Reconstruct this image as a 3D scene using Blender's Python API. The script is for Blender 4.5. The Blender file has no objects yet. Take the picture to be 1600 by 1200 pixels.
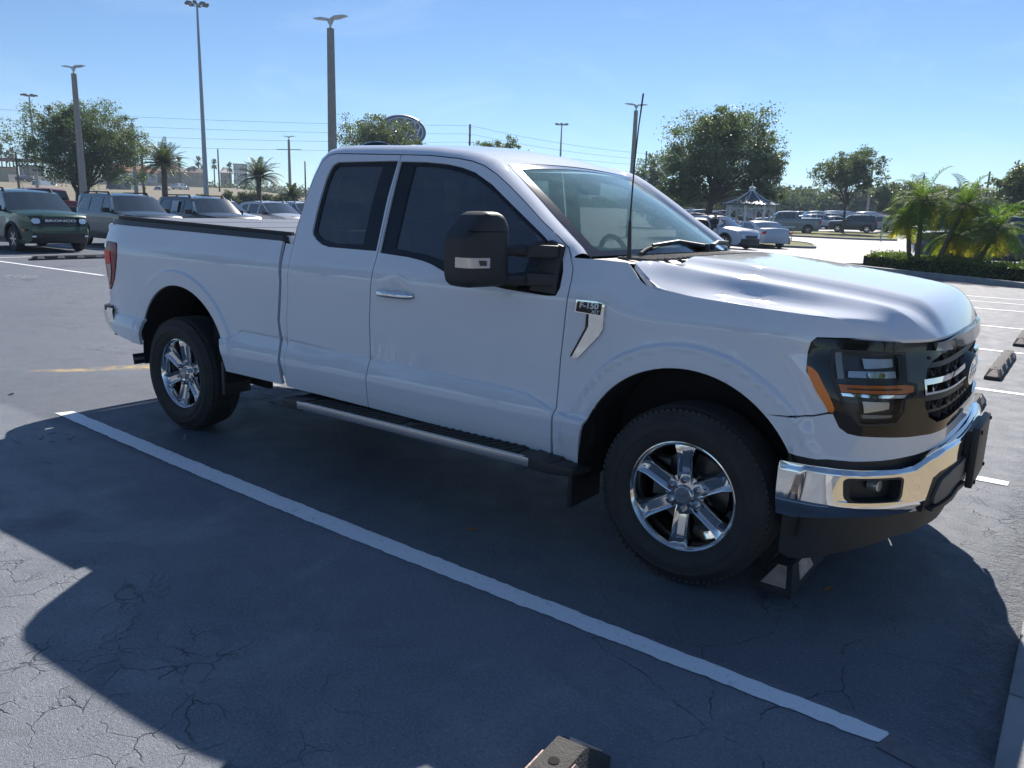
import bpy, bmesh, math, random
from math import sin, cos, pi, sqrt, atan2, radians, hypot
from mathutils import Vector, Matrix
from mathutils.geometry import delaunay_2d_cdt
R = random.Random(7)
scene = bpy.context.scene
COL = scene.collection

# ------------------------------------------------------------------ camera, sky, sun, exposure
CAM = Vector((1.272, -3.981, 1.543)); YAW, PITCH, ROLL, FPX = 2.193, 0.213, 0.031, 1245.0
_f = Vector((cos(YAW)*cos(PITCH), sin(YAW)*cos(PITCH), -sin(PITCH)))
_r = Vector((sin(YAW), -cos(YAW), 0)); _u = _r.cross(_f)
_r2 = cos(ROLL)*_r + sin(ROLL)*_u; _u2 = -sin(ROLL)*_r + cos(ROLL)*_u
cd = bpy.data.cameras.new('camera'); cam = bpy.data.objects.new('camera', cd); COL.objects.link(cam)
cam.matrix_world = Matrix(((_r2.x, _u2.x, -_f.x, CAM.x), (_r2.y, _u2.y, -_f.y, CAM.y), (_r2.z, _u2.z, -_f.z, CAM.z), (0, 0, 0, 1)))
cd.sensor_width = 36; cd.lens = FPX/1600*36; cd.clip_start = 0.05; cd.clip_end = 6000
scene.camera = cam

SUN = Vector((-0.40, 1.15, 1.0)).normalized()
ELEV = math.asin(SUN.z); AZ = atan2(SUN.x, SUN.y)
w = bpy.data.worlds.new('World'); scene.world = w; w.use_nodes = True
nt = w.node_tree; bg = nt.nodes['Background']
sky = nt.nodes.new('ShaderNodeTexSky'); sky.sky_type = 'NISHITA'; sky.sun_disc = False
sky.sun_elevation = ELEV; sky.sun_rotation = AZ; sky.air_density = 0.8; sky.dust_density = 0.0; sky.ozone_density = 5.0; sky.altitude = 20
# a faint wisp of cirrus low in the south, part of the sky itself
tc = nt.nodes.new('ShaderNodeTexCoord')
def vmath(op, a, b=None):
    n = nt.nodes.new('ShaderNodeVectorMath'); n.operation = op
    nt.links.new(a, n.inputs[0])
    if b is not None: n.inputs[1].default_value = b
    return n.outputs['Value'] if op in ('DOT_PRODUCT',) else n.outputs[0]
cl = nt.nodes.new('ShaderNodeTexNoise'); cl.inputs['Scale'].default_value = 3.2; cl.inputs['Detail'].default_value = 7; cl.inputs['Roughness'].default_value = .62; cl.inputs['Distortion'].default_value = 1.2
mp = nt.nodes.new('ShaderNodeMapping'); mp.inputs['Scale'].default_value = (1.0, 1.0, 3.0); mp.inputs['Rotation'].default_value = (0.3, 0.5, 0)
nt.links.new(tc.outputs['Generated'], mp.inputs[0]); nt.links.new(mp.outputs[0], cl.inputs['Vector'])
rp = nt.nodes.new('ShaderNodeMapRange'); rp.inputs[1].default_value = .52; rp.inputs[2].default_value = .80; rp.inputs[3].default_value = 0; rp.inputs[4].default_value = .22
nt.links.new(cl.outputs['Fac'], rp.inputs[0])
mx = nt.nodes.new('ShaderNodeMix'); mx.data_type = 'RGBA'; mx.inputs[7].default_value = (6.5, 8.2, 9.6, 1)
nt.links.new(rp.outputs[0], mx.inputs[0]); tn = nt.nodes.new('ShaderNodeMix'); tn.data_type = 'RGBA'; tn.blend_type = 'MULTIPLY'; tn.inputs[0].default_value = 1; tn.inputs[7].default_value = (.82, .87, .90, 1)
nt.links.new(sky.outputs[0], tn.inputs[6]); nt.links.new(tn.outputs[2], mx.inputs[6]); nt.links.new(mx.outputs[2], bg.inputs['Color'])
bg.inputs['Strength'].default_value = 0.051
ld = bpy.data.lights.new('sun', 'SUN'); ld.energy = 2.9; ld.angle = radians(.5); ld.color = (1, .92, .83)
sun = bpy.data.objects.new('sun', ld); COL.objects.link(sun); sun.rotation_euler = SUN.to_track_quat('Z', 'Y').to_euler(); sun.location = SUN*60
vs = scene.view_settings; vs.view_transform = 'Standard'; vs.look = 'None'; vs.exposure = 1.40; vs.gamma = 1; vs.use_curve_mapping = False
scene.render.engine = 'CYCLES'
cy = scene.cycles; cy.max_bounces = 8; cy.transparent_max_bounces = 16; cy.glossy_bounces = 5; cy.transmission_bounces = 6; cy.diffuse_bounces = 3; cy.volume_bounces = 0
cy.caustics_reflective = False; cy.caustics_refractive = False; cy.sample_clamp_indirect = 6; cy.use_denoising = True

# ------------------------------------------------------------------ object helpers
def link(o, parent=None):
    COL.objects.link(o)
    if parent is not None: o.parent = parent
    return o
def tag(o, label=None, cat=None, group=None, kind=None):
    if label: o['label'] = label
    if cat: o['category'] = cat
    if group: o['group'] = group
    if kind: o['kind'] = kind
    return o
def thing(name, label, cat, loc=(0, 0, 0), rz=0, group=None):
    o = bpy.data.objects.new(name, None); o.location = loc; o.rotation_euler = (0, 0, rz); o.empty_display_size = .2
    link(o); return tag(o, label, cat, group)
_kids = {}
def copy_tree(o, parent=None):
    c = o.copy(); COL.objects.link(c)
    if parent is not None: c.parent = parent; c.matrix_parent_inverse = o.matrix_parent_inverse
    for k in o.children: copy_tree(k, c)
    return c
class MB:
    def __init__(s): s.v = []; s.f = []
    def add(s, vs, fs, M=None):
        b = len(s.v)
        s.v += [tuple(M @ Vector(p)) if M is not None else tuple(p) for p in vs]
        s.f += [tuple(i+b for i in q) for q in fs]; return s
    def box(s, c, d, rz=0, M=None, taper=1.0):
        x, y, z = d[0]/2, d[1]/2, d[2]/2
        vs = [(-x, -y, -z), (x, -y, -z), (x, y, -z), (-x, y, -z), (-x*taper, -y*taper, z), (x*taper, -y*taper, z), (x*taper, y*taper, z), (-x*taper, y*taper, z)]
        T = Matrix.Translation(c) @ Matrix.Rotation(rz, 4, 'Z')
        if M is not None: T = M @ T
        return s.add(vs, [(0, 3, 2, 1), (4, 5, 6, 7), (0, 1, 5, 4), (1, 2, 6, 5), (2, 3, 7, 6), (3, 0, 4, 7)], T)
    def cyl(s, a, b, r0, r1=None, n=12, caps=True, M=None):
        a, b = Vector(a), Vector(b); r1 = r0 if r1 is None else r1
        q = (b-a).to_track_quat('Z', 'Y').to_matrix()
        vs = []
        for p, r in ((a, r0), (b, r1)):
            for i in range(n):
                t = 2*pi*i/n; vs.append(p + q @ Vector((r*cos(t), r*sin(t), 0)))
        fs = [(i, (i+1) % n, n+(i+1) % n, n+i) for i in range(n)]
        if caps: fs += [tuple(range(n-1, -1, -1)), tuple(range(n, 2*n))]
        return s.add(vs, fs, M)
    def tube(s, pts, rs, n=8, M=None, caps=True):
        pts = [Vector(p) for p in pts]; rs = rs if isinstance(rs, (list, tuple)) else [rs]*len(pts)
        vs = []; N = len(pts); up = None
        for i, p in enumerate(pts):
            d = (pts[min(i+1, N-1)] - pts[max(i-1, 0)]).normalized()
            if up is None: up = d.orthogonal().normalized()
            up = (up - d*up.dot(d)).normalized(); sd = d.cross(up)
            for k in range(n):
                t = 2*pi*k/n; vs.append(p + (up*cos(t) + sd*sin(t))*rs[i])
        fs = [(j*n+k, j*n+(k+1) % n, (j+1)*n+(k+1) % n, (j+1)*n+k) for j in range(N-1) for k in range(n)]
        if caps: fs += [tuple(range(n-1, -1, -1)), tuple(range((N-1)*n, N*n))]
        return s.add(vs, fs, M)
    def lathe(s, prof, n=48, M=None, closed=False):
        """profile (r, h) turned about local Y (h along y)"""
        vs = [(r*cos(2*pi*k/n), h, r*sin(2*pi*k/n)) for r, h in prof for k in range(n)]
        m = len(prof); fs = []
        for j in range(m if closed else m-1):
            a, b = j*n, ((j+1) % m)*n
            fs += [(a+k, a+(k+1) % n, b+(k+1) % n, b+k) for k in range(n)]
        return s.add(vs, fs, M)
    def prism(s, poly, fa, fb):
        """poly list of 2D; fa(u,v), fb(u,v) -> the two 3D faces"""
        n = len(poly); vs = [fa(*p) for p in poly] + [fb(*p) for p in poly]
        return s.add(vs, [tuple(range(n)), tuple(range(2*n-1, n-1, -1))] + [(i, n+i, n+(i+1) % n, (i+1) % n) for i in range(n)])
    def build(s, name, mat, parent=None, smooth=35, bevel=0, seg=2):
        me = bpy.data.meshes.new(name); me.from_pydata([tuple(p) for p in s.v], [], s.f); me.update()
        bm = bmesh.new(); bm.from_mesh(me)
        bmesh.ops.recalc_face_normals(bm, faces=bm.faces)
        if bevel:
            ed = [e for e in bm.edges if len(e.link_faces) == 2 and e.calc_face_angle(0) > radians(28)]
            bmesh.ops.bevel(bm, geom=ed, offset=bevel, segments=seg, affect='EDGES', profile=.6, clamp_overlap=True)
        bm.to_mesh(me); bm.free()
        if mat is not None: me.materials.append(mat)
        if smooth:
            me.polygons.foreach_set('use_smooth', [True]*len(me.polygons)); me.set_sharp_from_angle(angle=radians(smooth))
        o = bpy.data.objects.new(name, me); return link(o, parent)
def mesh_obj(name, vs, fs, mat, parent=None, smooth=False):
    me = bpy.data.meshes.new(name); me.from_pydata(vs, [], fs); me.update()
    if mat: me.materials.append(mat)
    if smooth: me.polygons.foreach_set('use_smooth', [True]*len(me.polygons))
    return link(bpy.data.objects.new(name, me), parent)
def text_obj(name, body, size, mat, parent, M, extrude=.002, shear=0, offset=0, sx=1, align='CENTER'):
    c = bpy.data.curves.new(name, 'FONT'); c.body = body; c.size = size; c.extrude = extrude; c.shear = shear; c.offset = offset
    c.align_x = align; c.align_y = 'CENTER'; c.resolution_u = 3
    t = bpy.data.objects.new('tmp_text', c); COL.objects.link(t)
    dg = bpy.context.evaluated_depsgraph_get(); me = bpy.data.meshes.new_from_object(t.evaluated_get(dg))
    bpy.data.objects.remove(t); bpy.data.curves.remove(c)
    me.transform(M @ Matrix.Diagonal((sx, 1, 1, 1))); me.materials.clear(); me.materials.append(mat); me.name = name
    return link(bpy.data.objects.new(name, me), parent)

# ------------------------------------------------------------------ materials
def nodes_of(name):
    m = bpy.data.materials.new(name); m.use_nodes = True; t = m.node_tree
    return m, t, t.nodes['Principled BSDF']
def M_(name, col, rough=.5, metal=0, coat=0, var=0, vs=4.0, bump=0, bs=60.0, spec=.5, det=5, col2=None, coatr=.03, em=None):
    m, t, p = nodes_of(name)
    p.inputs['Base Color'].default_value = (*col, 1); p.inputs['Roughness'].default_value = rough; p.inputs['Metallic'].default_value = metal
    p.inputs['Coat Weight'].default_value = coat; p.inputs['Coat Roughness'].default_value = coatr; p.inputs['Specular IOR Level'].default_value = spec
    tc = t.nodes.new('ShaderNodeTexCoord')
    if var or col2:
        n = t.nodes.new('ShaderNodeTexNoise'); n.inputs['Scale'].default_value = vs; n.inputs['Detail'].default_value = det; n.inputs['Roughness'].default_value = .6
        t.links.new(tc.outputs['Object'], n.inputs['Vector'])
        r = t.nodes.new('ShaderNodeMapRange'); r.inputs[1].default_value = .3; r.inputs[2].default_value = .7; t.links.new(n.outputs['Fac'], r.inputs[0])
        x = t.nodes.new('ShaderNodeMix'); x.data_type = 'RGBA'
        c2 = col2 if col2 else tuple(c*(1-var) for c in col); c1 = col if col2 else tuple(min(1, c*(1+var)) for c in col)
        x.inputs[6].default_value = (*c2, 1); x.inputs[7].default_value = (*c1, 1)
        t.links.new(r.outputs[0], x.inputs[0]); t.links.new(x.outputs[2], p.inputs['Base Color'])
    if bump:
        n = t.nodes.new('ShaderNodeTexNoise'); n.inputs['Scale'].default_value = bs; n.inputs['Detail'].default_value = 4
        t.links.new(tc.outputs['Object'], n.inputs['Vector'])
        b = t.nodes.new('ShaderNodeBump'); b.inputs['Strength'].default_value = bump; b.inputs['Distance'].default_value = .02
        t.links.new(n.outputs['Fac'], b.inputs['Height']); t.links.new(b.outputs[0], p.inputs['Normal'])
    if em: p.inputs['Emission Color'].default_value = (*em, 1); p.inputs['Emission Strength'].default_value = 1
    return m
def glass(name, tint, rough=0.0, ior=1.5, haze=0.0, dust_glare=(.6, .65, .65)):
    m = bpy.data.materials.new(name); m.use_nodes = True; t = m.node_tree; t.nodes.clear()
    out = t.nodes.new('ShaderNodeOutputMaterial'); tr = t.nodes.new('ShaderNodeBsdfTransparent'); tr.inputs[0].default_value = (*tint, 1)
    gl = t.nodes.new('ShaderNodeBsdfGlossy'); gl.inputs['Roughness'].default_value = rough; gl.inputs[0].default_value = (1, 1, 1, 1)
    fr = t.nodes.new('ShaderNodeFresnel'); fr.inputs[0].default_value = ior
    mx = t.nodes.new('ShaderNodeMixShader')
    t.links.new(fr.outputs[0], mx.inputs[0]); t.links.new(tr.outputs[0], mx.inputs[1]); t.links.new(gl.outputs[0], mx.inputs[2])
    last = mx.outputs[0]
    if haze:
        df = t.nodes.new('ShaderNodeBsdfDiffuse'); df.inputs[0].default_value = (*dust_glare, 1)
        n = t.nodes.new('ShaderNodeTexNoise'); n.inputs['Scale'].default_value = 9; n.inputs['Detail'].default_value = 8; tc = t.nodes.new('ShaderNodeTexCoord')
        t.links.new(tc.outputs['Object'], n.inputs['Vector'])
        r = t.nodes.new('ShaderNodeMapRange'); r.inputs[3].default_value = haze*.4; r.inputs[4].default_value = haze*1.4; t.links.new(n.outputs['Fac'], r.inputs[0])
        m2 = t.nodes.new('ShaderNodeMixShader'); t.links.new(r.outputs[0], m2.inputs[0]); t.links.new(last, m2.inputs[1]); t.links.new(df.outputs[0], m2.inputs[2]); last = m2.outputs[0]
    t.links.new(last, out.inputs[0]); return m
def leafmat(name, c1, c2, trans=.45, rough=.5, vs=1.2):
    m = bpy.data.materials.new(name); m.use_nodes = True; t = m.node_tree; t.nodes.clear()
    out = t.nodes.new('ShaderNodeOutputMaterial'); tc = t.nodes.new('ShaderNodeTexCoord')
    n = t.nodes.new('ShaderNodeTexNoise'); n.inputs['Scale'].default_value = vs; n.inputs['Detail'].default_value = 6; t.links.new(tc.outputs['Object'], n.inputs['Vector'])
    r = t.nodes.new('ShaderNodeMapRange'); r.inputs[1].default_value = .35; r.inputs[2].default_value = .65; t.links.new(n.outputs['Fac'], r.inputs[0])
    x = t.nodes.new('ShaderNodeMix'); x.data_type = 'RGBA'; x.inputs[6].default_value = (*c1, 1); x.inputs[7].default_value = (*c2, 1); t.links.new(r.outputs[0], x.inputs[0])
    p = t.nodes.new('ShaderNodeBsdfPrincipled'); p.inputs['Roughness'].default_value = rough; t.links.new(x.outputs[2], p.inputs['Base Color'])
    tl = t.nodes.new('ShaderNodeBsdfTranslucent'); h = t.nodes.new('ShaderNodeMix'); h.data_type = 'RGBA'; h.blend_type = 'MULTIPLY'; h.inputs[0].default_value = 1; h.inputs[7].default_value = (1.6, 1.9, .7, 1)
    t.links.new(x.outputs[2], h.inputs[6]); t.links.new(h.outputs[2], tl.inputs[0])
    mx = t.nodes.new('ShaderNodeMixShader'); mx.inputs[0].default_value = trans
    t.links.new(p.outputs[0], mx.inputs[1]); t.links.new(tl.outputs[0], mx.inputs[2]); t.links.new(mx.outputs[0], out.inputs[0]); return m

white = M_('pale_grey_paint', (.70, .75, .83), .7, metal=0, coat=1, coatr=.02, var=.012, vs=2, spec=.05)
white.node_tree.nodes['Principled BSDF'].inputs['Coat IOR'].default_value = 1.75
blackp = M_('black_plastic', (.028, .029, .032), .52, bump=.08, bs=400)
gloss = M_('gloss_black', (.010, .010, .012), .06, coat=0, spec=.45)
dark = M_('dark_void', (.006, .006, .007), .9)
liner = M_('wheel_liner', (.010, .010, .011), .85, bump=.3, bs=80)
chrome = M_('chrome', (.86, .86, .85), .045, metal=1)
silver = M_('brushed_aluminium', (.62, .63, .65), .25, metal=1)
rimm = M_('rim_chrome', (.70, .70, .70), .09, metal=1)
rubber = M_('tyre_rubber', (.036, .035, .035), .80, var=.2, vs=9, bump=.15, bs=120)
seatm = M_('seat_fabric', (.030, .031, .034), .85, var=.1, vs=30)
dashm = M_('dash_plastic', (.045, .047, .05), .55)
redl = M_('red_lens', (.80, .008, .012), .25, coat=0, spec=.25)
dredl = M_('dark_red_lens', (.20, .006, .012), .2, coat=0, spec=.3)
clearl = M_('clear_lens_body', (.55, .58, .62), .15, metal=.6, coat=1)
amber = M_('amber_lens', (.85, .22, .03), .2, coat=0, spec=.4)
smoke = glass('lamp_cover', (.88, .90, .92), ior=1.28)
tint = glass('tinted_glass', (.24, .26, .30), ior=1.62, haze=.17, dust_glare=(.32, .40, .52))  # slight film; its blue diffuse colour also paints in reflected sky
lampsilver = M_('lamp_silver', (.50, .52, .55), .32, metal=1)
rglass = glass('rear_glass', (.45, .47, .47))
wsg = glass('windshield_glass', (.62, .74, .68), ior=1.55, haze=.20, dust_glare=(.42, .70, .66))  # teal diffuse film: some dirt, plus glare and reflections painted into its colour
concrete = M_('concrete', (.28, .29, .30), .85, var=.18, vs=3, bump=.3, bs=60)
steel = M_('galvanised_steel', (.30, .31, .32), .45, metal=.6, var=.1)

# ------------------------------------------------------------------ generic curved panel
def inside(p, poly):
    x, y = p; c = False; n = len(poly); j = n-1
    for i in range(n):
        xi, yi = poly[i]; xj, yj = poly[j]
        if (yi > y) != (yj > y) and x < (xj-xi)*(y-yi)/(yj-yi)+xi: c = not c
        j = i
    return c
def densify(poly, res, closed=True):
    out = []; n = len(poly)
    for i in range(n if closed else n-1):
        a, b = poly[i], poly[(i+1) % n]; L = hypot(b[0]-a[0], b[1]-a[1]); k = max(1, int(math.ceil(L/res)))
        out += [(a[0]+(b[0]-a[0])*j/k, a[1]+(b[1]-a[1])*j/k) for j in range(k)]
    if not closed: out.append(poly[-1])
    return out
def spline(pts, n=6, closed=False):
    """Catmull-Rom through 2D/3D points"""
    P = [Vector(p) for p in pts]; N = len(P); out = []
    for i in range(N if closed else N-1):
        if closed: p0, p1, p2, p3 = P[i-1], P[i], P[(i+1) % N], P[(i+2) % N]
        else: p0, p1, p2, p3 = P[max(i-1, 0)], P[i], P[i+1], P[min(i+2, N-1)]
        for k in range(n):
            t = k/n
            out.append(tuple(.5*((2*p1)+(p2-p0)*t+(2*p0-5*p1+4*p2-p3)*t*t+(3*p1-p0-3*p2+p3)*t**3)))
    if not closed: out.append(tuple(P[-1]))
    return out
def fillet(poly, r, n=4):
    """round the corners of a closed 2D polygon"""
    out = []; N = len(poly)
    for i in range(N):
        a, b, c = Vector(poly[i-1]), Vector(poly[i]), Vector(poly[(i+1) % N])
        ri = r[i] if isinstance(r, (list, tuple)) else r
        d1, d2 = (a-b), (c-b); m = min(ri, d1.length*.45, d2.length*.45)
        p, q = b+d1.normalized()*m, b+d2.normalized()*m
        for k in range(n+1):
            t = k/n; out.append(tuple((1-t)**2*p+2*t*(1-t)*b+t*t*q))
    return out
def seg_d(p, a, b):
    ax, ay = a; bx, by = b; dx, dy = bx-ax, by-ay; L = dx*dx+dy*dy
    t = 0 if L == 0 else max(0, min(1, ((p[0]-ax)*dx+(p[1]-ay)*dy)/L))
    return hypot(p[0]-ax-t*dx, p[1]-ay-t*dy)
def panel(name, outline, fmap, mat, parent, res=.05, holes=(), thick=.022, sgn=1, creases=(), lift=0.0, mirror=False):
    """triangulate a 2D outline, lay it on the surface fmap(u, v), give it returned edges and exact normals"""
    loops = [densify(outline, res)] + [densify(h, res) for h in holes]
    verts = []; edges = []
    for lp in loops:
        b = len(verts); verts += lp; edges += [(b+i, b+(i+1) % len(lp)) for i in range(len(lp))]
    for cr_ in creases:
        lp = [p for p in densify(cr_, res, closed=False) if inside(p, outline)]
        b = len(verts); verts += lp; edges += [(b+i, b+i+1) for i in range(len(lp)-1)]
    us = [p[0] for p in outline]; vs_ = [p[1] for p in outline]
    bnd = [(lp[i], lp[(i+1) % len(lp)]) for lp in loops for i in range(len(lp))]
    cell = {}
    for a, b in bnd:
        for q in (a, b): cell.setdefault((int(q[0]//res), int(q[1]//res)), []).append(q)
    u = min(us)+res*.5
    while u < max(us):
        v = min(vs_)+res*.5
        while v < max(vs_):
            p = (u, v)
            if inside(p, outline) and not any(inside(p, h) for h in holes):
                ci, cj = int(u//res), int(v//res); near = False
                for di in (-1, 0, 1):
                    for dj in (-1, 0, 1):
                        for q in cell.get((ci+di, cj+dj), ()):
                            if (q[0]-u)**2+(q[1]-v)**2 < (res*.45)**2: near = True; break
                if not near: verts.append(p)
            v += res
        u += res
    V, E, F, *_ = delaunay_2d_cdt([Vector(p) for p in verts], edges, [], 0, 1e-6)
    tris = []
    for f in F:
        a_, b_, c_ = (V[i] for i in f[:3])
        ar_ = abs((b_.x-a_.x)*(c_.y-a_.y)-(b_.y-a_.y)*(c_.x-a_.x)); L_ = max((b_-a_).length, (c_-b_).length, (a_-c_).length)
        if ar_ < L_*L_*.004: continue
        c = (sum(V[i].x for i in f)/3, sum(V[i].y for i in f)/3)
        if inside(c, outline) and not any(inside(c, h) for h in holes): tris.append(tuple(f))
    e = 1e-3
    pos = []; nor = []
    for p in V:
        q = Vector(fmap(p.x, p.y)); du = Vector(fmap(p.x+e, p.y))-Vector(fmap(p.x-e, p.y)); dv = Vector(fmap(p.x, p.y+e))-Vector(fmap(p.x, p.y-e))
        n = du.cross(dv)*sgn; n = n.normalized() if n.length > 1e-12 else Vector((0, 0, 1))
        pos.append(q+n*lift); nor.append(n)
    faces = []
    for t in tris:
        a, b, c = (pos[i] for i in t); fn = (b-a).cross(c-a)
        if fn.dot(nor[t[0]]+nor[t[1]]+nor[t[2]]) < 0: t = (t[0], t[2], t[1])
        faces.append(t)
    # boundary flange
    cnt = {}
    for t in faces:
        for i in range(3):
            k = (t[i], t[(i+1) % 3]); cnt[k] = 1
    be = [k for k in cnt if (k[1], k[0]) not in cnt]
    allv = [tuple(p) for p in pos]; ln = [[tuple(nor[i]) for i in t] for t in faces]
    if thick:
        bevel = min(.004, thick*.3)
        ids = {}
        def nid(i, d):
            if (i, d) not in ids: ids[(i, d)] = len(allv); allv.append(tuple(pos[i]-nor[i]*d))
            return ids[(i, d)]
        for a, b in be:
            q = (b, a, nid(a, thick), nid(b, thick)); faces.append(q)
            pa, pb = pos[a], pos[b]; fn = (pa-pb).cross(-nor[a])
            fn = fn.normalized() if fn.length > 1e-12 else nor[a]
            ln.append([tuple(fn)]*4)
    def mk(flip):
        vv = [(x, -y, z) for x, y, z in allv] if flip else allv
        ff = [tuple(reversed(f)) for f in faces] if flip else faces
        me = bpy.data.meshes.new(name); me.from_pydata(vv, [], ff); me.update()
        me.polygons.foreach_set('use_smooth', [True]*len(ff)); me.materials.append(mat)
        cn = []
        for l in ln:
            cn += [(n[0], -n[1], n[2]) for n in reversed(l)] if flip else l
        me.normals_split_custom_set(cn)
        return link(bpy.data.objects.new(name, me), parent)
    o = mk(False)
    if mirror: return o, mk(True)
    return o
def loft(name, rows, mat, parent, closed=False, smooth=60, mirror=False, thick=0):
    """rows of equal length 3D points"""
    n = len(rows[0]); vs = [tuple(p) for r in rows for p in r]
    fs = [(i*n+j, i*n+j+1, (i+1)*n+j+1, (i+1)*n+j) for i in range(len(rows)-1) for j in range(n-1)]
    if closed: fs += [(i*n+n-1, i*n, (i+1)*n, (i+1)*n+n-1) for i in range(len(rows)-1)]
    b = MB(); b.add(vs, fs)
    if mirror:
        b2_ = MB(); b2_.add([(x, -y, z) for x, y, z in vs], [tuple(reversed(f)) for f in fs]); b2_.build(name, mat, parent, smooth=smooth)
    return b.build(name, mat, parent, smooth=smooth)
def sstep(a, b, x):
    t = max(0.0, min(1.0, (x-a)/(b-a))); return t*t*(3-2*t)
def lin(x, pts):
    if x <= pts[0][0]: return pts[0][1]
    for (a, va), (b, vb) in zip(pts, pts[1:]):
        if x <= b: return va+(vb-va)*(x-a)/(b-a)
    return pts[-1][1]
def cub(x, pts):
    """smooth interpolation (Catmull-Rom slopes)"""
    n = len(pts)
    if x <= pts[0][0]: return pts[0][1]
    if x >= pts[-1][0]: return pts[-1][1]
    for i in range(n-1):
        if x <= pts[i+1][0]: break
    x0, y0 = pts[i]; x1, y1 = pts[i+1]; h = x1-x0
    m0 = (y1-pts[i-1][1])/(x1-pts[i-1][0]) if i > 0 else (y1-y0)/h
    m1 = (pts[i+2][1]-y0)/(pts[i+2][0]-x0) if i < n-2 else (y1-y0)/h
    t = (x-x0)/h; t2 = t*t; t3 = t2*t
    return (2*t3-3*t2+1)*y0+(t3-2*t2+t)*h*m0+(-2*t3+3*t2)*y1+(t3-t2)*h*m1
# ------------------------------------------------------------------ the white pickup
truck = thing('pickup_truck', 'large white extended cab pickup truck with chrome bumper and tow mirrors in the nearest stall', 'pickup truck')
FA, FZ, FR = -.01, .44, .50      # front arch
RA, RZ, RR = -3.65, .50, .495    # rear arch
PL = [(.992, .20), (.992, .30), (.987, .38), (.978, .45), (.960, .52), (.930, .59), (.88, .67), (.80, .745), (.68, .81), (.52, .875), (.30, .90), (.0, .91)]
PLs = spline([(x, y) for y, x in PL], 8)
PLt = [0.0]
for a, b in zip(PLs, PLs[1:]): PLt.append(PLt[-1]+hypot(b[0]-a[0], b[1]-a[1]))
SMAX = PLt[-1]
def planpt(s):
    if s <= 0: return (.20+s, .992)
    if s >= SMAX: return (PLs[-1][0], -(s-SMAX))
    lo, hi = 0, len(PLt)-1
    while hi-lo > 1:
        m = (lo+hi)//2
        if PLt[m] <= s: lo = m
        else: hi = m
    t = (s-PLt[lo])/(PLt[hi]-PLt[lo]); a, b = PLs[lo], PLs[hi]
    return (a[0]+(b[0]-a[0])*t, a[1]+(b[1]-a[1])*t)
def s_x(x): return x-.20 if x <= .20 else lin(x, [(p[0], t) for p, t in zip(PLs, PLt)])
def s_y(y):
    y = abs(y)
    return lin(-y, [(-p[1], t) for p, t in zip(PLs, PLt)])
ZC = [(-4.7, .735), (-3.9, .72), (-3.215, .697), (-3.109, .709), (-2.986, .768), (-2.55, .764), (-1.844, .74), (-.95, .722), (-.798, .712), (-.70, .678), (-.634, .652), (-.469, .645), (-.3, .645)]
def hs(x, z):
    up = cub(z, [(.40, .955), (.65, .964), (.8, .968), (1.0, .979), (1.12, .988), (1.17, .9875), (1.22, .980), (1.28, .963), (1.36, .940), (1.60, .872), (1.82, .800), (1.95, .755)])
    lo = cub(z, [(.36, .935), (.42, .957), (.47, .968), (.52, .979), (.58, .988), (.625, .994), (.67, .986), (.72, .972), (.76, .960), (.82, .945)])
    zc = lin(x, ZC); t = sstep(zc-.010, zc+.002, z); m = 1-sstep(-.45, -.35, x)
    t = 1-(1-t)*m
    h = lo*(1-t)+up*t-.0035*max(0, 1-abs(z-zc+.004)/.009)*m
    if x > -.5: h = h*(1-sstep(-.5, -.2, x))+max(h, cub(z, [(.4, .975), (.7, .985), (.9, .985), (1.1, .982), (1.2, .965), (1.3, .93)])-0.0)*sstep(-.5, -.2, x) - .028*sstep(1.10, 1.23, z)*sstep(-.45, -.15, x)
    for cx, cz, r0 in ((FA, FZ, FR), (RA, RZ, RR)):
        r = hypot(x-cx, z-cz)
        b = .024*(1-sstep(r0+.088, r0+.108, r)) - .006*(1-sstep(r0+.05, r0+.088, r)) - .010*(1-sstep(r0, r0+.014, r))
        h += b*sstep(.45, .62, z)
    if x < -4.3: h -= .05*((-4.3-x)/.35)**2*(1 if z > .8 else .7)
    # scoop behind the door handles
    for hx, hz in ((-1.63, 1.135),):
        h -= .016*math.exp(-((x-hx)/.055)**2-((z-hz)/.035)**2)
    return h
def SD(x, z): return (x, -hs(x, z), z)
def inset(y, z): return .05*sstep(.85, 1.15, z)+.04*sstep(.78, .90, y)*sstep(.85, 1.15, z)*(1-sstep(.93, .99, y)*.6)
def U(s, z):
    x, y = planpt(s); k = hs(min(x, .2), z)/.992 if s > 0 else 1
    if s <= 0: return (x, -hs(x, z), z)
    h = hs(x, z) if x < .55 else hs(.55, z)
    yy = y*h/.992 if y > 0 else y
    return (x-inset(abs(y), z)*sstep(0, .3, s), -yy, z)
def s_xz(x, z):
    if x <= .20: return x-.20
    lo, hi = 0.0, SMAX
    for _ in range(30):
        m = (lo+hi)/2
        if U(m, z)[0] < x: lo = m
        else: hi = m
    return lo
XZ = lambda pts: [(s_xz(x, z), z) for x, z in pts]
YZ = lambda pts: [(s_y(y), z) for y, z in pts]
def arc(cx, cz, r, a0, a1, n=22): return [(cx+r*cos(radians(a0+(a1-a0)*i/n)), cz+r*sin(radians(a0+(a1-a0)*i/n))) for i in range(n+1)]

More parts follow.
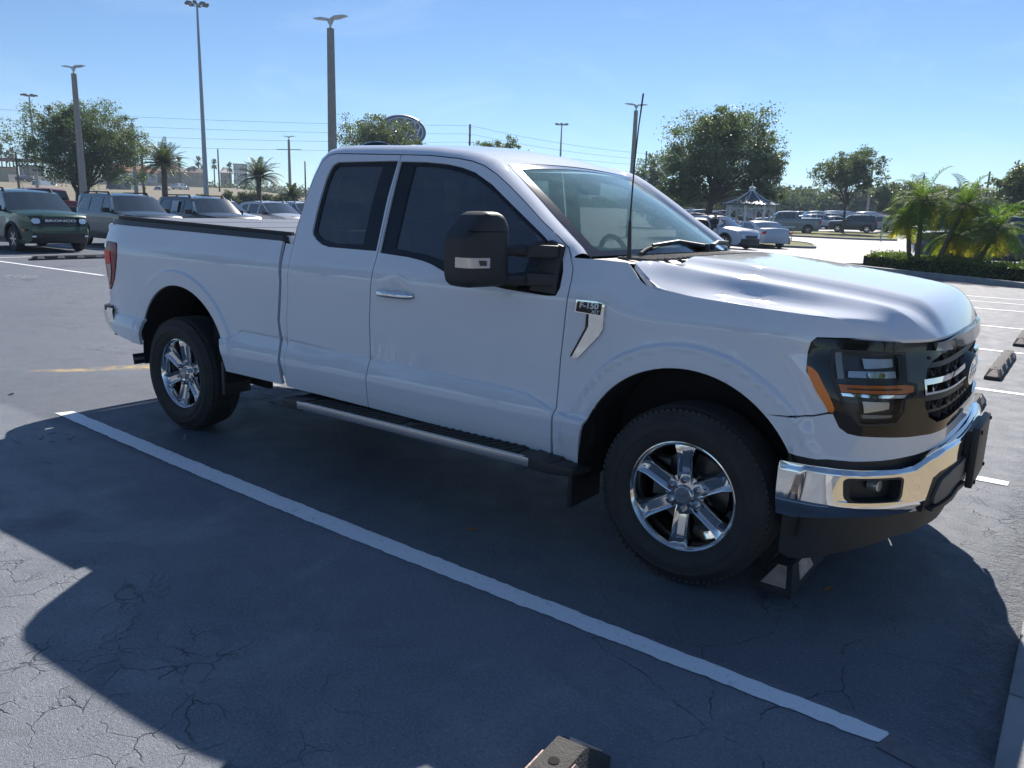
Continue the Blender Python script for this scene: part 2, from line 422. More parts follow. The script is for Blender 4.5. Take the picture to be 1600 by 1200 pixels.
midcut = [(-1.861, .462), (-1.855, .60), (-1.845, .74), (-1.84, .95), (-1.813, 1.158), (-1.796, 1.303), (-1.785, 1.60), (-1.773, 1.816)]
fcut = [(-.656, .436), (-.633, .722), (-.62, .902), (-.592, 1.137), (-.583, 1.25), (-.587, 1.308), (-.626, 1.39)]
upf = [(-.688, 1.435), (-.795, 1.502), (-.91, 1.585), (-1.027, 1.663), (-1.115, 1.715), (-1.195, 1.753), (-1.28, 1.777), (-1.376, 1.792), (-1.577, 1.81)]
upr = [(-2.243, 1.829), (-2.300, 1.828), (-2.338, 1.819), (-2.382, 1.786), (-2.42, 1.691), (-2.444, 1.596), (-2.474, 1.418), (-2.482, 1.254), (-2.498, 1.07), (-2.534, .879), (-2.539, .649), (-2.546, .474)]
sm = lambda pts, n=3: spline(pts, n)
dloF = [(-1.767, 1.784), (-1.60, 1.780), (-1.444, 1.768), (-1.345, 1.752), (-1.249, 1.726), (-1.128, 1.668), (-.894, 1.518), (-.782, 1.446), (-.685, 1.377), (-.645, 1.335), (-.634, 1.290), (-.633, 1.219), (-.652, 1.182), (-.698, 1.178), (-.93, 1.189), (-1.147, 1.212), (-1.311, 1.241), (-1.407, 1.273), (-1.474, 1.287), (-1.576, 1.299), (-1.783, 1.310)]
dloR = [(-2.342, 1.401), (-2.338, 1.50), (-2.331, 1.583), (-2.316, 1.697), (-2.302, 1.745), (-2.285, 1.770), (-2.250, 1.786), (-1.785, 1.788), (-1.802, 1.591), (-1.810, 1.317), (-2.179, 1.320), (-2.25, 1.333), (-2.300, 1.358), (-2.330, 1.380)]
crease = [(x, z-.004) for x, z in ZC]; crease2 = [(x, z-.014) for x, z in ZC]; crease3 = [(x, z+.006) for x, z in ZC]
g = .0035
door_f = [(x-g if i < 7 else x, z) for i, (x, z) in enumerate(fcut)]+upf+[(x+g, z) for x, z in reversed(midcut)]
door_r = [(x-g, z) for x, z in midcut]+upr
for side in ('near',):
    a = panel('front_door', door_f, SD, white, truck, .035, [dloF], creases=[crease, crease2, crease3], mirror=True)
    b = panel('rear_door', door_r, SD, white, truck, .035, [dloR], creases=[crease, crease2, crease3], mirror=True)
FD = a; RD = b
SDi = lambda x, z: (x, -hs(x, z)+.012, z)
shrink = lambda poly, d: [((lambda q, c: (q[0]+(c[0]-q[0])*d, q[1]+(c[1]-q[1])*d))(q, (sum(p[0] for p in poly)/len(poly), sum(p[1] for p in poly)/len(poly)))) for q in poly]
glF = [(-1.665, 1.760), (-1.54, 1.756), (-1.427, 1.742), (-1.33, 1.722), (-1.242, 1.698), (-1.11, 1.630), (-.889, 1.487), (-.785, 1.421), (-.70, 1.352), (-.672, 1.30), (-.668, 1.244), (-.95, 1.243), (-1.16, 1.25), (-1.30, 1.275), (-1.40, 1.304), (-1.48, 1.318), (-1.685, 1.335)]
glR = [(-2.318, 1.405), (-2.312, 1.52), (-2.298, 1.66), (-2.278, 1.735), (-2.25, 1.762), (-1.90, 1.762), (-1.918, 1.60), (-1.93, 1.345), (-2.163, 1.342), (-2.26, 1.36), (-2.30, 1.385)]
for d, dl, gl in ((FD, dloF, glF), (RD, dloR, glR)):
    t = panel('window_trim', dl, SDi, gloss, None, .05, [gl], thick=.01, mirror=True)
    q = panel('window_glass', gl, lambda x, z: (x, -hs(x, z)+.018, z), tint, None, .08, thick=0, mirror=True)
    for i in (0, 1): t[i].parent = d[i]; q[i].parent = d[i]
    tr = panel('inner_trim', shrink(door_f if d is FD else door_r, .02), lambda x, z: (x, -hs(x, z)+.045, z), dashm, None, .07, [dl], thick=0, mirror=True)
    for i in (0, 1): tr[i].parent = d[i]
# weatherstrip line under the glass
# front fender
fend = [(-.649+.004, .432)]+[(x+g, z) for x, z in fcut[1:-1]]+[(-.605, 1.352), (-.45, 1.352), (-.330, 1.347), (-.300, 1.318), (-.269, 1.283), (-.240, 1.263), (-.213, 1.252), (-.15, 1.240), (-.065, 1.230), (.179, 1.214), (.448, 1.196), (.545, 1.188), (.575, 1.172), (.60, 1.145), (.612, 1.124)]
fend += [(.56, 1.124), (.476, 1.122), (.460, 1.104), (.453, 1.065), (.455, 1.022), (.457, .994), (.512, .913), (.548, .848)]
fend += [(.50, .832), (.42, .822)]+arc(FA, FZ, FR, 48, 180+2, 30)
fend = XZ(fend)
flarefr = [XZ(arc(FA, FZ, FR+d, 12, 168, 40)) for d in (.014, .05, .088, .098, .108)]
fen = panel('front_fender', fend, U, white, truck, .032, creases=flarefr+[XZ(crease), XZ(crease2)], mirror=True)
# painted lower fascia round the front
house_bot = [(.958, .905), (.943, .842), (.931, .792), (.915, .770), (.891, .762), (.82, .757), (.708, .748), (.596, .746), (.426, .756), (.158, .774), (0, .782)]
low = [(0, .702), (.297, .690), (.56, .684), (.66, .672), (.78, .668), (.898, .664), (.965, .668)]
strip = XZ([(.418, .814), (.50, .825), (.548, .840)])+YZ(house_bot[1:])+YZ(low)+XZ([(.436, .674)]+arc(FA, FZ, FR, 28, 48, 6))
strip_o = panel('front_fascia', strip, U, white, truck, .035, mirror=True)
# black lamp and grille surround
hb = house_bot
lens = [(.918, 1.077), (.731, 1.069), (.737, .965), (.688, .952), (.694, .909), (.753, .90), (.757, .851), (.785, .809), (.892, .807), (.922, .863), (.933, .928), (.933, 1.001)]
surround = XZ([(.458, .99), (.455, 1.022), (.455, 1.065), (.463, 1.102), (.480, 1.118)])+YZ([(.853, 1.118), (.70, 1.108), (.556, 1.100), (.30, 1.104), (0, 1.108)])+YZ(list(reversed(hb)))+XZ([(.514, .91)])
gop = [(.596, 1.028), (.516, 1.052), (.30, 1.054), (0, 1.056), (0, .806), (.30, .800), (.56, .790), (.615, .815), (.645, .86), (.657, .917), (.624, 1.0)]
sur = panel('grille_surround', surround, U, gloss, truck, .04, [YZ(lens), YZ(gop)], thick=.03, mirror=True)
US = lambda off: (lambda s, z: (lambda p, n: (p[0]+off*n[0], p[1]+off*n[1], p[2]))(U(s, z), (lambda a, b: (lambda dx, dy: (dy/hypot(dx, dy)*-1*-1, -dx/hypot(dx, dy)))(b[0]-a[0], b[1]-a[1]))(U(s-.004, z), U(s+.004, z))))
# US offsets outward along the plan normal
for i, sg in ((0, 1), (1, -1)):
    hl = bpy.data.objects.new('headlight', None); link(hl, truck)
    def sub(name, poly, mat, off, res=.018, thick=.004, holes=()):
        o = panel(name, YZ(poly), US(off), mat, hl, res, [YZ(h) for h in holes], thick=thick)
        if sg < 0:
            o.data.transform(Matrix.Diagonal((1, -1, 1, 1))); o.data.flip_normals()
        return o
    sub('lamp_bowl', lens, M_('lamp_bowl', (.07, .072, .078), .3) if i == 0 else bpy.data.materials['lamp_bowl'], -.045)
    sub('upper_reflector', [(.86, 1.045), (.765, 1.045), (.765, 1.015), (.86, 1.008)], lampsilver, -.028)
    sub('upper_projector', [(.90, 1.0), (.765, 1.0), (.765, .975), (.905, .977)], lampsilver, -.022)
    sub('lower_reflector', [(.885, .89), (.80, .885), (.80, .86), (.88, .845)], lampsilver, -.024)
    sub('lower_bracket', [(.89, .842), (.79, .838), (.795, .828), (.885, .828)], steel, -.014)
    sub('signal_bar', [(.929, .953), (.742, .951), (.695, .943), (.700, .920), (.746, .917), (.927, .925)], amber, -.008)
    sub('signal_slot', [(.915, .941), (.76, .938), (.76, .933), (.915, .936)], M_('slot_dark', (.05, .02, .01), .4) if i == 0 else bpy.data.materials['slot_dark'], -.0035)
    sub('bar_lip', [(.928, .922), (.746, .914), (.700, .917), (.702, .909), (.750, .902), (.926, .911)], chrome, -.006)
    gk = [(y_, z_) for y_, z_ in shrink(lens, -.035)]
    sub('lamp_gasket', gk, bpy.data.materials['black_plastic'], .002, holes=(shrink(lens, .02),), thick=.02)
    sub('projector_lens', [(.860, .995), (.835, 1.000), (.812, .995), (.812, .978), (.860, .978)], chrome, -.010)
    sub('inner_fin', [(.917, 1.068), (.905, 1.068), (.915, .975), (.927, .972)], steel, -.006)
    sub('inner_fin', [(.755, .895), (.748, .895), (.758, .82), (.765, .82)], steel, -.008)
    sub('lens_cover', lens, smoke, .001, thick=0)
    mk = [(.457, 1.016), (.474, 1.010), (.496, .990), (.522, .945), (.566, .862), (.562, .848), (.548, .850), (.500, .922), (.466, .980)]
    o = panel('side_marker', XZ(mk), US(.004), amber, hl, .04, thick=.01)
    if sg < 0: o.data.transform(Matrix.Diagonal((1, -1, 1, 1))); o.data.flip_normals()
# grille
dkchrome = M_('smoked_chrome', (.30, .31, .33), .08, metal=1)
full = lambda pts: YZ(pts)
def front_full(name, poly, off, mat, parent, thick=.02, holes=(), res=.05):
    return panel(name, YZ(poly), US(off), mat, parent, res, [YZ(h) for h in holes], thick=thick, mirror=True)
grille = bpy.data.objects.new('grille', None); link(grille, truck)
front_full('grille_backing', [(.67, 1.06), (0, 1.065), (0, .79), (.66, .79)], -.075, dark, grille, thick=0)
front_full('top_trim', [(.575, 1.104), (0, 1.114), (0, 1.052), (.21, 1.058), (.515, 1.068), (.59, 1.074)], .022, dkchrome, grille, .04)
for z0, z1, off in ((1.000, 1.020, -.012), (.876, .898, -.012), (.826, .838, -.02)):
    front_full('grille_bar', [(.640, z0+.002), (.64, z1), (0, z1+.008), (0, z0+.004)], off, blackp, grille, .03)
front_full('chrome_bar', [(.648, .966), (.16, .978), (.16, .960), (.64, .944)], .004, chrome, grille, .02)
front_full('chrome_line', [(.648, .914), (.16, .924), (.16, .917), (.648, .905)], .002, chrome, grille, .02)
front_full('chrome_end', [(.650, .966), (.640, .966), (.640, .905), (.650, .905)], .003, chrome, grille, .02)
front_full('chrome_end', [(.605, .95), (.598, .95), (.598, .908), (.605, .908)], .001, chrome, grille, .02)
hexs = [(-.62, 1), (-.50, 1), (-.38, 1), (-.26, 1)]
b = MB()
for zt, zb in ((1.052, 1.02), (1.0, .966), (.905, .898), (.876, .838), (.826, .80)):
    for k in range(-7, 8):
        y = k*.085
        if abs(y) > .6: continue
        for yy in (y,):
            p = U(s_y(abs(yy)), (zt+zb)/2); x = p[0]-.03; y2 = -abs(p[1]) if yy < 0 else abs(p[1])
            b.box((x, y2, (zt+zb)/2), (.03, .006, zt-zb))
o = b.build('grille_slats', blackp, grille, smooth=0); tag(o, kind='stuff')
b = MB()
for z in (1.035, .985, .93, .86):
    for k in range(-4, 5):
        y = k*.14
        p = U(s_y(abs(y)), z); x = p[0]-.018; y2 = math.copysign(abs(p[1]), y)
        pts = [(x, y2-.05, z+.012), (x, y2-.02, z-.012), (x, y2+.02, z-.012), (x, y2+.05, z+.012)]
        b.tube(pts, .005, 5)
b.build('grille_mesh', blackp, grille)
b = MB(); oval = lambda ry, rz, x: [(x, ry*cos(t*2*pi/28), .925+rz*sin(t*2*pi/28)) for t in range(28)]
rows = [oval(.21, .105, .80), oval(.185, .085, .855), oval(.165, .072, .895), oval(.150, .062, .905)]
loft('emblem_housing', rows, blackp, grille, closed=True)
b = MB(); b.add([(x, y, z) for x, y, z in oval(.150, .062, .907)], [tuple(range(28))]); b.build('emblem_disc', M_('emblem_grey', (.28, .30, .34), .25, coat=1), grille)
TX = Matrix(((0, 0, 1, .909), (1, 0, 0, 0), (0, 1, 0, .925), (0, 0, 0, 1)))
text_obj('emblem_script', 'Ford', .09, chrome, grille, TX, .001, shear=.35)
# front bumper
BP = [(.989, .30), (.989, .45), (.973, .575), (.93, .655), (.876, .715), (.80, .775), (.70, .832), (.53, .905), (.3, .938), (0, .945)]
BPs = spline([(x, y) for y, x in BP], 8); BPt = [0.0]
for p, q in zip(BPs, BPs[1:]): BPt.append(BPt[-1]+hypot(q[0]-p[0], q[1]-p[1]))
def bs_y(y): return lin(-abs(y), [(-p[1]-1e-9*i, t) for i, (p, t) in enumerate(zip(BPs, BPt))])
def bs_x(x): return lin(x, [(p[0], t) for p, t in zip(BPs, BPt)])
def bpt(s):
    s = max(0, s)
    if s >= BPt[-1]: return (BPs[-1][0], -(s-BPt[-1]))
    for i in range(len(BPt)-1):
        if BPt[i+1] >= s: break
    t = (s-BPt[i])/(BPt[i+1]-BPt[i]); p, q = BPs[i], BPs[i+1]; return (p[0]+(q[0]-p[0])*t, p[1]+(q[1]-p[1])*t)
def BU(off=0.0, prof=True):
    def f(s, z):
        x, y = bpt(s); x1, y1 = bpt(s+.01); dx, dy = x1-x, y1-y; L = hypot(dx, dy) or 1; nx, ny = -dy/L, dx/L
        o = off
        if prof:
            zt = lin(abs(y), [(0, .695), (.52, .690), (.63, .664), (.70, .634), (.9, .633), (1, .638)])
            o += -.016*sstep(zt-.022, zt, z)**2+.012*sstep(.62, .50, z)*0 - .03*(1-sstep(.41, .50, z))
            o += -.006*(1-sstep(.0, .012, abs(abs(y)-.60)))*0
        return (x+nx*o, -(y+ny*o), z)
    return f
BYZ = lambda pts: [(bs_y(y), z) for y, z in pts]
top = [(.985, .637), (.973, .64), (.897, .634), (.76, .630), (.694, .634), (.655, .650), (.628, .664), (.58, .680), (.517, .689), (.3, .692), (0, .695)]
fog = fillet([(.944, .607), (.757, .602), (.757, .506), (.938, .512)], [.02, .02, .03, .03])
bump = [(bs_x(.40), .637)]+BYZ(top[1:])+BYZ([(0, .604), (.308, .602), (.47, .600), (.55, .595), (.596, .576), (.617, .505), (.629, .438), (.78, .444), (.88, .446)])+[(bs_x(.60), .44), (bs_x(.47), .418), (bs_x(.40), .418)]
bum = bpy.data.objects.new('front_bumper', None); link(bum, truck)
tl0 = [(s_, z) for s_, z in BYZ(top)]
panel('bumper_shell', bump, BU(), chrome, bum, .024, [BYZ(fog)], thick=.055, mirror=True, creases=[[(s_, z-d_) for s_, z in tl0] for d_ in (.006, .012, .018, .024)]+[[(bs_x(.42), z), (bs_y(.64), z)] for z in (.45, .50)])
panel('fog_recess', BYZ(shrink(fog, -.08)), BU(-.05, False), blackp, bum, .04, thick=0, mirror=True)
panel('fog_rim', BYZ(shrink(fog, -.035)), BU(.003), blackp, bum, .04, [BYZ(shrink(fog, .09))], thick=.05, mirror=True)
panel('fog_sill', BYZ([(.952, .516), (.75, .508), (.748, .498), (.945, .500)]), BU(.010), chrome, bum, .04, thick=.03, mirror=True)
for sg in (-1, 1):
    b = MB(); x, y, z = BU(-.03, False)(bs_y(.845), .572); b.cyl((x-.02, y*-sg, z), (x+.018, (y-.01)*-sg, z), .022, .022, 16); b.build('fog_lamp', clearl, bum)
cen = BYZ([(0, .603), (.308, .601), (.47, .599), (.548, .594), (.594, .575), (.615, .505), (.627, .436), (.50, .445), (.376, .462), (.3, .445), (0, .43)])
panel('bumper_centre', cen, BU(-.006, False), blackp, bum, .05, thick=.04, mirror=True)
greyp = M_('grey_plastic', (.13, .13, .13), .6, bump=.1, bs=200)
panel('bumper_insert', fillet(BYZ([(.06, .582), (.42, .580), (.535, .560), (.575, .500), (.575, .462), (.42, .475), (.33, .495), (.06, .495)]), .02), BU(.006, False), greyp, bum, .05, thick=.014, mirror=True)
panel('bumper_step', fillet(BYZ([(.36, .490), (.44, .470), (.60, .455), (.60, .440), (.42, .452), (.34, .47), (.2, .462), (.2, .478)]), .01), BU(.018, False), blackp, bum, .05, thick=.02, mirror=True)
panel('air_dam', [(bs_x(.42), .425)]+BYZ([(.973, .425), (.9, .45), (.629, .44), (.3, .445), (0, .43), (0, .32), (.3, .32), (.50, .335), (.70, .33), (.85, .305)])+[(bs_x(.60), .272), (bs_x(.50), .240), (bs_x(.46), .238), (bs_x(.42), .25)], BU(-.055, False), M_('dam_plastic', (.035, .033, .031), .6), bum, .05, thick=.01, mirror=True)
b = MB(); b.box((.972, 0, .578), (.03, .40, .265)); o = b.build('plate_bracket', blackp, bum, bevel=.008)
b = MB(); b.box((.952, 0, .60), (.03, .36, .18)); b.build('bracket_stem', blackp, bum)
for y, z in ((-.17, .69), (.17, .69), (-.17, .47), (.17, .47)): b = MB(); b.cyl((.986, y, z), (.994, y, z), .010, .008, 8); b.build('bracket_clip', dark, bum)
panel('bumper_gap', [(bs_x(.42), .58)]+BYZ([(.97, .58), (.0, .58), (0, .73), (.3, .73), (.7, .71), (.9, .69), (.97, .69)])+[(bs_x(.42), .69)], BU(-.050, False), blackp, bum, .06, thick=0, mirror=True)
# hood
def xf(y): y = abs(y); return cub(y, [(0, .862), (.23, .858), (.40, .850), (.52, .838), (.62, .812), (.70, .768), (.76, .716), (.81, .662), (.85, .612), (.93, .50)])
cutp = [(.179, 1.214), (.32, 1.205), (.448, 1.196), (.52, 1.190), (.56, 1.180), (.585, 1.160), (.600, 1.142), (.611, 1.126)]
cutxy = [(U(s_xz(x, z), z)[0]+.001, U(s_xz(x, z), z)[1]+.004) for x, z in cutp]
def hz(x, y):
    a = abs(y)
    ce = cub(x, [(-.5, 1.378), (-.05, 1.358), (.386, 1.312), (.60, 1.283), (.762, 1.254), (.90, 1.226)])
    cr = cub(x, [(-.5, 1.358), (-.33, 1.352), (-.004, 1.315), (.292, 1.284), (.56, 1.250), (.745, 1.218), (.9, 1.19)])
    sd = cub(x, [(-.5, 1.352), (-.33, 1.345), (-.269, 1.285), (-.213, 1.256), (-.065, 1.233), (.179, 1.217), (.448, 1.199), (.62, 1.185), (.8, 1.17)])
    yc = cub(x, [(-.4, .76), (.0, .745), (.45, .71), (.80, .64)])
    yw = cub(x, [(-.4, .93), (.18, .927), (.45, abs(cutxy[2][1])), (.60, abs(cutxy[7][1])), (.7, abs(cutxy[7][1])-.05)])
    if a <= .46: z = ce-.004*(a/.46)**2
    elif a <= .56: t = sstep(.46, .56, a); z = (ce-.004)*(1-t)+(cr-.008)*t
    elif a <= yc: t = (a-.56)/(yc-.56); z = cr-.008+.008*t*t
    else:
        t = min(1, (a-yc)/(yw-yc)); wl = sstep(-.12, .22, x)*(1-.8*sstep(.38, .62, x)); z = cr+(sd-cr)*(wl*cub(t, [(0, 0), (.06, .04), (.40, .76), (.55, .88), (1, 1)])+(1-wl)*cub(t, [(0, 0), (.06, .03), (.5, .50), (1, 1)]))
        # soften
        z2 = cr+(sd-cr)*sstep(-.05, .75, t); z = z*.8+z2*.2
    rl = .17-.115*sstep(.70, .84, a); d = (x-(xf(a)-rl))/rl
    if d > 0: d = min(d, 1.25); z = z*(1-d**3)+1.120*d**3
    return z
hf = [(xf(y), y) for y in (0, .15, .3, .42, .52, .60, .66, .71, .76, .80, .835)]
hood_out = [(-.215, 0), (-.225, -.3), (-.255, -.6), (-.325, -.80), (-.315, -.865), (-.27, -.905), (-.213, -.922), (-.1, -.9235)]+cutxy+[(x, -y) for x, y in reversed(hf) if y < abs(cutxy[-1][1])-.01]
YC = lambda x: cub(x, [(-.4, .76), (.0, .745), (.45, .71), (.80, .64)])
YW = lambda x: cub(x, [(-.4, .93), (.18, .927), (.45, abs(cutxy[2][1])), (.60, abs(cutxy[7][1])), (.7, abs(cutxy[7][1])-.05)])
HDC = []
for sg_h in (-1, 1):
    for t_h in (0, .04, .08, .25, .40, .55, .75): HDC.append([(-.29+.05*k, sg_h*(YC(-.29+.05*k)+(YW(-.29+.05*k)-YC(-.29+.05*k))*t_h)) for k in range(20 if t_h < .3 else 18)])
    for y_h in (.46, .49, .52, .56, .60): HDC.append([(-.2, sg_h*y_h), (.80, sg_h*y_h)])
hedge_e = [(-.345, .845), (-.325, .885), (-.305, .905), (-.268, .9165), (-.213, .9235), (-.1, .9245)]+[(x, abs(y)) for x, y in cutxy]
def h_edge(x): return lin(x, hedge_e)
def h_xr(y): return lin(y, [(0, -.215), (.3, -.225), (.6, -.255), (.8, -.325), (.885, -.330), (.905, -.305), (.9165, -.268), (.9235, -.213)])
fs_ = [0, .08, .16, .23, .28, .30, .325, .35, .375, .40, .45, .50, .55, .58, .595, .60, .608, .62, .64, .67, .70, .74, .78, .82, .86, .90, .94, .97, 1.0]
def h_y(f, x):
    yc = YC(x); ed_ = h_edge(x)
    if f <= .3: return .46*f/.3
    if f <= .4: return .46+.10*(f-.3)/.1
    if f <= .6: return .56+(yc-.56)*(f-.4)/.2
    return yc+(ed_-yc)*(f-.6)/.4
hrows = []; ts_ = [0, .01, .03, .06, .09]+[.12+.80*k/34 for k in range(35)]+[.935, .95, .962, .974, .984, .992, 1.0]
for t in ts_:
    r_ = []
    for f in fs_:
        y = .9*f; x = 0
        for _ in range(14):
            x = .5*x+.5*(h_xr(y)+(xf(y)-h_xr(y))*t); y = h_y(f, x)
        r_.append((x, y, hz(x, y)))
    e0 = r_[-1]; r_ += [(e0[0], e0[1]-.003, e0[2]-.004), (e0[0], e0[1]-.006, e0[2]-.03)]
    hrows.append([(x, -y, z) for x, y, z in reversed(r_[1:])]+r_)
lip = [(x-.004, y, z-.012) for x, y, z in hrows[-1]]; lip2 = [(x-.03, y*.98, z-.02) for x, y, z in hrows[-1]]; bk_ = [(x, y, z-.03) for x, y, z in hrows[0]]
loft('hood', [bk_]+hrows+[lip, lip2], white, truck, smooth=35)
# cowl
cwl = []
def ws_b(u): return Vector((-.594+.205*(1-u*u), .80*u, 1.352+.018*(1-u*u)))
def ws_t(u): return Vector((-1.180-.012*(1-u*u), .652*u, 1.775+.024*(1-u*u)))
def WS(u, v):
    a, b = ws_b(u), ws_t(u); p = a.lerp(b, v); n = Vector((.62, 0, .78)); return tuple(p+n*(.035*(1-u*u)+.004)*4*v*(1-v))
rows = []
for i in range(25):
    u = -1+2*i/24; a = ws_b(u); y = a.y*1.03; xh = lin(abs(y), [(0, -.215), (.3, -.225), (.6, -.255), (.8, -.325), (.9, -.34)])
    rows.append([(a.x-.03, a.y, a.z-.012), (a.x+.03, y, a.z-.008), (a.x*.5+xh*.5, y, a.z-.018), (xh-.01, y, hz(xh, y)-.012), (xh+.02, y, hz(xh, y)-.03)])
cowl = loft('cowl_panel', rows, M_('cowl_plastic', (.10, .10, .105), .5), truck)
b = MB()
for k in range(34):
    y = -.70+k*.042
    if abs(y) > .74: continue
    u = y/.8; a = ws_b(u); xh = lin(abs(y), [(0, -.215), (.3, -.225), (.6, -.255), (.8, -.325)])
    b.box(((a.x+xh)/2+.01, y, a.z-.006), (abs(xh-a.x)*.75, .008, .012))
o = b.build('cowl_slats', greyp, truck, smooth=0); tag(o, kind='stuff')
# windshield
wso = [(-1, 0), (1, 0), (1, 1), (-1, 1)]
def WSP(name, out, mat, holes=(), lift=0.0, parent=truck, res=.06, thick=0): return panel(name, out, WS, mat, parent, res, holes, thick=thick, sgn=1, lift=lift)
ws_glass = WSP('windshield', [(-1, 0), (1, 0), (1, 1), (-1, 1)], wsg)
WSP('glass_border', [(-1, 0), (1, 0), (1, 1), (-1, 1)], M_('frit_black', (.012, .012, .014), .15, coat=1), [fillet([(-.935, .045), (.935, .045), (.925, .93), (-.925, .93)], .06, 5)], lift=.002, parent=ws_glass, res=.08)
# cab shell: strip between the door cut and the roof edge
D = [(-.600, 1.352), (-.626, 1.395), (-.688, 1.44), (-.795, 1.507), (-.91, 1.590), (-1.027, 1.668), (-1.115, 1.720), (-1.195, 1.758), (-1.28, 1.782), (-1.376, 1.797), (-1.577, 1.815), (-1.773, 1.821), (-2.0, 1.828), (-2.243, 1.834), (-2.300, 1.833), (-2.342, 1.824), (-2.387, 1.79), (-2.426, 1.691), (-2.450, 1.596), (-2.480, 1.418), (-2.488, 1.30)]
E_ = [(-.594, .803, 1.350), (-.62, .797, 1.372), (-.68, .783, 1.414), (-.80, .752, 1.500), (-.90, .725, 1.572), (-1.00, .700, 1.645), (-1.09, .677, 1.712), (-1.178, .655, 1.775), (-1.24, .655, 1.802), (-1.33, .655, 1.828), (-1.56, .658, 1.858), (-1.77, .660, 1.870), (-2.0, .660, 1.876), (-2.22, .660, 1.878), (-2.32, .658, 1.872), (-2.40, .655, 1.858), (-2.475, .650, 1.810), (-2.522, .655, 1.72), (-2.537, .68, 1.60), (-2.550, .75, 1.42), (-2.553, .80, 1.30)]
rows = []
for (dx, dz), e in zip(D, E_):
    d = Vector((dx, hs(dx, dz), dz)); e = Vector(e); m = (d+e)/2; v = (e-d); L = v.length
    out = Vector((0, 1, 0)); up = Vector((0, 0, 1))
    k = (out*.55+up*.8+Vector((-.5 if dx < -2.3 else (.35 if dx > -1.2 else 0), 0, 0))).normalized(); k = (k-v*(k.dot(v)/v.dot(v))).normalized()
    c = m+k*L*.30
    rows.append([d+Vector((0, -.022, 0))]+[d*(1-t)**2+c*2*t*(1-t)+e*t*t for t in (0, .12, .25, .4, .55, .7, .85, 1)]+[e+Vector((0, -.03, -.01))])
rows = [[Vector((p.x, -p.y, p.z)) for p in r] for r in rows]
loft('cab_pillar_rail', rows, white, truck, mirror=True, smooth=50)
rr = []
for e in E_[7:17]:
    x, ye, z = e; cr = lin(-x, [(1.178, .024), (1.4, .04), (1.9, .048), (2.3, .045), (2.48, .03)])
    rr.append([(x, ye*k/10, z+cr*(1-(k/10)**2)) for k in range(-10, 11)])
loft('roof', rr, white, truck, smooth=60)
BK = lambda y, z: (-2.55+.012*sstep(1.3, 1.5, z)+.045*sstep(1.55, 1.85, z)**1.2, y, z)
bw = fillet([(-.60, 1.40), (.60, 1.40), (.57, 1.74), (-.57, 1.74)], .06)
bo = [(-.92, .5), (.92, .5), (.92, 1.15), (.86, 1.36), (.74, 1.42), (.67, 1.66), (.64, 1.82), (-.64, 1.82), (-.67, 1.66), (-.74, 1.42), (-.86, 1.36), (-.92, 1.15)]
bp_ = panel('cab_back', bo, BK, white, truck, .08, [bw], thick=.02, sgn=-1)
panel('rear_window', bw, BK, rglass, bp_, .1, thick=0, sgn=-1)
panel('cab_corner', [(-2.550, .476), (-2.5425, .649), (-2.5375, .879), (-2.5015, 1.07), (-2.4855, 1.254), (-2.482, 1.32), (-2.548, 1.324), (-2.552, 1.103), (-2.60, .872), (-2.581, .643)], SD, white, truck, .04, mirror=True)
b = MB(); b.box((-1.90, 0, 1.82), (1.0, 1.25, .02)); b.build('headliner', dashm, truck)
# bed
bed = [(-2.587, 1.338), (-2.580, 1.24), (-2.576, 1.101), (-2.624, .869), (-2.605, .64), (-2.60, .480), (-2.995, .482)]
bed += arc(RA, RZ, RR, -2, 175, 30)[0:]+[(-4.135, .536), (-4.30, .548), (-4.46, .572), (-4.53, .590), (-4.57, .66), (-4.612, .759), (-4.632, .872), (-4.60, .884), (-4.567, .891), (-4.52, .925), (-4.465, .978), (-4.40, 1.08), (-4.372, 1.149), (-4.376, 1.22), (-4.392, 1.242), (-4.62, 1.247), (-4.600, 1.30), (-4.56, 1.352), (-4.50, 1.380)]
flr = [arc(RA, RZ, RR+d, -5, 178, 40) for d in (.014, .05, .088, .098, .108)]
panel('bed_side', bed, SD, white, truck, .033, creases=flr+[crease, crease2, crease3], mirror=True)
def railf(x, z): return (x, -hs(x, z)-.002, z)
rt = lambda x: lin(x, [(-4.55, 1.384), (-2.587, 1.341)])
rail = [(-2.583, rt(-2.587)-.006), (-4.47, rt(-4.47)-.014), (-4.53, rt(-4.5)-.02), (-4.50, rt(-4.5)+.022), (-2.583, rt(-2.587)+.026)]
panel('bed_rail_cap', rail, railf, M_('rail_cap', (.03, .032, .036), .35), truck, .06, thick=.05, mirror=True)
# soft folding cover, a touch above the rails
tcm = M_('cover_vinyl', (.20, .195, .20), .36, bump=.12, bs=90)
for k, (x0, x1) in enumerate(((-4.50, -3.87), (-3.86, -3.23), (-3.22, -2.60))):
    b = MB()
    z0, z1 = rt(x0)+.034, rt(x1)+.034
    nx, ny = 6, 10; vs = []
    for i in range(nx+1):
        for j in range(ny+1):
            x = x0+(x1-x0)*i/nx; y = -.86+1.72*j/ny; z = z0+(z1-z0)*i/nx+.012*sin(pi*i/nx)*sin(pi*j/ny)
            vs.append((x, y, z))
    b.add(vs, [(i*(ny+1)+j, (i+1)*(ny+1)+j, (i+1)*(ny+1)+j+1, i*(ny+1)+j+1) for i in range(nx) for j in range(ny)])
    b.box(((x0+x1)/2, 0, (z0+z1)/2-.02), (x1-x0-.004, 1.715, .03))
    b.build('bed_cover', tcm, truck)
for y in (-.868, .868): b = MB(); b.box((-3.55, y, 1.387), (1.93, .018, .04), M=Matrix.Translation((-3.55, 0, 1.387)) @ Matrix.Rotation(.0225, 4, 'Y') @ Matrix.Translation((3.55, 0, -1.387))); b.build('cover_rail', blackp, truck)
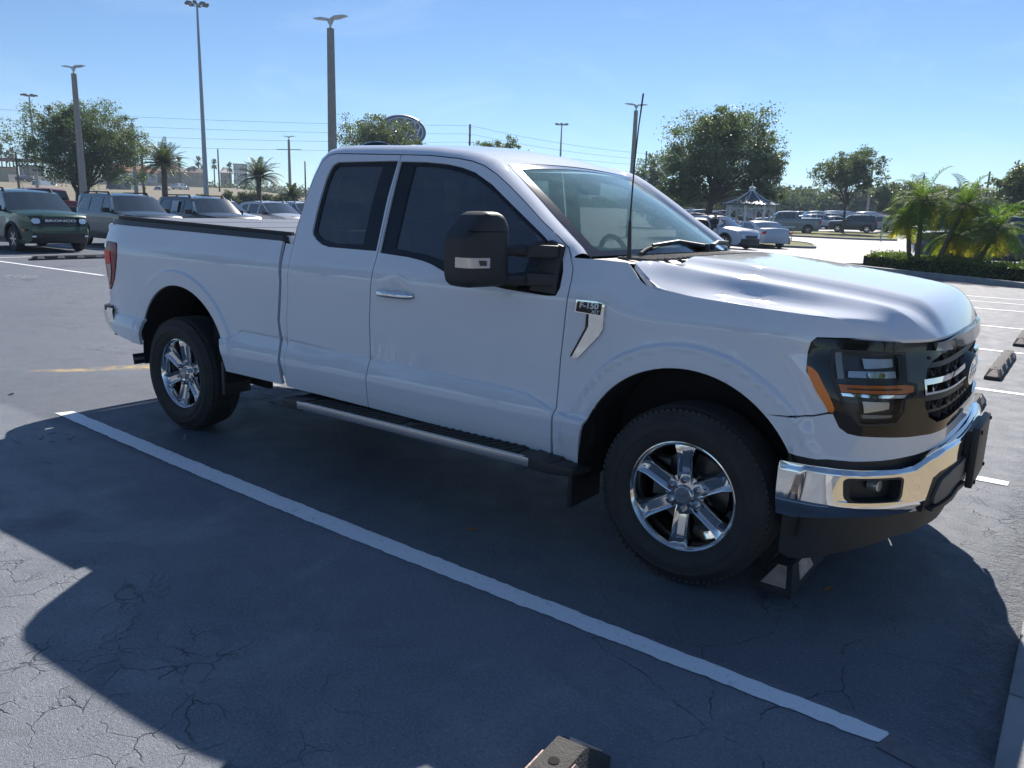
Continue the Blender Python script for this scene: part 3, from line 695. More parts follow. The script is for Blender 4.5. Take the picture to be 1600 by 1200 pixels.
b = MB(); b.box((-2.585, 0, 1.33), (.03, 1.80, .07)); b.build('bed_front_wall', white, truck)
# gap filler between cab and bed
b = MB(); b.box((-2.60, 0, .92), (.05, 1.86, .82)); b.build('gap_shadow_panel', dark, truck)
# tailgate and tail lamps
TG = lambda y, z: (-4.655-.05*sstep(1.20, 1.33, z)-.02*(1-(y/.8)**2)+.03*(abs(y)/.8)**4, y, z)
tg = panel('tailgate', [(-.80, .80), (.80, .80), (.80, 1.385), (-.80, 1.385)], TG, white, truck, .08, thick=.06, sgn=-1)
for s_ in (-1, 1): b = MB(); b.box((-4.565, s_*.85, 1.07), (.10, .12, .60)); b.build('tail_pillar', white, truck, bevel=.02)
px2 = lambda px, py: (-4.626+(px-156)/112-.045*max(0, (py-385)/70)*(1 if px < 165 else .6), 1.245-(py-376)/217.5)
tl = [(-4.640, 1.243), (-4.394, 1.240), (-4.378, 1.215), (-4.375, 1.149), (-4.402, 1.08), (-4.467, .98), (-4.52, .928), (-4.567, .894), (-4.600, .893), (-4.640, .93), (-4.648, 1.04)]
TLf = lambda off: (lambda x, z: (x, -(hs(max(x, -4.60), z)-max(0, (-4.60-x))*1.2)-off, z))
lamp = panel('tail_lamp', tl, TLf(.006), dredl, truck, .03, thick=.05, mirror=True)
for i in (0, 1):
    lm = lamp[i]
    for nm, poly, mt in (('red_lens', [(-4.646, 1.185), (-4.475, 1.180), (-4.478, 1.09), (-4.565, 1.088), (-4.572, .985), (-4.630, .985), (-4.648, 1.06)], redl), ('reverse_lens', [(-4.640, 1.238), (-4.555, 1.238), (-4.553, 1.202), (-4.642, 1.200)], clearl), ('inner_lens', [(-4.558, 1.082), (-4.478, 1.082), (-4.49, 1.03), (-4.545, .935), (-4.568, .97)], M_('smoked_lens', (.10, .085, .08), .15, coat=1) if i == 0 else bpy.data.materials['smoked_lens'])):
        o = panel(nm, poly, TLf(.010), mt, lm, .03, thick=.004)
        if i: o.data.transform(Matrix.Diagonal((1, -1, 1, 1))); o.data.flip_normals()
# rear bumper
rows = []
for y, x in ((-.975, -4.52), (-.972, -4.60), (-.955, -4.68), (-.91, -4.76), (-.84, -4.82), (-.70, -4.87), (-.4, -4.91), (0, -4.92), (.4, -4.91), (.70, -4.87), (.84, -4.82), (.91, -4.76), (.955, -4.68), (.972, -4.60), (.975, -4.52)):
    k = 1 if abs(y) < .9 else 1-(abs(y)-.9)/.075*.35
    rows.append([(x+.05, y*.985, .765), (x+.01, y, .762), (x, y, .735), (x+.012, y*.998, .66), (x+.05, y*.99, .60-.05*k*0), (x+.10, y*.97, .575)])
rb = loft('rear_bumper', rows, chrome, truck, smooth=50)
b = MB(); b.box((-4.76, 0, .767), (.20, 1.50, .012)); b.build('bumper_tread', blackp, rb, bevel=.003)
for s_ in (-1, 1): b = MB(); b.box((-4.585, s_*.958, .755), (.10, .025, .035)); b.build('bumper_cap', blackp, rb, bevel=.004)
b = MB(); b.box((-4.45, 0, .56), (.55, 1.72, .06)); b.build('rear_valance', dark, truck)
b = MB(); b.tube([(-4.10, -.45, .45), (-4.25, -.62, .42), (-4.36, -.80, .395), (-4.41, -.90, .385)], [.038, .038, .040, .040], 16, caps=False)
b.tube([(-4.405, -.89, .386), (-4.36, -.80, .395)], [.033, .033], 16, caps=False); b.build('exhaust_pipe', M_('exhaust_steel', (.10, .10, .11), .35, metal=.9), truck)
# underbody
b = MB()
b.box((.05, 0, .84), (1.25, 1.18, .56)); b.box((-3.62, 0, .95), (1.9, 1.25, .66)); b.box((-3.0, 0, .86), (.75, 1.80, .5)); b.box((-4.42, 0, .92), (.28, 1.76, .6))
b.box((-1.6, 0, .52), (1.9, 1.78, .12)); b.box((-.53, 0, .85), (.12, 1.80, .70)); b.build('underbody', dark, truck, smooth=0)
b = MB()
for s_ in (-1, 1): b.box((-2.0, s_*.42, .47), (5.2, .09, .14))
for x in (-3.9, -3.0, -1.8, -.6, .3): b.box((x, 0, .47), (.08, .84, .10))
b.cyl((-3.693, -.80, .40), (-3.693, .80, .40), .05, n=12); b.cyl((-3.693, -.14, .40), (-3.693, .14, .40), .15, n=16)
b.cyl((0, -.80, .40), (0, .80, .40), .035, n=10); b.cyl((-3.55, 0, .42), (-1.0, .05, .50), .04, n=10); b.box((-.2, 0, .42), (.5, .7, .16))
b.build('chassis', M_('chassis_black', (.03, .028, .026), .7), truck)
for cx, cz, r in ((FA, FZ, FR), (RA, RZ, RR)):
    rows = [[(cx+r*1.0*cos(t), -y, cz+r*1.0*sin(t)) for t in [radians(-12+i*204/24) for i in range(25)]] for y in (.965, .62)]
    loft('wheel_liner', rows, liner, truck, mirror=True)
    for s_ in (-1, 1): b = MB(); b.box((cx, s_*.615, cz+.12), (r*1.96, .02, .62)); b.build('liner_back', liner, truck)
# side steps
for s_ in (-1, 1):
    st = bpy.data.objects.new('side_step', None); link(st, truck)
    b = MB(); b.box((-1.50, s_*.985, .425), (1.84, .21, .035)); b.build('step_board', blackp, st, bevel=.006)
    b = MB(); b.box((-1.50, s_*1.088, .424), (1.62, .022, .046)); b.build('step_trim', silver, st, bevel=.006, seg=3)
    b = MB()
    for x0, x1 in ((-2.22, -1.54), (-1.46, -.78)): b.box(((x0+x1)/2, s_*1.01, .446), (x1-x0, .115, .006))
    for x0, x1 in ((-2.2, -1.56), (-1.44, -.80)):
        n = 13
        for i in range(n): b.box((x0+(x1-x0)*(i+.5)/n, s_*1.01, .451), (.018, .10, .006), rz=.5*s_)
    b.build('step_pad', rubber, st, smooth=0)
    for x, d in ((-2.36, -1), (-.62, 1)):
        b = MB(); b.add([(x-d*.10, s_*.915, .452), (x-d*.10, s_*1.098, .452), (x+d*.03, s_*1.098, .446), (x+d*.14, s_*1.05, .425), (x+d*.17, s_*.92, .415),
                         (x-d*.10, s_*.915, .395), (x-d*.10, s_*1.098, .395), (x+d*.03, s_*1.098, .39), (x+d*.13, s_*1.05, .385), (x+d*.16, s_*.92, .385)],
                        [(0, 1, 2, 3, 4), (9, 8, 7, 6, 5), (0, 5, 6, 1), (1, 6, 7, 2), (2, 7, 8, 3), (3, 8, 9, 4), (4, 9, 5, 0)])
        b.build('step_end', blackp, st, bevel=.008)
    b = MB()
    for x in (-2.2, -1.5, -.8): b.box((x, s_*.84, .405), (.06, .20, .025))
    b.build('step_bracket', blackp, st)
# mud flaps
for s_ in (-1, 1):
    b = MB(); b.box((-.548, s_*.825, .37), (.022, .27, .34)); b.build('mud_flap', blackp, truck, bevel=.005)
    b = MB(); b.box((-3.19, s_*.875, .43), (.03, .20, .22)); b.build('mud_flap', blackp, truck, bevel=.006)
# wheels
def wheel_parts(parent, r_t=.387, r_r=.242, wdt=.265, full=True):
    """wheel axis along y, outside face at y = -w/2; returns nothing"""
    h = wdt/2
    prof = [(r_r-.012, -h+.045), (r_r+.004, -h+.018), (r_r+.022, -h+.004), (r_r+.050, -h-.003), (r_r+.053, -h-.007), (r_r+.058, -h-.007), (r_r+.061, -h-.004), (r_r+.085, -h-.002), (r_r+.088, -h-.004), (r_r+.092, -h-.003), (r_t-.042, -h+.010), (r_t-.022, -h+.024), (r_t-.009, -h+.042), (r_t-.003, -h+.060)]
    n = 9
    for i in range(n):
        y = -h+.066+(wdt-.132)*i/(n-1)
        prof += [(r_t, y-.006), (r_t, y+.004), (r_t-.007, y+.006), (r_t-.007, y+.009)] if i < n-1 else [(r_t, y)]
    prof += [(r_t-.009, h-.042), (r_t-.03, h-.016), (r_r+.10, h), (r_r+.03, h-.004), (r_r-.01, h-.04)]
    b = MB(); b.lathe(prof, 72); ty = b.build('tyre', rubber, parent, smooth=30)
    b = MB()
    for k in range(84):
        t = 2*pi*k/84; T = Matrix.Rotation(t, 4, 'Y')
        b.box((r_t-.014, -h+.040, 0), (.012, .030, .018), M=T @ Matrix.Rotation(0, 4, 'Z')); b.box((r_t-.014, h-.040, 0), (.012, .030, .018), M=T)
    o = b.build('tread_block', rubber, ty, smooth=0); tag(o, kind='stuff')
    rim = bpy.data.objects.new('rim', None); link(rim, parent)
    yo = -h+.040
    b = MB(); b.lathe([(r_r-.010, yo+.020), (r_r+.004, yo-.004), (r_r+.003, yo-.012), (r_r-.006, yo-.014), (r_r-.016, yo-.006), (r_r-.022, yo+.012), (r_r-.030, yo+.05), (r_r-.034, yo+.14), (r_r-.03, h-.03)], 72)
    b.build('rim_barrel', rimm, rim, smooth=40)
    # spokes
    for k in range(6):
        T = Matrix.Rotation(2*pi*k/6+pi/2, 4, 'Y')
        b = MB(); secs = []
        for r, w1, yy, dd in ((.045, .034, yo+.030, .03), (.080, .038, yo+.020, .035), (.13, .0385, yo+.012, .035), (.18, .040, yo+.004, .03), (.212, .047, yo-.001, .02), (.228, .056, yo+.002, .012)):
            # across: outer flange, ridge, recess, ridge, flange
            secs.append([(r, yy+dd+.01, -w1-.004), (r, yy+.010, -w1), (r, yy-.002, -w1+.005), (r, yy, -w1+.010), (r, yy+.015, -w1*.42), (r, yy+.015, w1*.42), (r, yy, w1-.010), (r, yy-.002, w1-.005), (r, yy+.010, w1), (r, yy+dd+.01, w1+.004)])
        m = len(secs[0]); vs = [T @ Vector(p) for s_ in secs for p in s_]
        b.add(vs, [(i*m+j, i*m+j+1, (i+1)*m+j+1, (i+1)*m+j) for i in range(len(secs)-1) for j in range(m-1)])
        b.build('spoke', rimm, rim, smooth=38)
    b = MB(); b.lathe([(.0, yo+.012), (.036, yo+.011), (.040, yo+.014), (.045, yo+.024), (.058, yo+.026), (.088, yo+.030), (.088, yo+.045), (.088, yo+.09)], 36); b.build('hub', rimm, rim, smooth=40)
    b = MB(); b.lathe([(.0, yo+.006), (.031, yo+.007), (.037, yo+.012)], 28); b.build('centre_cap', M_('cap_grey', (.20, .22, .25), .3, coat=1) if 'cap_grey' not in bpy.data.materials else bpy.data.materials['cap_grey'], rim)
    text_obj('cap_script', 'Ford', .026, chrome, rim, Matrix.Translation((0, yo+.004, 0)) @ Matrix.Rotation(pi/2, 4, 'X') @ Matrix.Rotation(.35, 4, 'Z'), .0005, shear=.3)
    for k in range(6):
        t = 2*pi*k/6+pi/6*0+pi/2; b = MB(); c, s_ = cos(t)*.068, sin(t)*.068
        b.cyl((c, yo+.032, s_), (c, yo+.006, s_), .0155, .0145, 6); b.cyl((c, yo+.006, s_), (c, yo-.001, s_), .0145, .008, 10); b.build('lug_nut', M_('lug_steel', (.35, .36, .38), .2, metal=1) if 'lug_steel' not in bpy.data.materials else bpy.data.materials['lug_steel'], rim)
    b = MB(); b.lathe([(.05, yo+.115), (.165, yo+.115), (.165, yo+.135), (.05, yo+.135)], 40); b.build('brake_disc', M_('disc_iron', (.16, .15, .15), .4, metal=.8) if 'disc_iron' not in bpy.data.materials else bpy.data.materials['disc_iron'], rim)
    b = MB(); b.box((-.135, yo+.115, .03), (.075, .07, .19)); b.build('brake_caliper', M_('caliper_grey', (.13, .13, .135), .5), rim, bevel=.01)
    b = MB(); b.cyl((0, yo+.14, 0), (0, h-.02, 0), .172, n=32); b.build('brake_shield', dark, rim)
for x in (0, -3.693):
    for s_ in (-1, 1):
        wroot = bpy.data.objects.new('wheel', None); link(wroot, truck)
        wroot.location = (x, s_*.8585, .387); wroot.rotation_euler = (0, radians(0 if x == 0 else 8), 0 if s_ < 0 else pi)
        if x == 0 and s_ < 0: wheel_parts(wroot); W0 = wroot
        else:
            for ch in W0.children: copy_flat = None
# wheels deeper than three levels are flattened: tyre and rim pieces hang straight on the wheel
def flatten(root):
    for ch in list(root.children):
        for g2 in list(ch.children):
            g2.parent = root
        if ch.type == 'EMPTY': bpy.data.objects.remove(ch)
flatten(W0)
for wr in [o for o in truck.children if o.name.startswith('wheel') and o.type == 'EMPTY' and o is not W0]:
    for ch in W0.children:
        c = ch.copy(); COL.objects.link(c); c.parent = wr
# badge and script on the fender, door handles
for i, sg in ((0, 1), (1, -1)):
    bd = bpy.data.objects.new('fender_badge', None); link(bd, truck)
    def sp(name, poly, mat, off, thick=.012, holes=()):
        o = panel(name, XZ(poly), US(off), mat, bd, .03, [XZ(h) for h in holes], thick=thick)
        if sg < 0: o.data.transform(Matrix.Diagonal((1, -1, 1, 1))); o.data.flip_normals()
    sp('badge_chrome', [(-.537, 1.178), (-.543, 1.121), (-.470, 1.119), (-.472, 1.066), (-.480, 1.050), (-.556, .918), (-.549, .911), (-.525, .917), (-.418, 1.030), (-.400, 1.062), (-.395, 1.172), (-.400, 1.177)], chrome, .010)
    sp('badge_black', [(-.484, 1.122), (-.470, 1.119), (-.472, 1.066), (-.480, 1.050), (-.556, .918), (-.566, .922), (-.490, 1.056)], gloss, .007)
    sp('badge_plate', [(-.530, 1.171), (-.536, 1.126), (-.413, 1.120), (-.408, 1.170)], gloss, .0115, .002)
    yy = -hs(-.47, 1.15)
    for tx, sz, px_, pz_ in (('F-150', .036, -.471, 1.155), ('XLT', .018, -.437, 1.131)):
        Mx = Matrix.Translation((px_, sg*(yy-.013), pz_)) @ (Matrix.Identity(4) if sg > 0 else Matrix.Rotation(pi, 4, 'Z')) @ Matrix.Rotation(pi/2, 4, 'X')
        text_obj('badge_text', tx, sz, M_('badge_white', (.75, .76, .78), .3) if 'badge_white' not in bpy.data.materials else bpy.data.materials['badge_white'], bd, Mx, .001, shear=.12, offset=.0012 if sz > .02 else .0005, sx=1.15)
    d = FD[i]; rows = []
    for t in range(11):
        u = t/10; x = -1.774+.268*u; z = 1.103+.002*u; o_ = .040*sin(pi*u)**.5 if 0 < u < 1 else 0; hw = .0175 if 0 < t < 10 else .012
        y = -(hs(-1.64, 1.06)+.006+o_*.85)
        rows.append([(x, y-(-1 if a_ == 0 else -1)*0 + dy, z+dz) for a_, (dy, dz) in enumerate(((.02, -hw), (.002, -hw), (-.006, -hw*.6), (-.008, 0), (-.006, hw*.6), (.002, hw), (.02, hw)))])
    if sg < 0: rows = [[(p[0], -p[1], p[2]) for p in r] for r in rows]
    loft('door_handle', rows, chrome, d, closed=True, smooth=60)
# tow mirrors
mg = M_('mirror_glass', (.8, .82, .85), .02, metal=1)
for sg in (1, -1):
    mr = bpy.data.objects.new('tow_mirror', None); link(mr, truck)
    def mm(p): return (p[0], p[1]*sg, p[2])
    # face outline in (w across, z), w from inner .0 to outer .29
    fo = [(.0, 1.232), (.0, 1.40), (.004, 1.49), (.03, 1.528), (.07, 1.540), (.145, 1.540), (.185, 1.525), (.255, 1.458), (.283, 1.43), (.288, 1.39), (.288, 1.268), (.276, 1.232), (.24, 1.212), (.04, 1.214)]
    fo = fillet(fo, .012, 3)
    cxw, czw = .145, 1.37
    rows = []
    for k, (sc, dep) in enumerate(((.25, .0525), (.55, .052), (.80, .047), (.93, .035), (.985, .018), (1.0, 0), (1.0, -.06), (.99, -.095), (.95, -.10))):
        rows.append([mm((-.865+dep-(cxw+(w_-cxw)*sc)*.80*.33, -1.095-(cxw+(w_-cxw)*sc)*.80*.945-dep*.1, czw+(z-czw)*sc)) for w_, z in fo])
    b = MB(); m = len(rows[0]); vs = [p for r in rows for p in r]
    b.add(vs, [(i*m+j, i*m+(j+1) % m, (i+1)*m+(j+1) % m, (i+1)*m+j) for i in range(len(rows)-1) for j in range(m)]+[tuple(range(m)), tuple(range(len(rows)*m-1, (len(rows)-1)*m-1, -1))])
    b.build('mirror_shell', blackp, mr, smooth=45)
    def face(w_, z, dep): w_ = w_*.80; return mm((-.865+dep-w_*.33, -1.095-w_*.945-dep*.1, z))
    loft('shell_seam', [[face(u, 1.4535, dp-.01), face(u, 1.4535, dp), face(u, 1.4570, dp), face(u, 1.4570, dp-.01)] for u, dp in ((.002, .004), (.005, .020), (.012, .036), (.031, .0475), (.067, .0523), (.145, .0530), (.222, .0523), (.258, .0475), (.276, .036))], dark, mr, smooth=0)
    loft('signal_lens', [[face(u, 1.300, dp-.03), face(u, 1.300, dp), face(u, 1.344, dp), face(u, 1.344, dp-.03)] for u, dp in ((.150, .03), (.152, .057), (.23, .058), (.262, .054), (.280, .044), (.293, .022), (.294, -.02))], clearl, mr, smooth=30)
    b = MB(); b.prism([(.175, 1.310), (.218, 1.311), (.226, 1.333), (.175, 1.332)], lambda u, v: face(u, v, .0600), lambda u, v: face(u, v, .0)); b.build('signal_recess', M_('lens_dark', (.05, .05, .055), .2) if 'lens_dark' not in bpy.data.materials else bpy.data.materials['lens_dark'], mr)
    b = MB(); b.prism([(.03, 1.24), (.26, 1.24), (.26, 1.41), (.03, 1.41)], lambda u, v: face(u, v, -.103), lambda u, v: face(u, v, -.09)); b.build('mirror_glass', mg, mr)
    for z in (1.372, 1.247):
        b = MB(); b.tube([mm((-.885, -1.11, z)), mm((-.83, -1.06, z+.002)), mm((-.79, -1.03, z+.003))], [.028, .024, .026], 10); b.build('mirror_arm', blackp, mr)
        b = MB(); b.add([mm(p) for p in [(-.83, -1.055, z-.028), (-.66, -.975, z-.026), (-.66, -.975, z+.030), (-.83, -1.055, z+.030), (-.83, -.99, z-.028), (-.66, -.94, z-.026), (-.66, -.94, z+.03), (-.83, -.99, z+.030)]],
                        [(0, 1, 2, 3), (7, 6, 5, 4), (0, 4, 5, 1), (1, 5, 6, 2), (2, 6, 7, 3), (3, 7, 4, 0)]); b.build('arm_bracket', blackp, mr, bevel=.008)
    b = MB(); b.add([mm(p) for p in [(-.80, -.985, 1.195), (-.655, -.985, 1.188), (-.645, -.955, 1.40), (-.72, -.955, 1.425), (-.80, -.95, 1.195), (-.655, -.95, 1.188), (-.645, -.92, 1.40), (-.72, -.92, 1.425)]],
                    [(0, 1, 2, 3), (7, 6, 5, 4), (0, 4, 5, 1), (1, 5, 6, 2), (2, 6, 7, 3), (3, 7, 4, 0)]); b.build('mirror_foot', blackp, mr, bevel=.006)
# antenna, roof pod, wipers
b = MB(); b.tube([(-.395, -.800, 1.352), (-.40, -.800, 1.46), (-.402, -.800, 1.52)], [.011, .009, .006], 10)
b.tube([(-.402, -.800, 1.52), (-.396, -.802, 1.75), (-.385, -.804, 1.92), (-.372, -.806, 2.045)], [.0042, .0034, .003, .004], 8); b.build('antenna_mast', blackp, truck)
rows = []
for i in range(9):
    t = i/8; k = sin(pi*t)**.6+.02
    rows.append([(-2.50+.26*t, -.40+.05*k*cos(a_), 1.900+.035*k*max(0, sin(a_))) for a_ in [pi*j/8 for j in range(9)]])
loft('roof_pod', rows, gloss, truck)
wb = M_('wiper_black', (.015, .015, .016), .45)
for pts in (((-.42, -.62, 1.385), (-.47, -.42, 1.405), (-.46, -.15, 1.420), (-.38, .02, 1.395)), ((-.38, .10, 1.395), (-.43, .30, 1.415), (-.45, .50, 1.410), (-.49, .66, 1.39))):
    wp = bpy.data.objects.new('wiper', None); link(wp, truck)
    b = MB(); b.tube([(pts[3] if pts[0][1] < 0 else pts[0]), (pts[2] if pts[0][1] < 0 else pts[1]), (pts[1] if pts[0][1] < 0 else pts[2])], [.014, .010, .007], 6); b.build('wiper_arm', wb, wp)
    b = MB(); b.tube([Vector(p)+Vector((-.012, 0, -.012)) for p in spline(pts, 4)], .007, 6); b.build('wiper_blade', rubber, wp)
    b = MB(); e_ = pts[3] if pts[0][1] < 0 else pts[0]; b.cyl((e_[0], e_[1], e_[2]-.02), (e_[0], e_[1], e_[2]+.015), .020, .014, 10); b.build('wiper_pivot', wb, wp)
# cabin
cb = bpy.data.objects.new('cabin', None); link(cb, truck)
rows = []
for i in range(13):
    y = -.78+1.56*i/12
    bz = .022*math.exp(-((y-.38)/.16)**2)
    xs = ws_b(y/.82).x
    rows.append([(xs-.02, y, 1.325), (xs-.10, y, 1.335), (xs-.26, y, 1.328+bz), (-.93, y, 1.300+bz), (-.98, y, 1.25), (-.97, y, 1.0)])
loft('dashboard', rows, dashm, cb)
for y in (-.38, .38):
    b = MB(); b.box((-1.62, y, .92), (.50, .52, .16)); b.build('seat', seatm, cb, bevel=.05)
    b = MB(); b.box((-1.86, y, 1.20), (.15, .50, .56), M=Matrix.Translation((-1.86, 0, 1)) @ Matrix.Rotation(-.22, 4, 'Y') @ Matrix.Translation((1.86, 0, -1))); b.build('backrest', seatm, cb, bevel=.05)
    b = MB(); b.box((-1.98, y, 1.565), (.10, .28, .19)); b.build('headrest', seatm, cb, bevel=.035)
b = MB(); b.box((-2.36, 0, 1.12), (.14, 1.40, .58)); b.build('rear_bench', seatm, cb, bevel=.04)
for y in (-.45, .45):
    b = MB(); b.box((-2.40, y, 1.47), (.08, .24, .13)); b.build('headrest', seatm, cb, bevel=.03)
b = MB(); n = 28
pts = [(-1.10+.05*sin(2*pi*k/n)*-1, .38+.185*cos(2*pi*k/n), 1.24+.175*sin(2*pi*k/n)) for k in range(n+1)]; b.tube(pts, .015, 8, caps=False)
b.box((-1.09, .38, 1.24), (.03, .30, .05)); b.cyl((-1.08, .38, 1.24), (-.9, .38, 1.18), .03); b.build('steering_wheel', dashm, cb)
b = MB(); b.box((-1.10, 0, 1.685), (.03, .24, .07)); b.build('mirror', dashm, cb, bevel=.01)
b = MB(); b.box((-1.16, 0, 1.735), (.10, .16, .05)); b.build('sensor_pod', dashm, cb, bevel=.015)
b = MB(); b.box((-.93, 0, 1.30), (.02, .30, .12)); b.build('screen', gloss, cb, bevel=.005)
b = MB(); b.box((-1.5, 0, .62), (1.9, 1.7, .06)); b.build('cabin_floor', dashm, cb)
# ------------------------------------------------------------------ ground, lines, kerbs
def T(x, y):
    d = hypot(x, y) if y > 0 else abs(x) if x < 0 else 0
    return lin(d, [(0, 0), (46, 0), (80, .35), (100, .75), (150, 1.6), (300, 4), (900, 10)])
def hor(px):
    t = -(_f.z+(px-800)/FPX*_r2.z)/_u2.z; return 600-FPX*t
def ray(px, py): return _f+_r2*((px-800)/FPX)-_u2*((py-600)/FPX)
def at(px, d):
    """ground point at distance d in the direction seen at column px on the horizon"""
    v = ray(px, hor(px)); L = hypot(v.x, v.y); x, y = CAM.x+v.x/L*d, CAM.y+v.y/L*d
    return Vector((x, y, T(x, y)))
def zat(px, py, d):
    """height of what is seen at (px, py) at distance d"""
    v = ray(px, py); return CAM.z+v.z/hypot(v.x, v.y)*d
m, t, p = nodes_of('asphalt'); N = t.nodes.new; Lk = t.links.new
tc = N('ShaderNodeTexCoord')
def noise(sc, det=6, ro=.6, dist=0, vec=None):
    n = N('ShaderNodeTexNoise'); n.inputs['Scale'].default_value = sc; n.inputs['Detail'].default_value = det; n.inputs['Roughness'].default_value = ro; n.inputs['Distortion'].default_value = dist
    Lk(vec or tc.outputs['Object'], n.inputs['Vector']); return n.outputs['Fac']
def rng(s, a, b, c=0, d=1):
    r = N('ShaderNodeMapRange'); r.inputs[1].default_value = a; r.inputs[2].default_value = b; r.inputs[3].default_value = c; r.inputs[4].default_value = d; Lk(s, r.inputs[0]); return r.outputs[0]
def mixc(f, a, b, mode='MIX'):
    x = N('ShaderNodeMix'); x.data_type = 'RGBA'; x.blend_type = mode
    (Lk(f, x.inputs[0]) if hasattr(f, 'is_linked') else setattr(x.inputs[0], 'default_value', f))
    for i, v in ((6, a), (7, b)):
        if isinstance(v, tuple): x.inputs[i].default_value = (*v, 1)
        else: Lk(v, x.inputs[i])
    return x.outputs[2]
def mth(op, a, b=None):
    x = N('ShaderNodeMath'); x.operation = op
    for i, v in ((0, a), (1, b)):
        if v is None: continue
        if isinstance(v, (int, float)): x.inputs[i].default_value = v
        else: Lk(v, x.inputs[i])
    return x.outputs[0]
big = rng(noise(.35, 4, .6, .6), .35, .65); mid = rng(noise(2.6, 6, .65, .4), .3, .7); fine = rng(noise(90, 3, .7), .25, .75); grit = rng(noise(260, 2, .6), .3, .7)
sep = N('ShaderNodeSeparateXYZ'); Lk(tc.outputs['Object'], sep.inputs[0])
c = mixc(big, (.170, .192, .225), (.245, .268, .300)); c = mixc(mth('MULTIPLY', mid, .45), c, (.270, .300, .340))
c = mixc(mth('MULTIPLY', rng(noise(1.4, 8, .72, 2.0), .50, .64), .35), c, (.105, .125, .155))
# the sealed stalls are a little darker than the older strip left of the near line
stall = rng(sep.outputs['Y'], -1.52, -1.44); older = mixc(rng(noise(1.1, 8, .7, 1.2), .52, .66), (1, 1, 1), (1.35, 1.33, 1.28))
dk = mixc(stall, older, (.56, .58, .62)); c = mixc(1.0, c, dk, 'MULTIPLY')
c = mixc(mth('MULTIPLY', fine, .62), c, (.085, .105, .140)); c = mixc(mth('MULTIPLY', rng(noise(120, 3, .6), .58, .68), .6), c, (.42, .46, .52)); c = mixc(mth('MULTIPLY', rng(noise(70, 4, .7), .57, .66), .5), c, (.07, .085, .11))
# oil and patch stains
st = rng(noise(.9, 5, .55, .8), .63, .72); c = mixc(mth('MULTIPLY', st, .5), c, (.045, .052, .062))
# cracks
vm = N('ShaderNodeVectorMath'); vm.operation = 'MULTIPLY_ADD'; nn = N('ShaderNodeTexNoise'); nn.inputs['Scale'].default_value = 3.5; nn.inputs['Detail'].default_value = 6; Lk(tc.outputs['Object'], nn.inputs['Vector'])
Lk(nn.outputs['Color'], vm.inputs[0]); vm.inputs[1].default_value = (.28, .28, .28); Lk(tc.outputs['Object'], vm.inputs[2])
def blob(cx, cy, sx, sy, rot=0):
    mpn = N('ShaderNodeMapping'); mpn.vector_type = 'TEXTURE'; mpn.inputs['Location'].default_value = (cx, cy, 0); mpn.inputs['Rotation'].default_value = (0, 0, rot); mpn.inputs['Scale'].default_value = (sx, sy, 1)
    Lk(tc.outputs['Object'], mpn.inputs[0]); l = N('ShaderNodeVectorMath'); l.operation = 'LENGTH'; Lk(mpn.outputs[0], l.inputs[0]); return rng(l.outputs['Value'], .2, 1.0, 1, 0)
zone = mth('MAXIMUM', mth('MAXIMUM', blob(-2.1, -3.3, 2.6, 1.1, .1), blob(1.05, .75, .5, 1.1)), mth('MAXIMUM', blob(-.9, -2.7, 1.0, .6), blob(-1.9, -2.6, .8, .5)))
def crack(sc, wd, lo, hi, msc):
    v = N('ShaderNodeTexVoronoi'); v.feature = 'DISTANCE_TO_EDGE'; v.inputs['Scale'].default_value = sc; Lk(vm.outputs[0], v.inputs['Vector'])
    a = rng(v.outputs['Distance'], 0, wd, 1, 0); return mth('MULTIPLY', mth('MULTIPLY', a, mth('MAXIMUM', mth('MULTIPLY', zone, rng(noise(1.7, 3, .5), .40, .50)), rng(noise(msc, 3, .5), lo, hi))), rng(noise(7, 4, .6), .42, .55))
crk = mth('MAXIMUM', crack(6.5, .022, .56, .64, .7), crack(1.6, .006, .56, .63, .35))
c = mixc(mth('MULTIPLY', crk, .75), c, (.030, .038, .050))
# yellow sandy drip near the tail of the truck
yel = mth('MULTIPLY', mth('MAXIMUM', blob(-6.15, -.50, .45, .10, .9), blob(-5.85, .0, .55, .16, .9)), rng(noise(9, 5, .6), .35, .6))
c = mixc(mth('MULTIPLY', yel, .8), c, (.62, .44, .17))
# crumbled edge by the walkway
ed = mth('MULTIPLY', rng(sep.outputs['X'], 1.02, 1.22), rng(noise(14, 5, .7), .40, .60)); c = mixc(mth('MULTIPLY', ed, .6), c, (.05, .058, .07))
Lk(c, p.inputs['Base Color']); p.inputs['Roughness'].default_value = .62; p.inputs['Specular IOR Level'].default_value = .45
Lk(rng(noise(5, 4, .6), .3, .7, .52, .74), p.inputs['Roughness'])
hgt = mth('ADD', mth('MULTIPLY', fine, .0022), mth('MULTIPLY', grit, .0016)); hgt = mth('SUBTRACT', hgt, mth('MULTIPLY', crk, .008)); hgt = mth('ADD', hgt, mth('MULTIPLY', mth('MULTIPLY', rng(noise(22, 4, .7), .3, .7), rng(sep.outputs['X'], .98, 1.15)), .012)); hgt = mth('ADD', hgt, mth('MULTIPLY', noise(40, 5, .7), .0022))
bp2 = N('ShaderNodeBump'); bp2.inputs['Strength'].default_value = 1; bp2.inputs['Distance'].default_value = 1.0; Lk(hgt, bp2.inputs['Height']); Lk(bp2.outputs[0], p.inputs['Normal'])
asphalt = m
xs = sorted(set([-900, -600, -400, -300, -220, -170, -140, -120]+list(range(-100, 101, 10))+[130, 180, 260, 400, 700]))
ys = sorted(set([-500, -300, -180, -100, -60, -30, -10]+list(range(0, 160, 10))+[180, 220, 280, 360, 500, 800, 1300]))
vsg = [(x, y, T(x, y)) for y in ys for x in xs]; nx = len(xs)
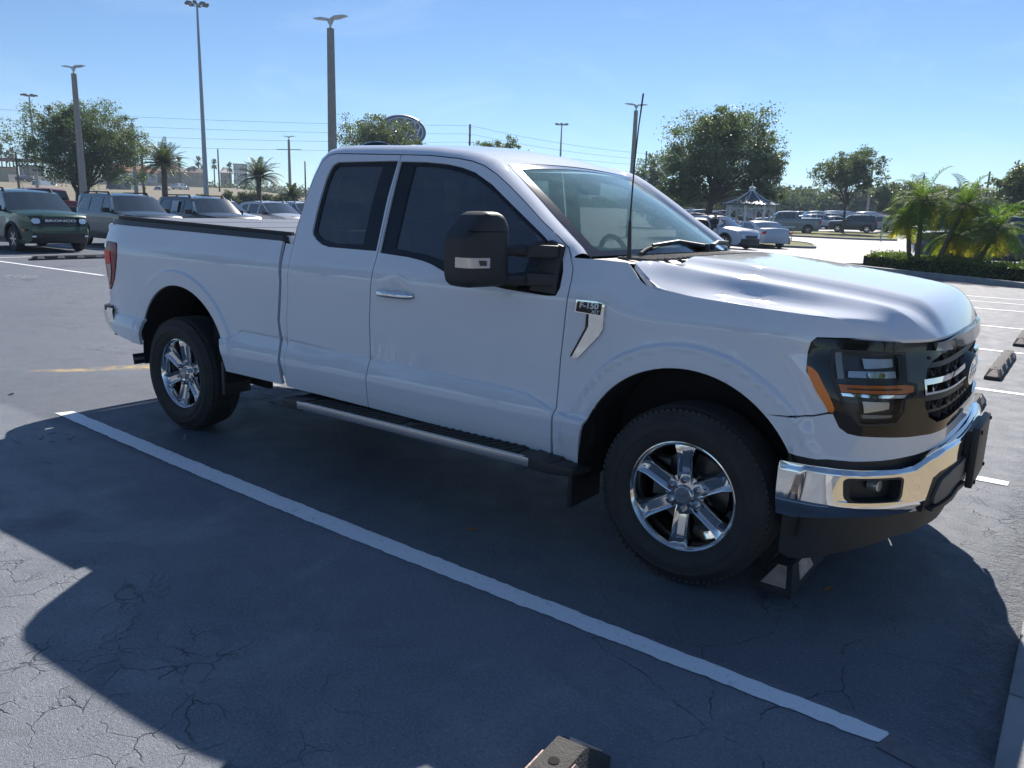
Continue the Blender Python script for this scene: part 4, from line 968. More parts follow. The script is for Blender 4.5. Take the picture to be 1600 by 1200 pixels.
g_ = mesh_obj('ground', vsg, [(j*nx+i, j*nx+i+1, (j+1)*nx+i+1, (j+1)*nx+i) for j in range(len(ys)-1) for i in range(nx-1)], asphalt, smooth=True); tag(g_, kind='structure')
# painted lines
m, t, p = nodes_of('line_paint'); N = t.nodes.new; Lk = t.links.new; tc = N('ShaderNodeTexCoord')
wear = rng(noise(120, 4, .7), .33, .43); big_ = rng(noise(4, 5, .6), .3, .7, .9, 1.0)
cc = mixc(wear, (.62, .66, .72), (.88, .90, .93)); cc = mixc(mth('MULTIPLY', rng(noise(22, 6, .75), .58, .68), .6), cc, (.36, .39, .43)); Lk(cc, p.inputs['Base Color']); p.inputs['Roughness'].default_value = .6
bn = N('ShaderNodeBump'); bn.inputs['Distance'].default_value = .002; bn.inputs['Strength'].default_value = .8; Lk(noise(200, 3, .6), bn.inputs['Height']); Lk(bn.outputs[0], p.inputs['Normal'])
linep = m
def strip_(name, poly, z, mat, label=None, cat=None, kind='structure', group=None, h=0):
    b = MB()
    if h: b.prism(poly, lambda u, v: (u, v, z), lambda u, v: (u, v, z+h))
    else: b.add([(u, v, z+T(u, v)) for u, v in poly], [tuple(range(len(poly)))])
    o = b.build(name, mat, None, smooth=0); tag(o, label, cat, group, kind); return o
def ragged(poly, amp, seed, step=.05):
    rr_ = random.Random(seed); out = []
    for (x, y) in densify(poly, step): out.append((x+rr_.uniform(-amp, amp), y+rr_.uniform(-amp, amp)))
    return out
# The near line: both edges measured, very slightly skewed to the stall
near = [(-4.716, -1.351)]+[(-4.716+(.942+4.716)*k/60, -1.351-.228*k/60-.055*sin(pi*k/60)) for k in range(1, 60)]+[(.935, -1.575), (.955, -1.57), (.975, -1.51), (.966, -1.497)]+[(.968-(.968+4.677)*k/60, -1.497+(1.497-1.238)*k/60-.03*sin(pi*k/60)) for k in range(1, 60)]+[(-4.677, -1.238)]
rr_ = random.Random(3); near = densify(near, .03); near = [(x, y+.0018*sin(x*19)+.0012*sin(x*61+y*90)+rr_.uniform(-.003, .003)) for x, y in near]
strip_('parking_line', near, .004, linep)
ghost = M_('old_line_paint', (.15, .15, .165), .7, var=.2, vs=30)
strip_('old_parking_line', [(.972, -1.512), (1.20, -1.535), (1.20, -1.66), (.952, -1.60)], .004, ghost)
for y, x0, x1, w_ in ((1.60, -4.7, 1.04, .10), (4.81, -4.7, .95, .10), (7.74, -4.7, .95, .10), (10.6, -4.7, .95, .10), (13.65, -4.7, .95, .10), (16.6, -4.7, .6, .10), (15.3, -1.0, .9, .09), (4.45, -26.5, -15.2, .10), (7.5+1.35, -26.5, -20.9, .10), (11.9, -26.5, -20.9, .10), (-1.5, -26.5, -20.9, .10)):
    strip_('parking_line', ragged([(x0, y-w_/2), (x1, y-w_/2), (x1, y+w_/2), (x0, y+w_/2)], .004, int(y*10), .2), .004, linep)
strip_('parking_line', [(-21.35, 4.5), (-21.25, 4.5), (-21.25, 30), (-21.35, 30)], .004, linep)
for k in range(14):   # rows farther up the lot
    x = -60+k*3.0
    strip_('parking_line', [(x, 60), (x+.1, 60), (x+.1, 65), (x, 65)], .008, linep)
# worn stencilled words in the stalls: short broken strokes of old paint
worn = M_('worn_stencil_paint', (.62, .66, .72), .7, col2=(.22, .25, .29), vs=18)
def stencil(cx, cy, rows, seed, s=1.0, mat=worn, gap=.28):
    rs_ = random.Random(seed); b = MB()
    def stroke(x0, y0, x1, y1, w=.028):
        if rs_.random() < gap: return
        d = Vector((x1-x0, y1-y0, 0)); L = d.length or 1; n = Vector((-d.y, d.x, 0))/L*w/2; k = max(2, int(L/.05)); a = rs_.uniform(0, .15); e = rs_.uniform(.8, 1)
        vs = []
        for i in range(k+1):
            q = Vector((x0, y0, .0045))+d*(a+(e-a)*i/k); f_ = rs_.uniform(.55, 1.0); vs += [q+n*f_, q-n*f_]
        b.add(vs, [(2*i, 2*i+1, 2*i+3, 2*i+2) for i in range(k)])
    G = {'U': [(0, 1, 0, 0), (0, 0, 1, 0), (1, 0, 1, 1)], 'N': [(0, 0, 0, 1), (0, 1, 1, 0), (1, 0, 1, 1)], 'I': [(.5, 0, .5, 1)], 'T': [(.5, 0, .5, 1), (0, 1, 1, 1)], 'S': [(1, 1, 0, 1), (0, 1, 0, .5), (0, .5, 1, .5), (1, .5, 1, 0), (1, 0, 0, 0)],
         'V': [(0, 1, .5, 0), (.5, 0, 1, 1)], 'E': [(0, 0, 0, 1), (0, 1, 1, 1), (0, .5, .8, .5), (0, 0, 1, 0)], 'O': [(0, 0, 0, 1), (0, 1, 1, 1), (1, 1, 1, 0), (1, 0, 0, 0)], 'L': [(0, 1, 0, 0), (0, 0, 1, 0)], 'Y': [(0, 1, .5, .5), (1, 1, .5, .5), (.5, .5, .5, 0)],
         'X': [(0, 0, 1, 1), (0, 1, 1, 0)], 'A': [(0, 0, .5, 1), (.5, 1, 1, 0), (.25, .45, .75, .45)], 'C': [(1, 1, 0, 1), (0, 1, 0, 0), (0, 0, 1, 0)]}
    # letters face a driver turning in, so "up" runs toward +x
    for r, word in enumerate(rows):
        x0 = cx-r*.26*s; y0 = cy+len(word)*.085*s
        for k, ch in enumerate(word):
            yy = y0-k*.17*s
            for a in G.get(ch, []): stroke(x0+a[1]*.19*s, yy-a[0]*.11*s, x0+a[3]*.19*s, yy-a[2]*.11*s)
    o = b.build('faded_stencil', mat, None, smooth=0); tag(o, kind='structure'); return o
stencil(-3.95, .16, ['UNIT', 'SALES', 'ONLY'], 4)
stencil(-3.95, -3.05, ['UNIT', 'SALES', 'ONLY'], 5, gap=.05)
stencil(-15.6, 2.95, ['UNIT', 'SALES', 'ONLY'], 6, gap=.1)
b = MB()   # scuffed ring of old paint left of the line
for a0, a1 in ((.3, 1.2), (1.5, 1.9), (2.3, 3.0), (3.5, 4.6), (5.2, 5.6)):
    n = 8; vs = []
    for i in range(n+1):
        a = a0+(a1-a0)*i/n; w_ = .012+.006*sin(a*7)
        for s_ in (-w_, w_): vs.append((-4.10+(.12+s_)*cos(a), -1.63+(.085+s_)*sin(a), .0045))
    b.add(vs, [(2*i, 2*i+1, 2*i+3, 2*i+2) for i in range(n)])
for x0, y0, dx, dy in ((-4.25, -1.83, .12, -.02), (-4.42, -1.75, .05, .03), (-3.86, -1.02, .10, .05), (-3.55, -1.05, .14, -.10), (-3.72, -1.12, .07, .02), (-3.63, -1.92, .05, .01)):
    b.add([(x0, y0, .0045), (x0+dx, y0+dy, .0045), (x0+dx+.01, y0+dy+.012, .0045), (x0+.01, y0+.014, .0045)], [(0, 1, 2, 3)])
tag(b.build('paint_scuffs', M_('scuff_paint', (.22, .24, .27), .7, var=.3, vs=40), None, smooth=0), kind='structure')
# walkway at the head of the stalls, slabs with joints
for k in range(-8, 14):
    y0 = -1.06+k*1.525
    if k > 4: continue
    b = MB(); b.box((1.25+.19, y0+.76, .0), (.38, 1.515, .06)); o = b.build('kerb_slab', concrete, None, bevel=.008); tag(o, kind='structure')
# grass behind the camera and beyond the walkway
drygrass = M_('dry_grass_ground', (.31, .25, .165), .95, col2=(.26, .22, .14), vs=.8, bump=.6, bs=30)
strip_('dry_verge', [(1.64, -2.3), (3.6, -2.3), (3.6, -60), (16, -60), (16, 7.1), (1.64, 7.1)], .01, drygrass)
strip_('dry_verge', [(-60, -26), (2.8, -26), (2.8, -14), (-60, -14)], .012, drygrass)
# wheel stops: rubber with reflective patches
patchm = M_('reflective_patch', (.66, .48, .40), .55, var=.25, vs=25, bump=.2, bs=90)
stopm = M_('stop_rubber', (.040, .040, .042), .75, var=.3, vs=20, bump=.4, bs=120)
def wheel_stop(x, y0, y1, label, x_w=.155, rz=0, worn_=False):
    L = y1-y0; t = thing('wheel_stop', label, 'wheel stop', (x, (y0+y1)/2, T(x, y0)), rz, 'rubber wheel stops at the heads of the stalls')
    h, e = .105, .10; w0, w1 = x_w/2, .045
    b = MB()
    b.add([(-w0, -L/2, 0), (w0, -L/2, 0), (w0, L/2, 0), (-w0, L/2, 0), (-w0, -L/2, .03), (w0, -L/2, .03), (w0, L/2, .03), (-w0, L/2, .03), (-w1, -L/2+e, h), (w1, -L/2+e, h), (w1, L/2-e, h), (-w1, L/2-e, h)],
          [(3, 2, 1, 0), (0, 1, 5, 4), (1, 2, 6, 5), (2, 3, 7, 6), (3, 0, 4, 7), (4, 5, 9, 8), (5, 6, 10, 9), (6, 7, 11, 10), (7, 4, 8, 11), (8, 9, 10, 11)])
    b.build('stop_body', stopm, t, bevel=.004)
    for s_ in (-1, 1):
        b = MB(); b.cyl((0, s_*(L/2-.20), h+.0005), (0, s_*(L/2-.20), h+.002), .016, n=14); b.build('bolt_hole', dark, t, smooth=0)
    # patches lie on the sloped sides
    nrm = Vector((h-.03, 0, w0-w1)).normalized()
    n = 4
    for k in range(n):
        yc = -L/2+L*(k+.5)/n
        for s_ in (-1, 1):
            a, c_ = Vector((s_*(w0-.006), 0, .037)), Vector((s_*(w1+.004), 0, h-.006)); nn_ = Vector((nrm.x*s_, 0, nrm.z))*.0035
            b = MB(); vs = [a+nn_+Vector((0, yc-.10, 0)), a+nn_+Vector((0, yc+.10, 0)), c_+nn_+Vector((0, yc+.06, 0)), c_+nn_+Vector((0, yc-.06, 0))]
            b.add(vs+[v-nn_*1.2 for v in vs], [(0, 1, 2, 3), (7, 6, 5, 4), (0, 4, 5, 1), (1, 5, 6, 2), (2, 6, 7, 3), (3, 7, 4, 0)]); b.build('reflective_patch', patchm, t, smooth=0)
    for s_ in (-1, 1):
        a, c_ = Vector((0, s_*(L/2-.006), .037)), Vector((0, s_*(L/2-e+.008), h-.008)); nn_ = Vector((0, s_*(h-.03), e)).normalized()*.0035
        b = MB(); vs = [a+nn_+Vector((-.055, 0, 0)), a+nn_+Vector((.05, 0, 0)), c_+nn_+Vector((.024, 0, 0)), c_+nn_+Vector((-.012, 0, 0))]
        b.add(vs+[v-nn_*1.2 for v in vs], [(0, 1, 2, 3), (7, 6, 5, 4), (0, 4, 5, 1), (1, 5, 6, 2), (2, 6, 7, 3), (3, 7, 4, 0)]); b.build('reflective_patch', patchm, t, smooth=0)
    return t
wheel_stop(.375, -.80, 1.03, 'worn black rubber wheel stop under the nose of the white pickup')
wheel_stop(.33, -4.02, -2.17, 'chipped rubber wheel stop at the bottom edge of the picture, bolt hole on top', rz=.05)
wheel_stop(.59, 2.30, 4.12, 'wheel stop just peeking out past the chrome bumper of the white pickup')
wheel_stop(.59, 5.42, 7.25, 'black wheel stop with pink patches in the empty stall beyond the pickup')
wheel_stop(.62, 8.40, 10.2, 'wheel stop at the right edge of the picture, two stalls beyond the pickup')
wheel_stop(-20.1, 5.15, 7.1, 'black and pink striped wheel stop in front of the green SUV', rz=0)
for k, lb in ((1, 'wheel stop in front of the grey blue SUV, behind the truck bed'), (2, 'wheel stop in front of the dark SUV with the window sheet')): wheel_stop(-20.1, 5.15+3.05*k, 7.1+3.05*k, lb)
leafm = M_('dry_leaf', (.30, .14, .06), .8)
for (x, y, a), lb in (((-1.02, -1.09, .4), 'small brown leaf on the asphalt below the side step'), ((.555, -.62, 1.3), 'curled brown leaf beside the front wheel stop'), ((-5.75, -1.35, 2.2), 'pale dead leaf on the sunny asphalt left of the line'), ((-5.55, -1.30, .1), 'dark twig like leaf by the pale dead leaf')):
    b = MB(); b.add([(-.03, 0, .004), (-.01, -.014, .010), (.02, -.012, .012), (.035, 0, .004), (.02, .012, .014), (-.01, .013, .008)], [(0, 1, 2, 3), (0, 3, 4, 5)], Matrix.Translation((x, y, 0)) @ Matrix.Rotation(a, 4, 'Z'))
    tag(b.build('fallen_leaf', leafm if 'twig' not in lb else dark, None), lb, 'leaf')
# ------------------------------------------------------------------ other vehicles
cglass = M_('car_glass', (.030, .038, .045), .06, coat=1, spec=.8)
wglass = M_('car_windshield', (.035, .05, .06), .10, coat=1, spec=.8)
paints = {}
def paint(name, col, metal=.0, rough=.35):
    if name not in paints: paints[name] = M_(name, col, rough, metal=metal, coat=1, coatr=.03)
    return paints[name]
P_green = paint('green_paint', (.012, .060, .038), .2); P_bluegrey = paint('blue_grey_paint', (.035, .062, .09), .2); P_darkgrey = paint('dark_grey_paint', (.028, .040, .058), .2)
P_white = paint('white_car_paint', (.50, .55, .62)); P_silver = paint('silver_paint', (.42, .43, .44), .35); P_navy = paint('navy_paint', (.022, .032, .055), .2); P_grey = paint('grey_paint', (.16, .19, .21), .3)
P_black = paint('black_paint', (.012, .013, .016)); P_red = paint('red_paint', (.25, .02, .02)); P_blue = paint('blue_paint', (.03, .08, .20)); P_tan = paint('tan_paint', (.33, .30, .25), .2)
sticker = M_('paper_sheet', (.80, .82, .85), .7)
lampw = M_('headlamp_white', (.75, .78, .82), .12, metal=.4, coat=1)
SPEC = {
 'suv': dict(W=1.89, belt=1.10, tum=.26, wb=1.335, wr=.365, ar=.43, top=[(2.06, .26), (2.17, .36), (2.20, .55), (2.20, .80), (2.16, .98), (2.06, 1.055), (1.10, 1.13), (.98, 1.145), (.40, 1.63), (.25, 1.685), (-.6, 1.72), (-1.70, 1.69), (-1.95, 1.62), (-2.13, 1.15), (-2.19, .95), (-2.20, .55), (-2.12, .30)], ws=(7, 8), rw=(12, 13),
   win=[[(.78, 1.16), (.30, 1.56), (.16, 1.60), (.05, 1.60), (-.02, 1.14)], [(-.12, 1.14), (-.05, 1.60), (-.85, 1.60), (-.95, 1.16)], [(-1.08, 1.18), (-1.0, 1.60), (-1.55, 1.58), (-1.85, 1.26)]], rack=True, clad=True),
 'crossover': dict(W=1.86, belt=1.02, tum=.27, wb=1.36, wr=.355, ar=.42, top=[(2.10, .24), (2.24, .36), (2.27, .55), (2.24, .75), (2.14, .88), (1.95, .97), (1.05, 1.08), (.95, 1.09), (.15, 1.58), (0, 1.62), (-.7, 1.655), (-1.45, 1.60), (-1.75, 1.52), (-2.18, 1.08), (-2.26, .90), (-2.28, .55), (-2.18, .32)], ws=(7, 8), rw=(12, 13),
   win=[[(.78, 1.09), (.15, 1.50), (-.02, 1.53), (-.08, 1.06)], [(-.18, 1.06), (-.12, 1.53), (-.85, 1.53), (-.98, 1.08)], [(-1.1, 1.10), (-1.0, 1.52), (-1.4, 1.48), (-1.8, 1.20)]], rack=True, clad=True),
 'sedan': dict(W=1.86, belt=.95, tum=.32, wb=1.43, wr=.335, ar=.395, top=[(2.28, .20), (2.42, .32), (2.45, .50), (2.38, .66), (2.2, .76), (1.2, .93), (1.05, .95), (.25, 1.36), (.05, 1.41), (-.6, 1.44), (-1.05, 1.40), (-1.25, 1.36), (-1.95, 1.06), (-2.35, 1.03), (-2.42, .95), (-2.45, .55), (-2.35, .28)], ws=(6, 7), rw=(11, 12),
   win=[[(.80, .96), (.20, 1.30), (0, 1.335), (-.1, .97)], [(-.2, .97), (-.12, 1.34), (-.85, 1.32), (-1.30, 1.16), (-1.45, 1.02)]], rack=False, clad=False),
 'pickup': dict(W=2.02, belt=1.22, tum=.24, wb=1.85, wr=.405, ar=.47, top=[(2.72, .36), (2.88, .48), (2.92, .75), (2.90, 1.0), (2.80, 1.17), (2.60, 1.24), (1.52, 1.33), (1.40, 1.35), (.80, 1.82), (.65, 1.87), (-.1, 1.92), (-.75, 1.90), (-.92, 1.84), (-1.02, 1.40), (-1.04, 1.36), (-2.94, 1.39), (-2.98, 1.34), (-2.98, .62), (-2.90, .50)], ws=(7, 8), rw=(12, 13),
   win=[[(1.20, 1.32), (.70, 1.74), (.55, 1.77), (.40, 1.30)], [(.30, 1.30), (.45, 1.77), (-.55, 1.77), (-.72, 1.34)]], rack=False, clad=False),
 'van': dict(W=1.98, belt=1.15, tum=.10, wb=1.55, wr=.36, ar=.42, top=[(2.35, .25), (2.55, .40), (2.58, .75), (2.45, 1.0), (2.0, 1.15), (1.88, 1.18), (1.15, 1.80), (.9, 1.90), (0, 1.95), (-1.5, 1.95), (-2.35, 1.92), (-2.52, 1.8), (-2.58, 1.0), (-2.58, .5), (-2.50, .30)], ws=(5, 6), rw=(11, 12),
   win=[[(1.65, 1.20), (1.05, 1.68), (.65, 1.70), (.60, 1.20)]], rack=False, clad=False)}
def build_car(kind, name, label, cat, mat, loc, rz, group=None, detail=1):
    S = SPEC[kind]; W = S['W']/2; top = S['top']; belt = S['belt']; x1, x0 = max(p[0] for p in top), min(p[0] for p in top)
    root = thing(name, label, cat, loc, rz, group)
    def h(x, z):
        y = W-.015-.05*((z-.75)/.5)**2*(.6 if z < .75 else .4) if z < belt else W-.045-(z-belt)*S['tum']
        for e_, s_ in ((x1, 1), (x0, -1)):
            k = (s_*x-(s_*e_-.55))/.55
            if k > 0: y -= .20*k**2.2
        for s_ in (-1, 1):
            r = hypot(x-s_*S['wb'], z-S['wr']); y += .022*(1-sstep(S['ar']+.03, S['ar']+.09, r))*(1 if z < belt else 0)
        return y
    sd = lambda x, z: (x, -h(x, z), z)
    low = top[0][1]
    out = list(top)+[(x0+.25, .28)]
    a_ = lambda cx: [(cx+S['ar']*cos(radians(a)), S['wr']+S['ar']*sin(radians(a))) for a in range(195, -16, -15)]
    out += a_(-S['wb'])+a_(S['wb'])+[(x1-.35, .24)]
    res = .16 if detail else .4
    bp_, bm_ = panel('body_side', out, sd, mat, root, res, S['win'], thick=.05, mirror=True)
    for wn in S['win']:
        panel('side_window', wn, lambda x, z: (x, -h(x, z)+.012, z), cglass, root, .3, thick=0, mirror=True)
    # belt-to-belt skin over the top
    rows = []; n = 8
    for i, (x, z) in enumerate(top):
        y = h(x, z); fr = .10 if x > x1-.7 and z < belt+.05 else (-.06 if x < x0+.5 and z < belt+.2 else 0); crn = .045 if z > belt-.15 else .0
        if i in (S['ws'][0], S['ws'][1]): fr = .07
        rows.append([(x+fr*(1-(k/n)**2), y*k/n, z+crn*(1-(k/n)**2)) for k in range(-n, n+1)])
    segs = {}; cur = []
    def seg(nm, a, b, mt): loft(nm, rows[a:b+1], mt, root, smooth=40)
    seg('nose', 0, 2, mat if not S['clad'] else blackp); seg('hood', 2, S['ws'][0], mat); seg('windshield', S['ws'][0], S['ws'][1], wglass); seg('roof', S['ws'][1], S['rw'][0], mat); seg('rear_window', S['rw'][0], S['rw'][1], cglass); seg('tail', S['rw'][1], len(rows)-1, mat)
    b = MB(); b.box(((x0+x1)/2, 0, .42), (x1-x0-.5, W*1.5, .30)); b.box(((x0+x1)/2, 0, .75), (x1-x0-.4, W*1.0, .5)); b.build('underbody', dark, root, smooth=0)
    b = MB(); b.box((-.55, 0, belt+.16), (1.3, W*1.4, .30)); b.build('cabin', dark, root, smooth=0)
    # wheels
    first = None
    for sx in (-1, 1):
        for sy in (-1, 1):
            wr_ = bpy.data.objects.new('wheel', None); link(wr_, root); wr_.location = (sx*S['wb'], sy*(W-.115), S['wr']); wr_.rotation_euler = (0, 0, 0 if sy < 0 else pi)
            if first is None:
                R_ = S['wr']; b = MB(); b.lathe([(R_*.62, -.10), (R_*.70, -.115), (R_*.90, -.112), (R_*.985, -.08), (R_, 0), (R_*.985, .08), (R_*.8, .11), (R_*.6, .1)], 28); b.build('tyre', rubber, wr_)
                b = MB(); b.lathe([(R_*.66, -.098), (R_*.60, -.098), (R_*.56, -.03), (R_*.55, .02)], 28)
                for k in range(6):
                    T_ = Matrix.Rotation(2*pi*k/6, 4, 'Y'); b.box((R_*.34, -.075, 0), (R_*.56, .02, .05), M=T_)
                b.cyl((0, -.09, 0), (0, -.05, 0), R_*.14, n=12); b.build('rim', rimm, wr_)
                b = MB(); b.cyl((0, -.02, 0), (0, .05, 0), R_*.6, n=20); b.build('brake', dark, wr_); first = wr_
            else:
                for c0 in first.children:
                    c = c0.copy(); COL.objects.link(c); c.parent = wr_
    # front lamps, grille, tail lamps, mirrors
    zf = [p for p in top if p[0] > x1-.3]; zt = max(p[1] for p in zf)
    def fx(z): return lin(z, sorted([(p[1], p[0]) for p in top[:5]]))
    hn = h(x1-.02, .8)
    def FR(y, z): return (fx(z)+.10*(1-(y/hn)**2)+.010, y, z)
    gz0, gz1 = zt-.32, zt-.06
    if kind == 'sedan': gz0, gz1 = .42, .62
    panel('grille', [(-hn*.60, gz0), (hn*.60, gz0), (hn*.60, gz1), (-hn*.60, gz1)] if kind != 'suv' else [(-hn*.97, gz0), (hn*.97, gz0), (hn*.97, gz1), (-hn*.97, gz1)], FR, gloss if kind in ('suv', 'pickup') else blackp, root, .25, thick=0)
    for s_ in (-1, 1):
        panel('headlight', [(s_*hn*.70, gz0+.11), (s_*hn*.76, gz0+.08), (s_*hn*.92, gz0+.08), (s_*hn*.97, gz0+.12), (s_*hn*.97, gz1-.06), (s_*hn*.90, gz1-.035), (s_*hn*.74, gz1-.04), (s_*hn*.70, gz1-.07)], lambda y, z: (FR(y, z)[0]+.008, y, z), lampw, root, .1, thick=0)
        tz = belt-.12 if kind != 'pickup' else 1.05
        xb = x0+.0
        b = MB(); b.box((xb+.10, s_*(W-.17), tz), (.16, .20, .30 if kind in ('suv', 'pickup', 'van') else .13)); b.build('tail_light', redl, root, bevel=.015)
        xm = S['win'][0][0][0]-.12
        b = MB(); b.box((xm, s_*(W+.08), belt+.10), (.16, .20, .16)); b.box((xm, s_*(W-.05), belt+.04), (.08, .16, .05)); b.build('side_mirror', blackp, root, bevel=.02)
        if S['rack']:
            xa, xb_ = S['top'][S['ws'][1]+1][0]-.05, S['top'][S['rw'][0]-1][0]
            zr = [p[1] for p in top if p[0] < xa+.2 and p[0] > xb_-.1]
            b = MB(); y = s_*(W-.30); b.tube([(xa+.1, y, min(zr)-.02), (xa-.05, y, max(zr)+.055), (xb_+.15, y, max(zr)+.05), (xb_-.05, y, min(zr)-.01)], .022, 6)
            for xx in (xa-.1, (xa+xb_)/2, xb_+.2): b.box((xx, y, max(zr)+.02), (.06, .03, .08))
            b.build('roof_rail', blackp, root)
    if S['clad']:
        for s_ in (-1, 1):
            b = MB()
            for cx in (-S['wb'], S['wb']):
                pts = [(cx+(S['ar']+.03)*cos(radians(a)), s_*(W+.005), S['wr']+(S['ar']+.03)*sin(radians(a))) for a in range(0, 181, 15)]; b.tube(pts, .04, 6)
            b.box((0, s_*(W-.02), .33), (S['wb']*2-S['ar']*2, .05, .14)); b.build('cladding', blackp, root)
    b = MB(); b.box((x1-.04, 0, gz0-.25), (.16, W*1.45, .15)); b.build('front_bumper', blackp if kind != 'pickup' else chrome, root, bevel=.03)
    return root
def recolour(c, new, old):
    for ch in [c]+list(c.children_recursive):
        for sl in getattr(ch, 'material_slots', ()):
            if sl.material == old: sl.link = 'OBJECT'; sl.material = new
protos = {}
def car(kind, name, label, cat, mat, loc, rz, group=None):
    if kind not in protos:
        protos[kind] = (build_car(kind, name, label, cat, mat, loc, rz, group), mat); return protos[kind][0]
    pr, pm = protos[kind]; c = copy_tree(pr); c.name = name; c.location = loc; c.rotation_euler = (0, 0, rz)
    for k in ('label', 'category', 'group'):
        if k in c: del c[k]
    tag(c, label, cat, group); 
    if mat is not pm: recolour(c, mat, pm)
    return c
LOT = 'vehicles parked in rows across the lot'
# vehicles of the facing row on the left; the nose looks along +x
gs = car('suv', 'green_suv', 'dark green boxy SUV with black roof rails and white grille lettering, nose on', 'SUV', P_green, (-24.95, 7.28, 0), radians(-3), LOT)
b2 = car('suv', 'blue_grey_suv', 'grey blue SUV beside the green SUV with a white paper on its pillar', 'SUV', P_bluegrey, (-25.6, 10.75, 0), radians(-3), LOT)
b3 = car('suv', 'dark_grey_suv', 'dark grey SUV with a white sheet taped in its rear side window', 'SUV', P_darkgrey, (-25.6, 13.70, 0), radians(-3), LOT)
def add_paper(root, quads, nm='paper_sheet'):
    for q in quads:
        b = MB(); b.add([tuple(Vector(p)) for p in q]+[tuple(Vector(p)+Vector((0, .004, 0))) for p in q], [(0, 1, 2, 3), (7, 6, 5, 4), (0, 4, 5, 1), (1, 5, 6, 2), (2, 6, 7, 3), (3, 7, 4, 0)]); b.build(nm, sticker, root, smooth=0)
add_paper(b2, [[(.78, -.90, 1.24), (.98, -.91, 1.20), (.78, -.85, 1.62), (.64, -.84, 1.60)]]); add_paper(b3, [[(.78, -.90, 1.24), (.98, -.91, 1.20), (.78, -.85, 1.55), (.64, -.84, 1.55)], [(-.75, -.925, 1.18), (-.30, -.925, 1.18), (-.30, -.83, 1.56), (-.75, -.83, 1.56)]])
# grille lettering and ringed lamps of the green SUV
MX = Matrix.Translation((2.312, 0, .895)) @ Matrix(((0, 0, 1, 0), (1, 0, 0, 0), (0, 1, 0, 0), (0, 0, 0, 1)))
text_obj('grille_lettering', 'BRONCO', .095, sticker, gs, MX, .004, offset=.002, sx=2.05)
for s_ in (-1, 1):
    b = MB(); b.box((2.215, s_*.60, .895), (.03, .30, .022)); b.build('lamp_bar', lampw, gs, bevel=.004)
    b = MB(); b.box((2.24, s_*.70, .46), (.03, .10, .05)); b.build('fog_lamp', lampw, gs, bevel=.01)
b = MB(); b.box((2.06, -.92, .62), (.10, .03, .06)); b.build('side_marker', amber, gs, bevel=.01)
b = MB(); b.tube([(-1.0, .35, 1.74), (-1.25, .35, 2.0)], .006, 5); b.build('roof_antenna', dark, gs)
car('crossover', 'white_suv', 'white crossover behind the dark grey SUV, its windshield catching the sun', 'SUV', P_white, (-32.0, 18.7, 0), radians(-4), LOT)
car('crossover', 'silver_suv', 'silver white SUV seen past the truck bed, last of the near row', 'SUV', P_silver, (-31.8, 21.6, 0), radians(-3), LOT)
car('suv', 'pale_suv', 'pale suv peeking over the bed cover at the cab corner', 'SUV', P_white, (-38.5, 28.9, 0), radians(-3), LOT)
car('sedan', 'blue_sedan', 'blue car whose windshield shows right behind the green SUV', 'car', P_blue, (-31.5, 10.1, 0), radians(-4), LOT)
car('pickup', 'dark_pickup', 'dark red pickup cab showing above the blue car', 'pickup truck', P_red, (-38.5, 13.7, 0), radians(175), LOT)
car('crossover', 'grey_crossover', 'grey crossover between the second and third SUV, only its roof in view', 'SUV', P_grey, (-33.2, 15.5, 0), radians(-4), LOT)
# highway traffic
R90 = lambda a: atan2((at(317, 150)-at(15, 120)).y, (at(317, 150)-at(15, 120)).x)+radians(a)
def high(px, py, d): v = at(px, d); return (v.x, v.y, zat(px, py, d))
car('van', 'white_van', 'small white van driving along the grassy bank', 'van', P_white, high(72, 297.5, 200), R90(0), 'traffic on the far roads')
car('crossover', 'white_highway_car', 'white car on the road below the barrier, left of the date palm', 'car', P_white, high(257, 304, 190), R90(0), 'traffic on the far roads')
car('sedan', 'dark_highway_car', 'dark car passing along the top of the bank', 'car', P_black, high(44, 284.5, 214), R90(0), 'traffic on the far roads')
car('sedan', 'small_white_car', 'tiny white car below the long barrier, right of the trailer', 'car', P_white, high(283, 297, 206), R90(0), 'traffic on the far roads')
# right hand side of the lot
white_x = car('crossover', 'white_open_suv', 'white crossover with its side door hanging open beside the man', 'SUV', P_white, at(1122, 44.5), radians(-20), 'cars by the gazebo')
d_ = MB(); d_.add([(0, 0, .35), (.55, -.75, .35), (.55, -.75, 1.0), (.28, -.52, 1.52), (-.1, -.12, 1.55), (-.15, 0, 1.0)], [(0, 1, 2, 3, 4, 5)]); d_.add([(.03, -.03, .35), (.58, -.78, .35), (.58, -.78, 1.0), (.31, -.55, 1.54), (-.07, -.15, 1.57), (-.12, -.03, 1.0)], [(5, 4, 3, 2, 1, 0)])
o = d_.build('open_door', P_white, white_x, smooth=0); o.location = (.75, -.92, 0); o.rotation_euler = (0, 0, 2.6)
d_ = MB(); d_.add([(.03, -.06, 1.02), (.50, -.72, 1.02), (.26, -.52, 1.46), (-.08, -.14, 1.50)], [(0, 1, 2, 3)]); d_.add([(.06, -.09, 1.02), (.53, -.75, 1.02), (.29, -.55, 1.46), (-.05, -.17, 1.50)], [(3, 2, 1, 0)]); q_ = d_.build('door_window', cglass, white_x, smooth=0); q_.location = o.location; q_.rotation_euler = o.rotation_euler
car('sedan', 'white_sedan', 'white sedan seen from behind its right tail lamp beside the grass strip', 'car', P_white, at(1180, 48.5), radians(140), 'cars by the gazebo')
gp = car('pickup', 'grey_lifted_pickup', 'grey lifted pickup standing broadside beyond the gazebo', 'pickup truck', P_grey, at(1229, 80), YAW+pi/2+radians(-14), LOT)
gp.scale = (1.0, 1.0, 1.06)
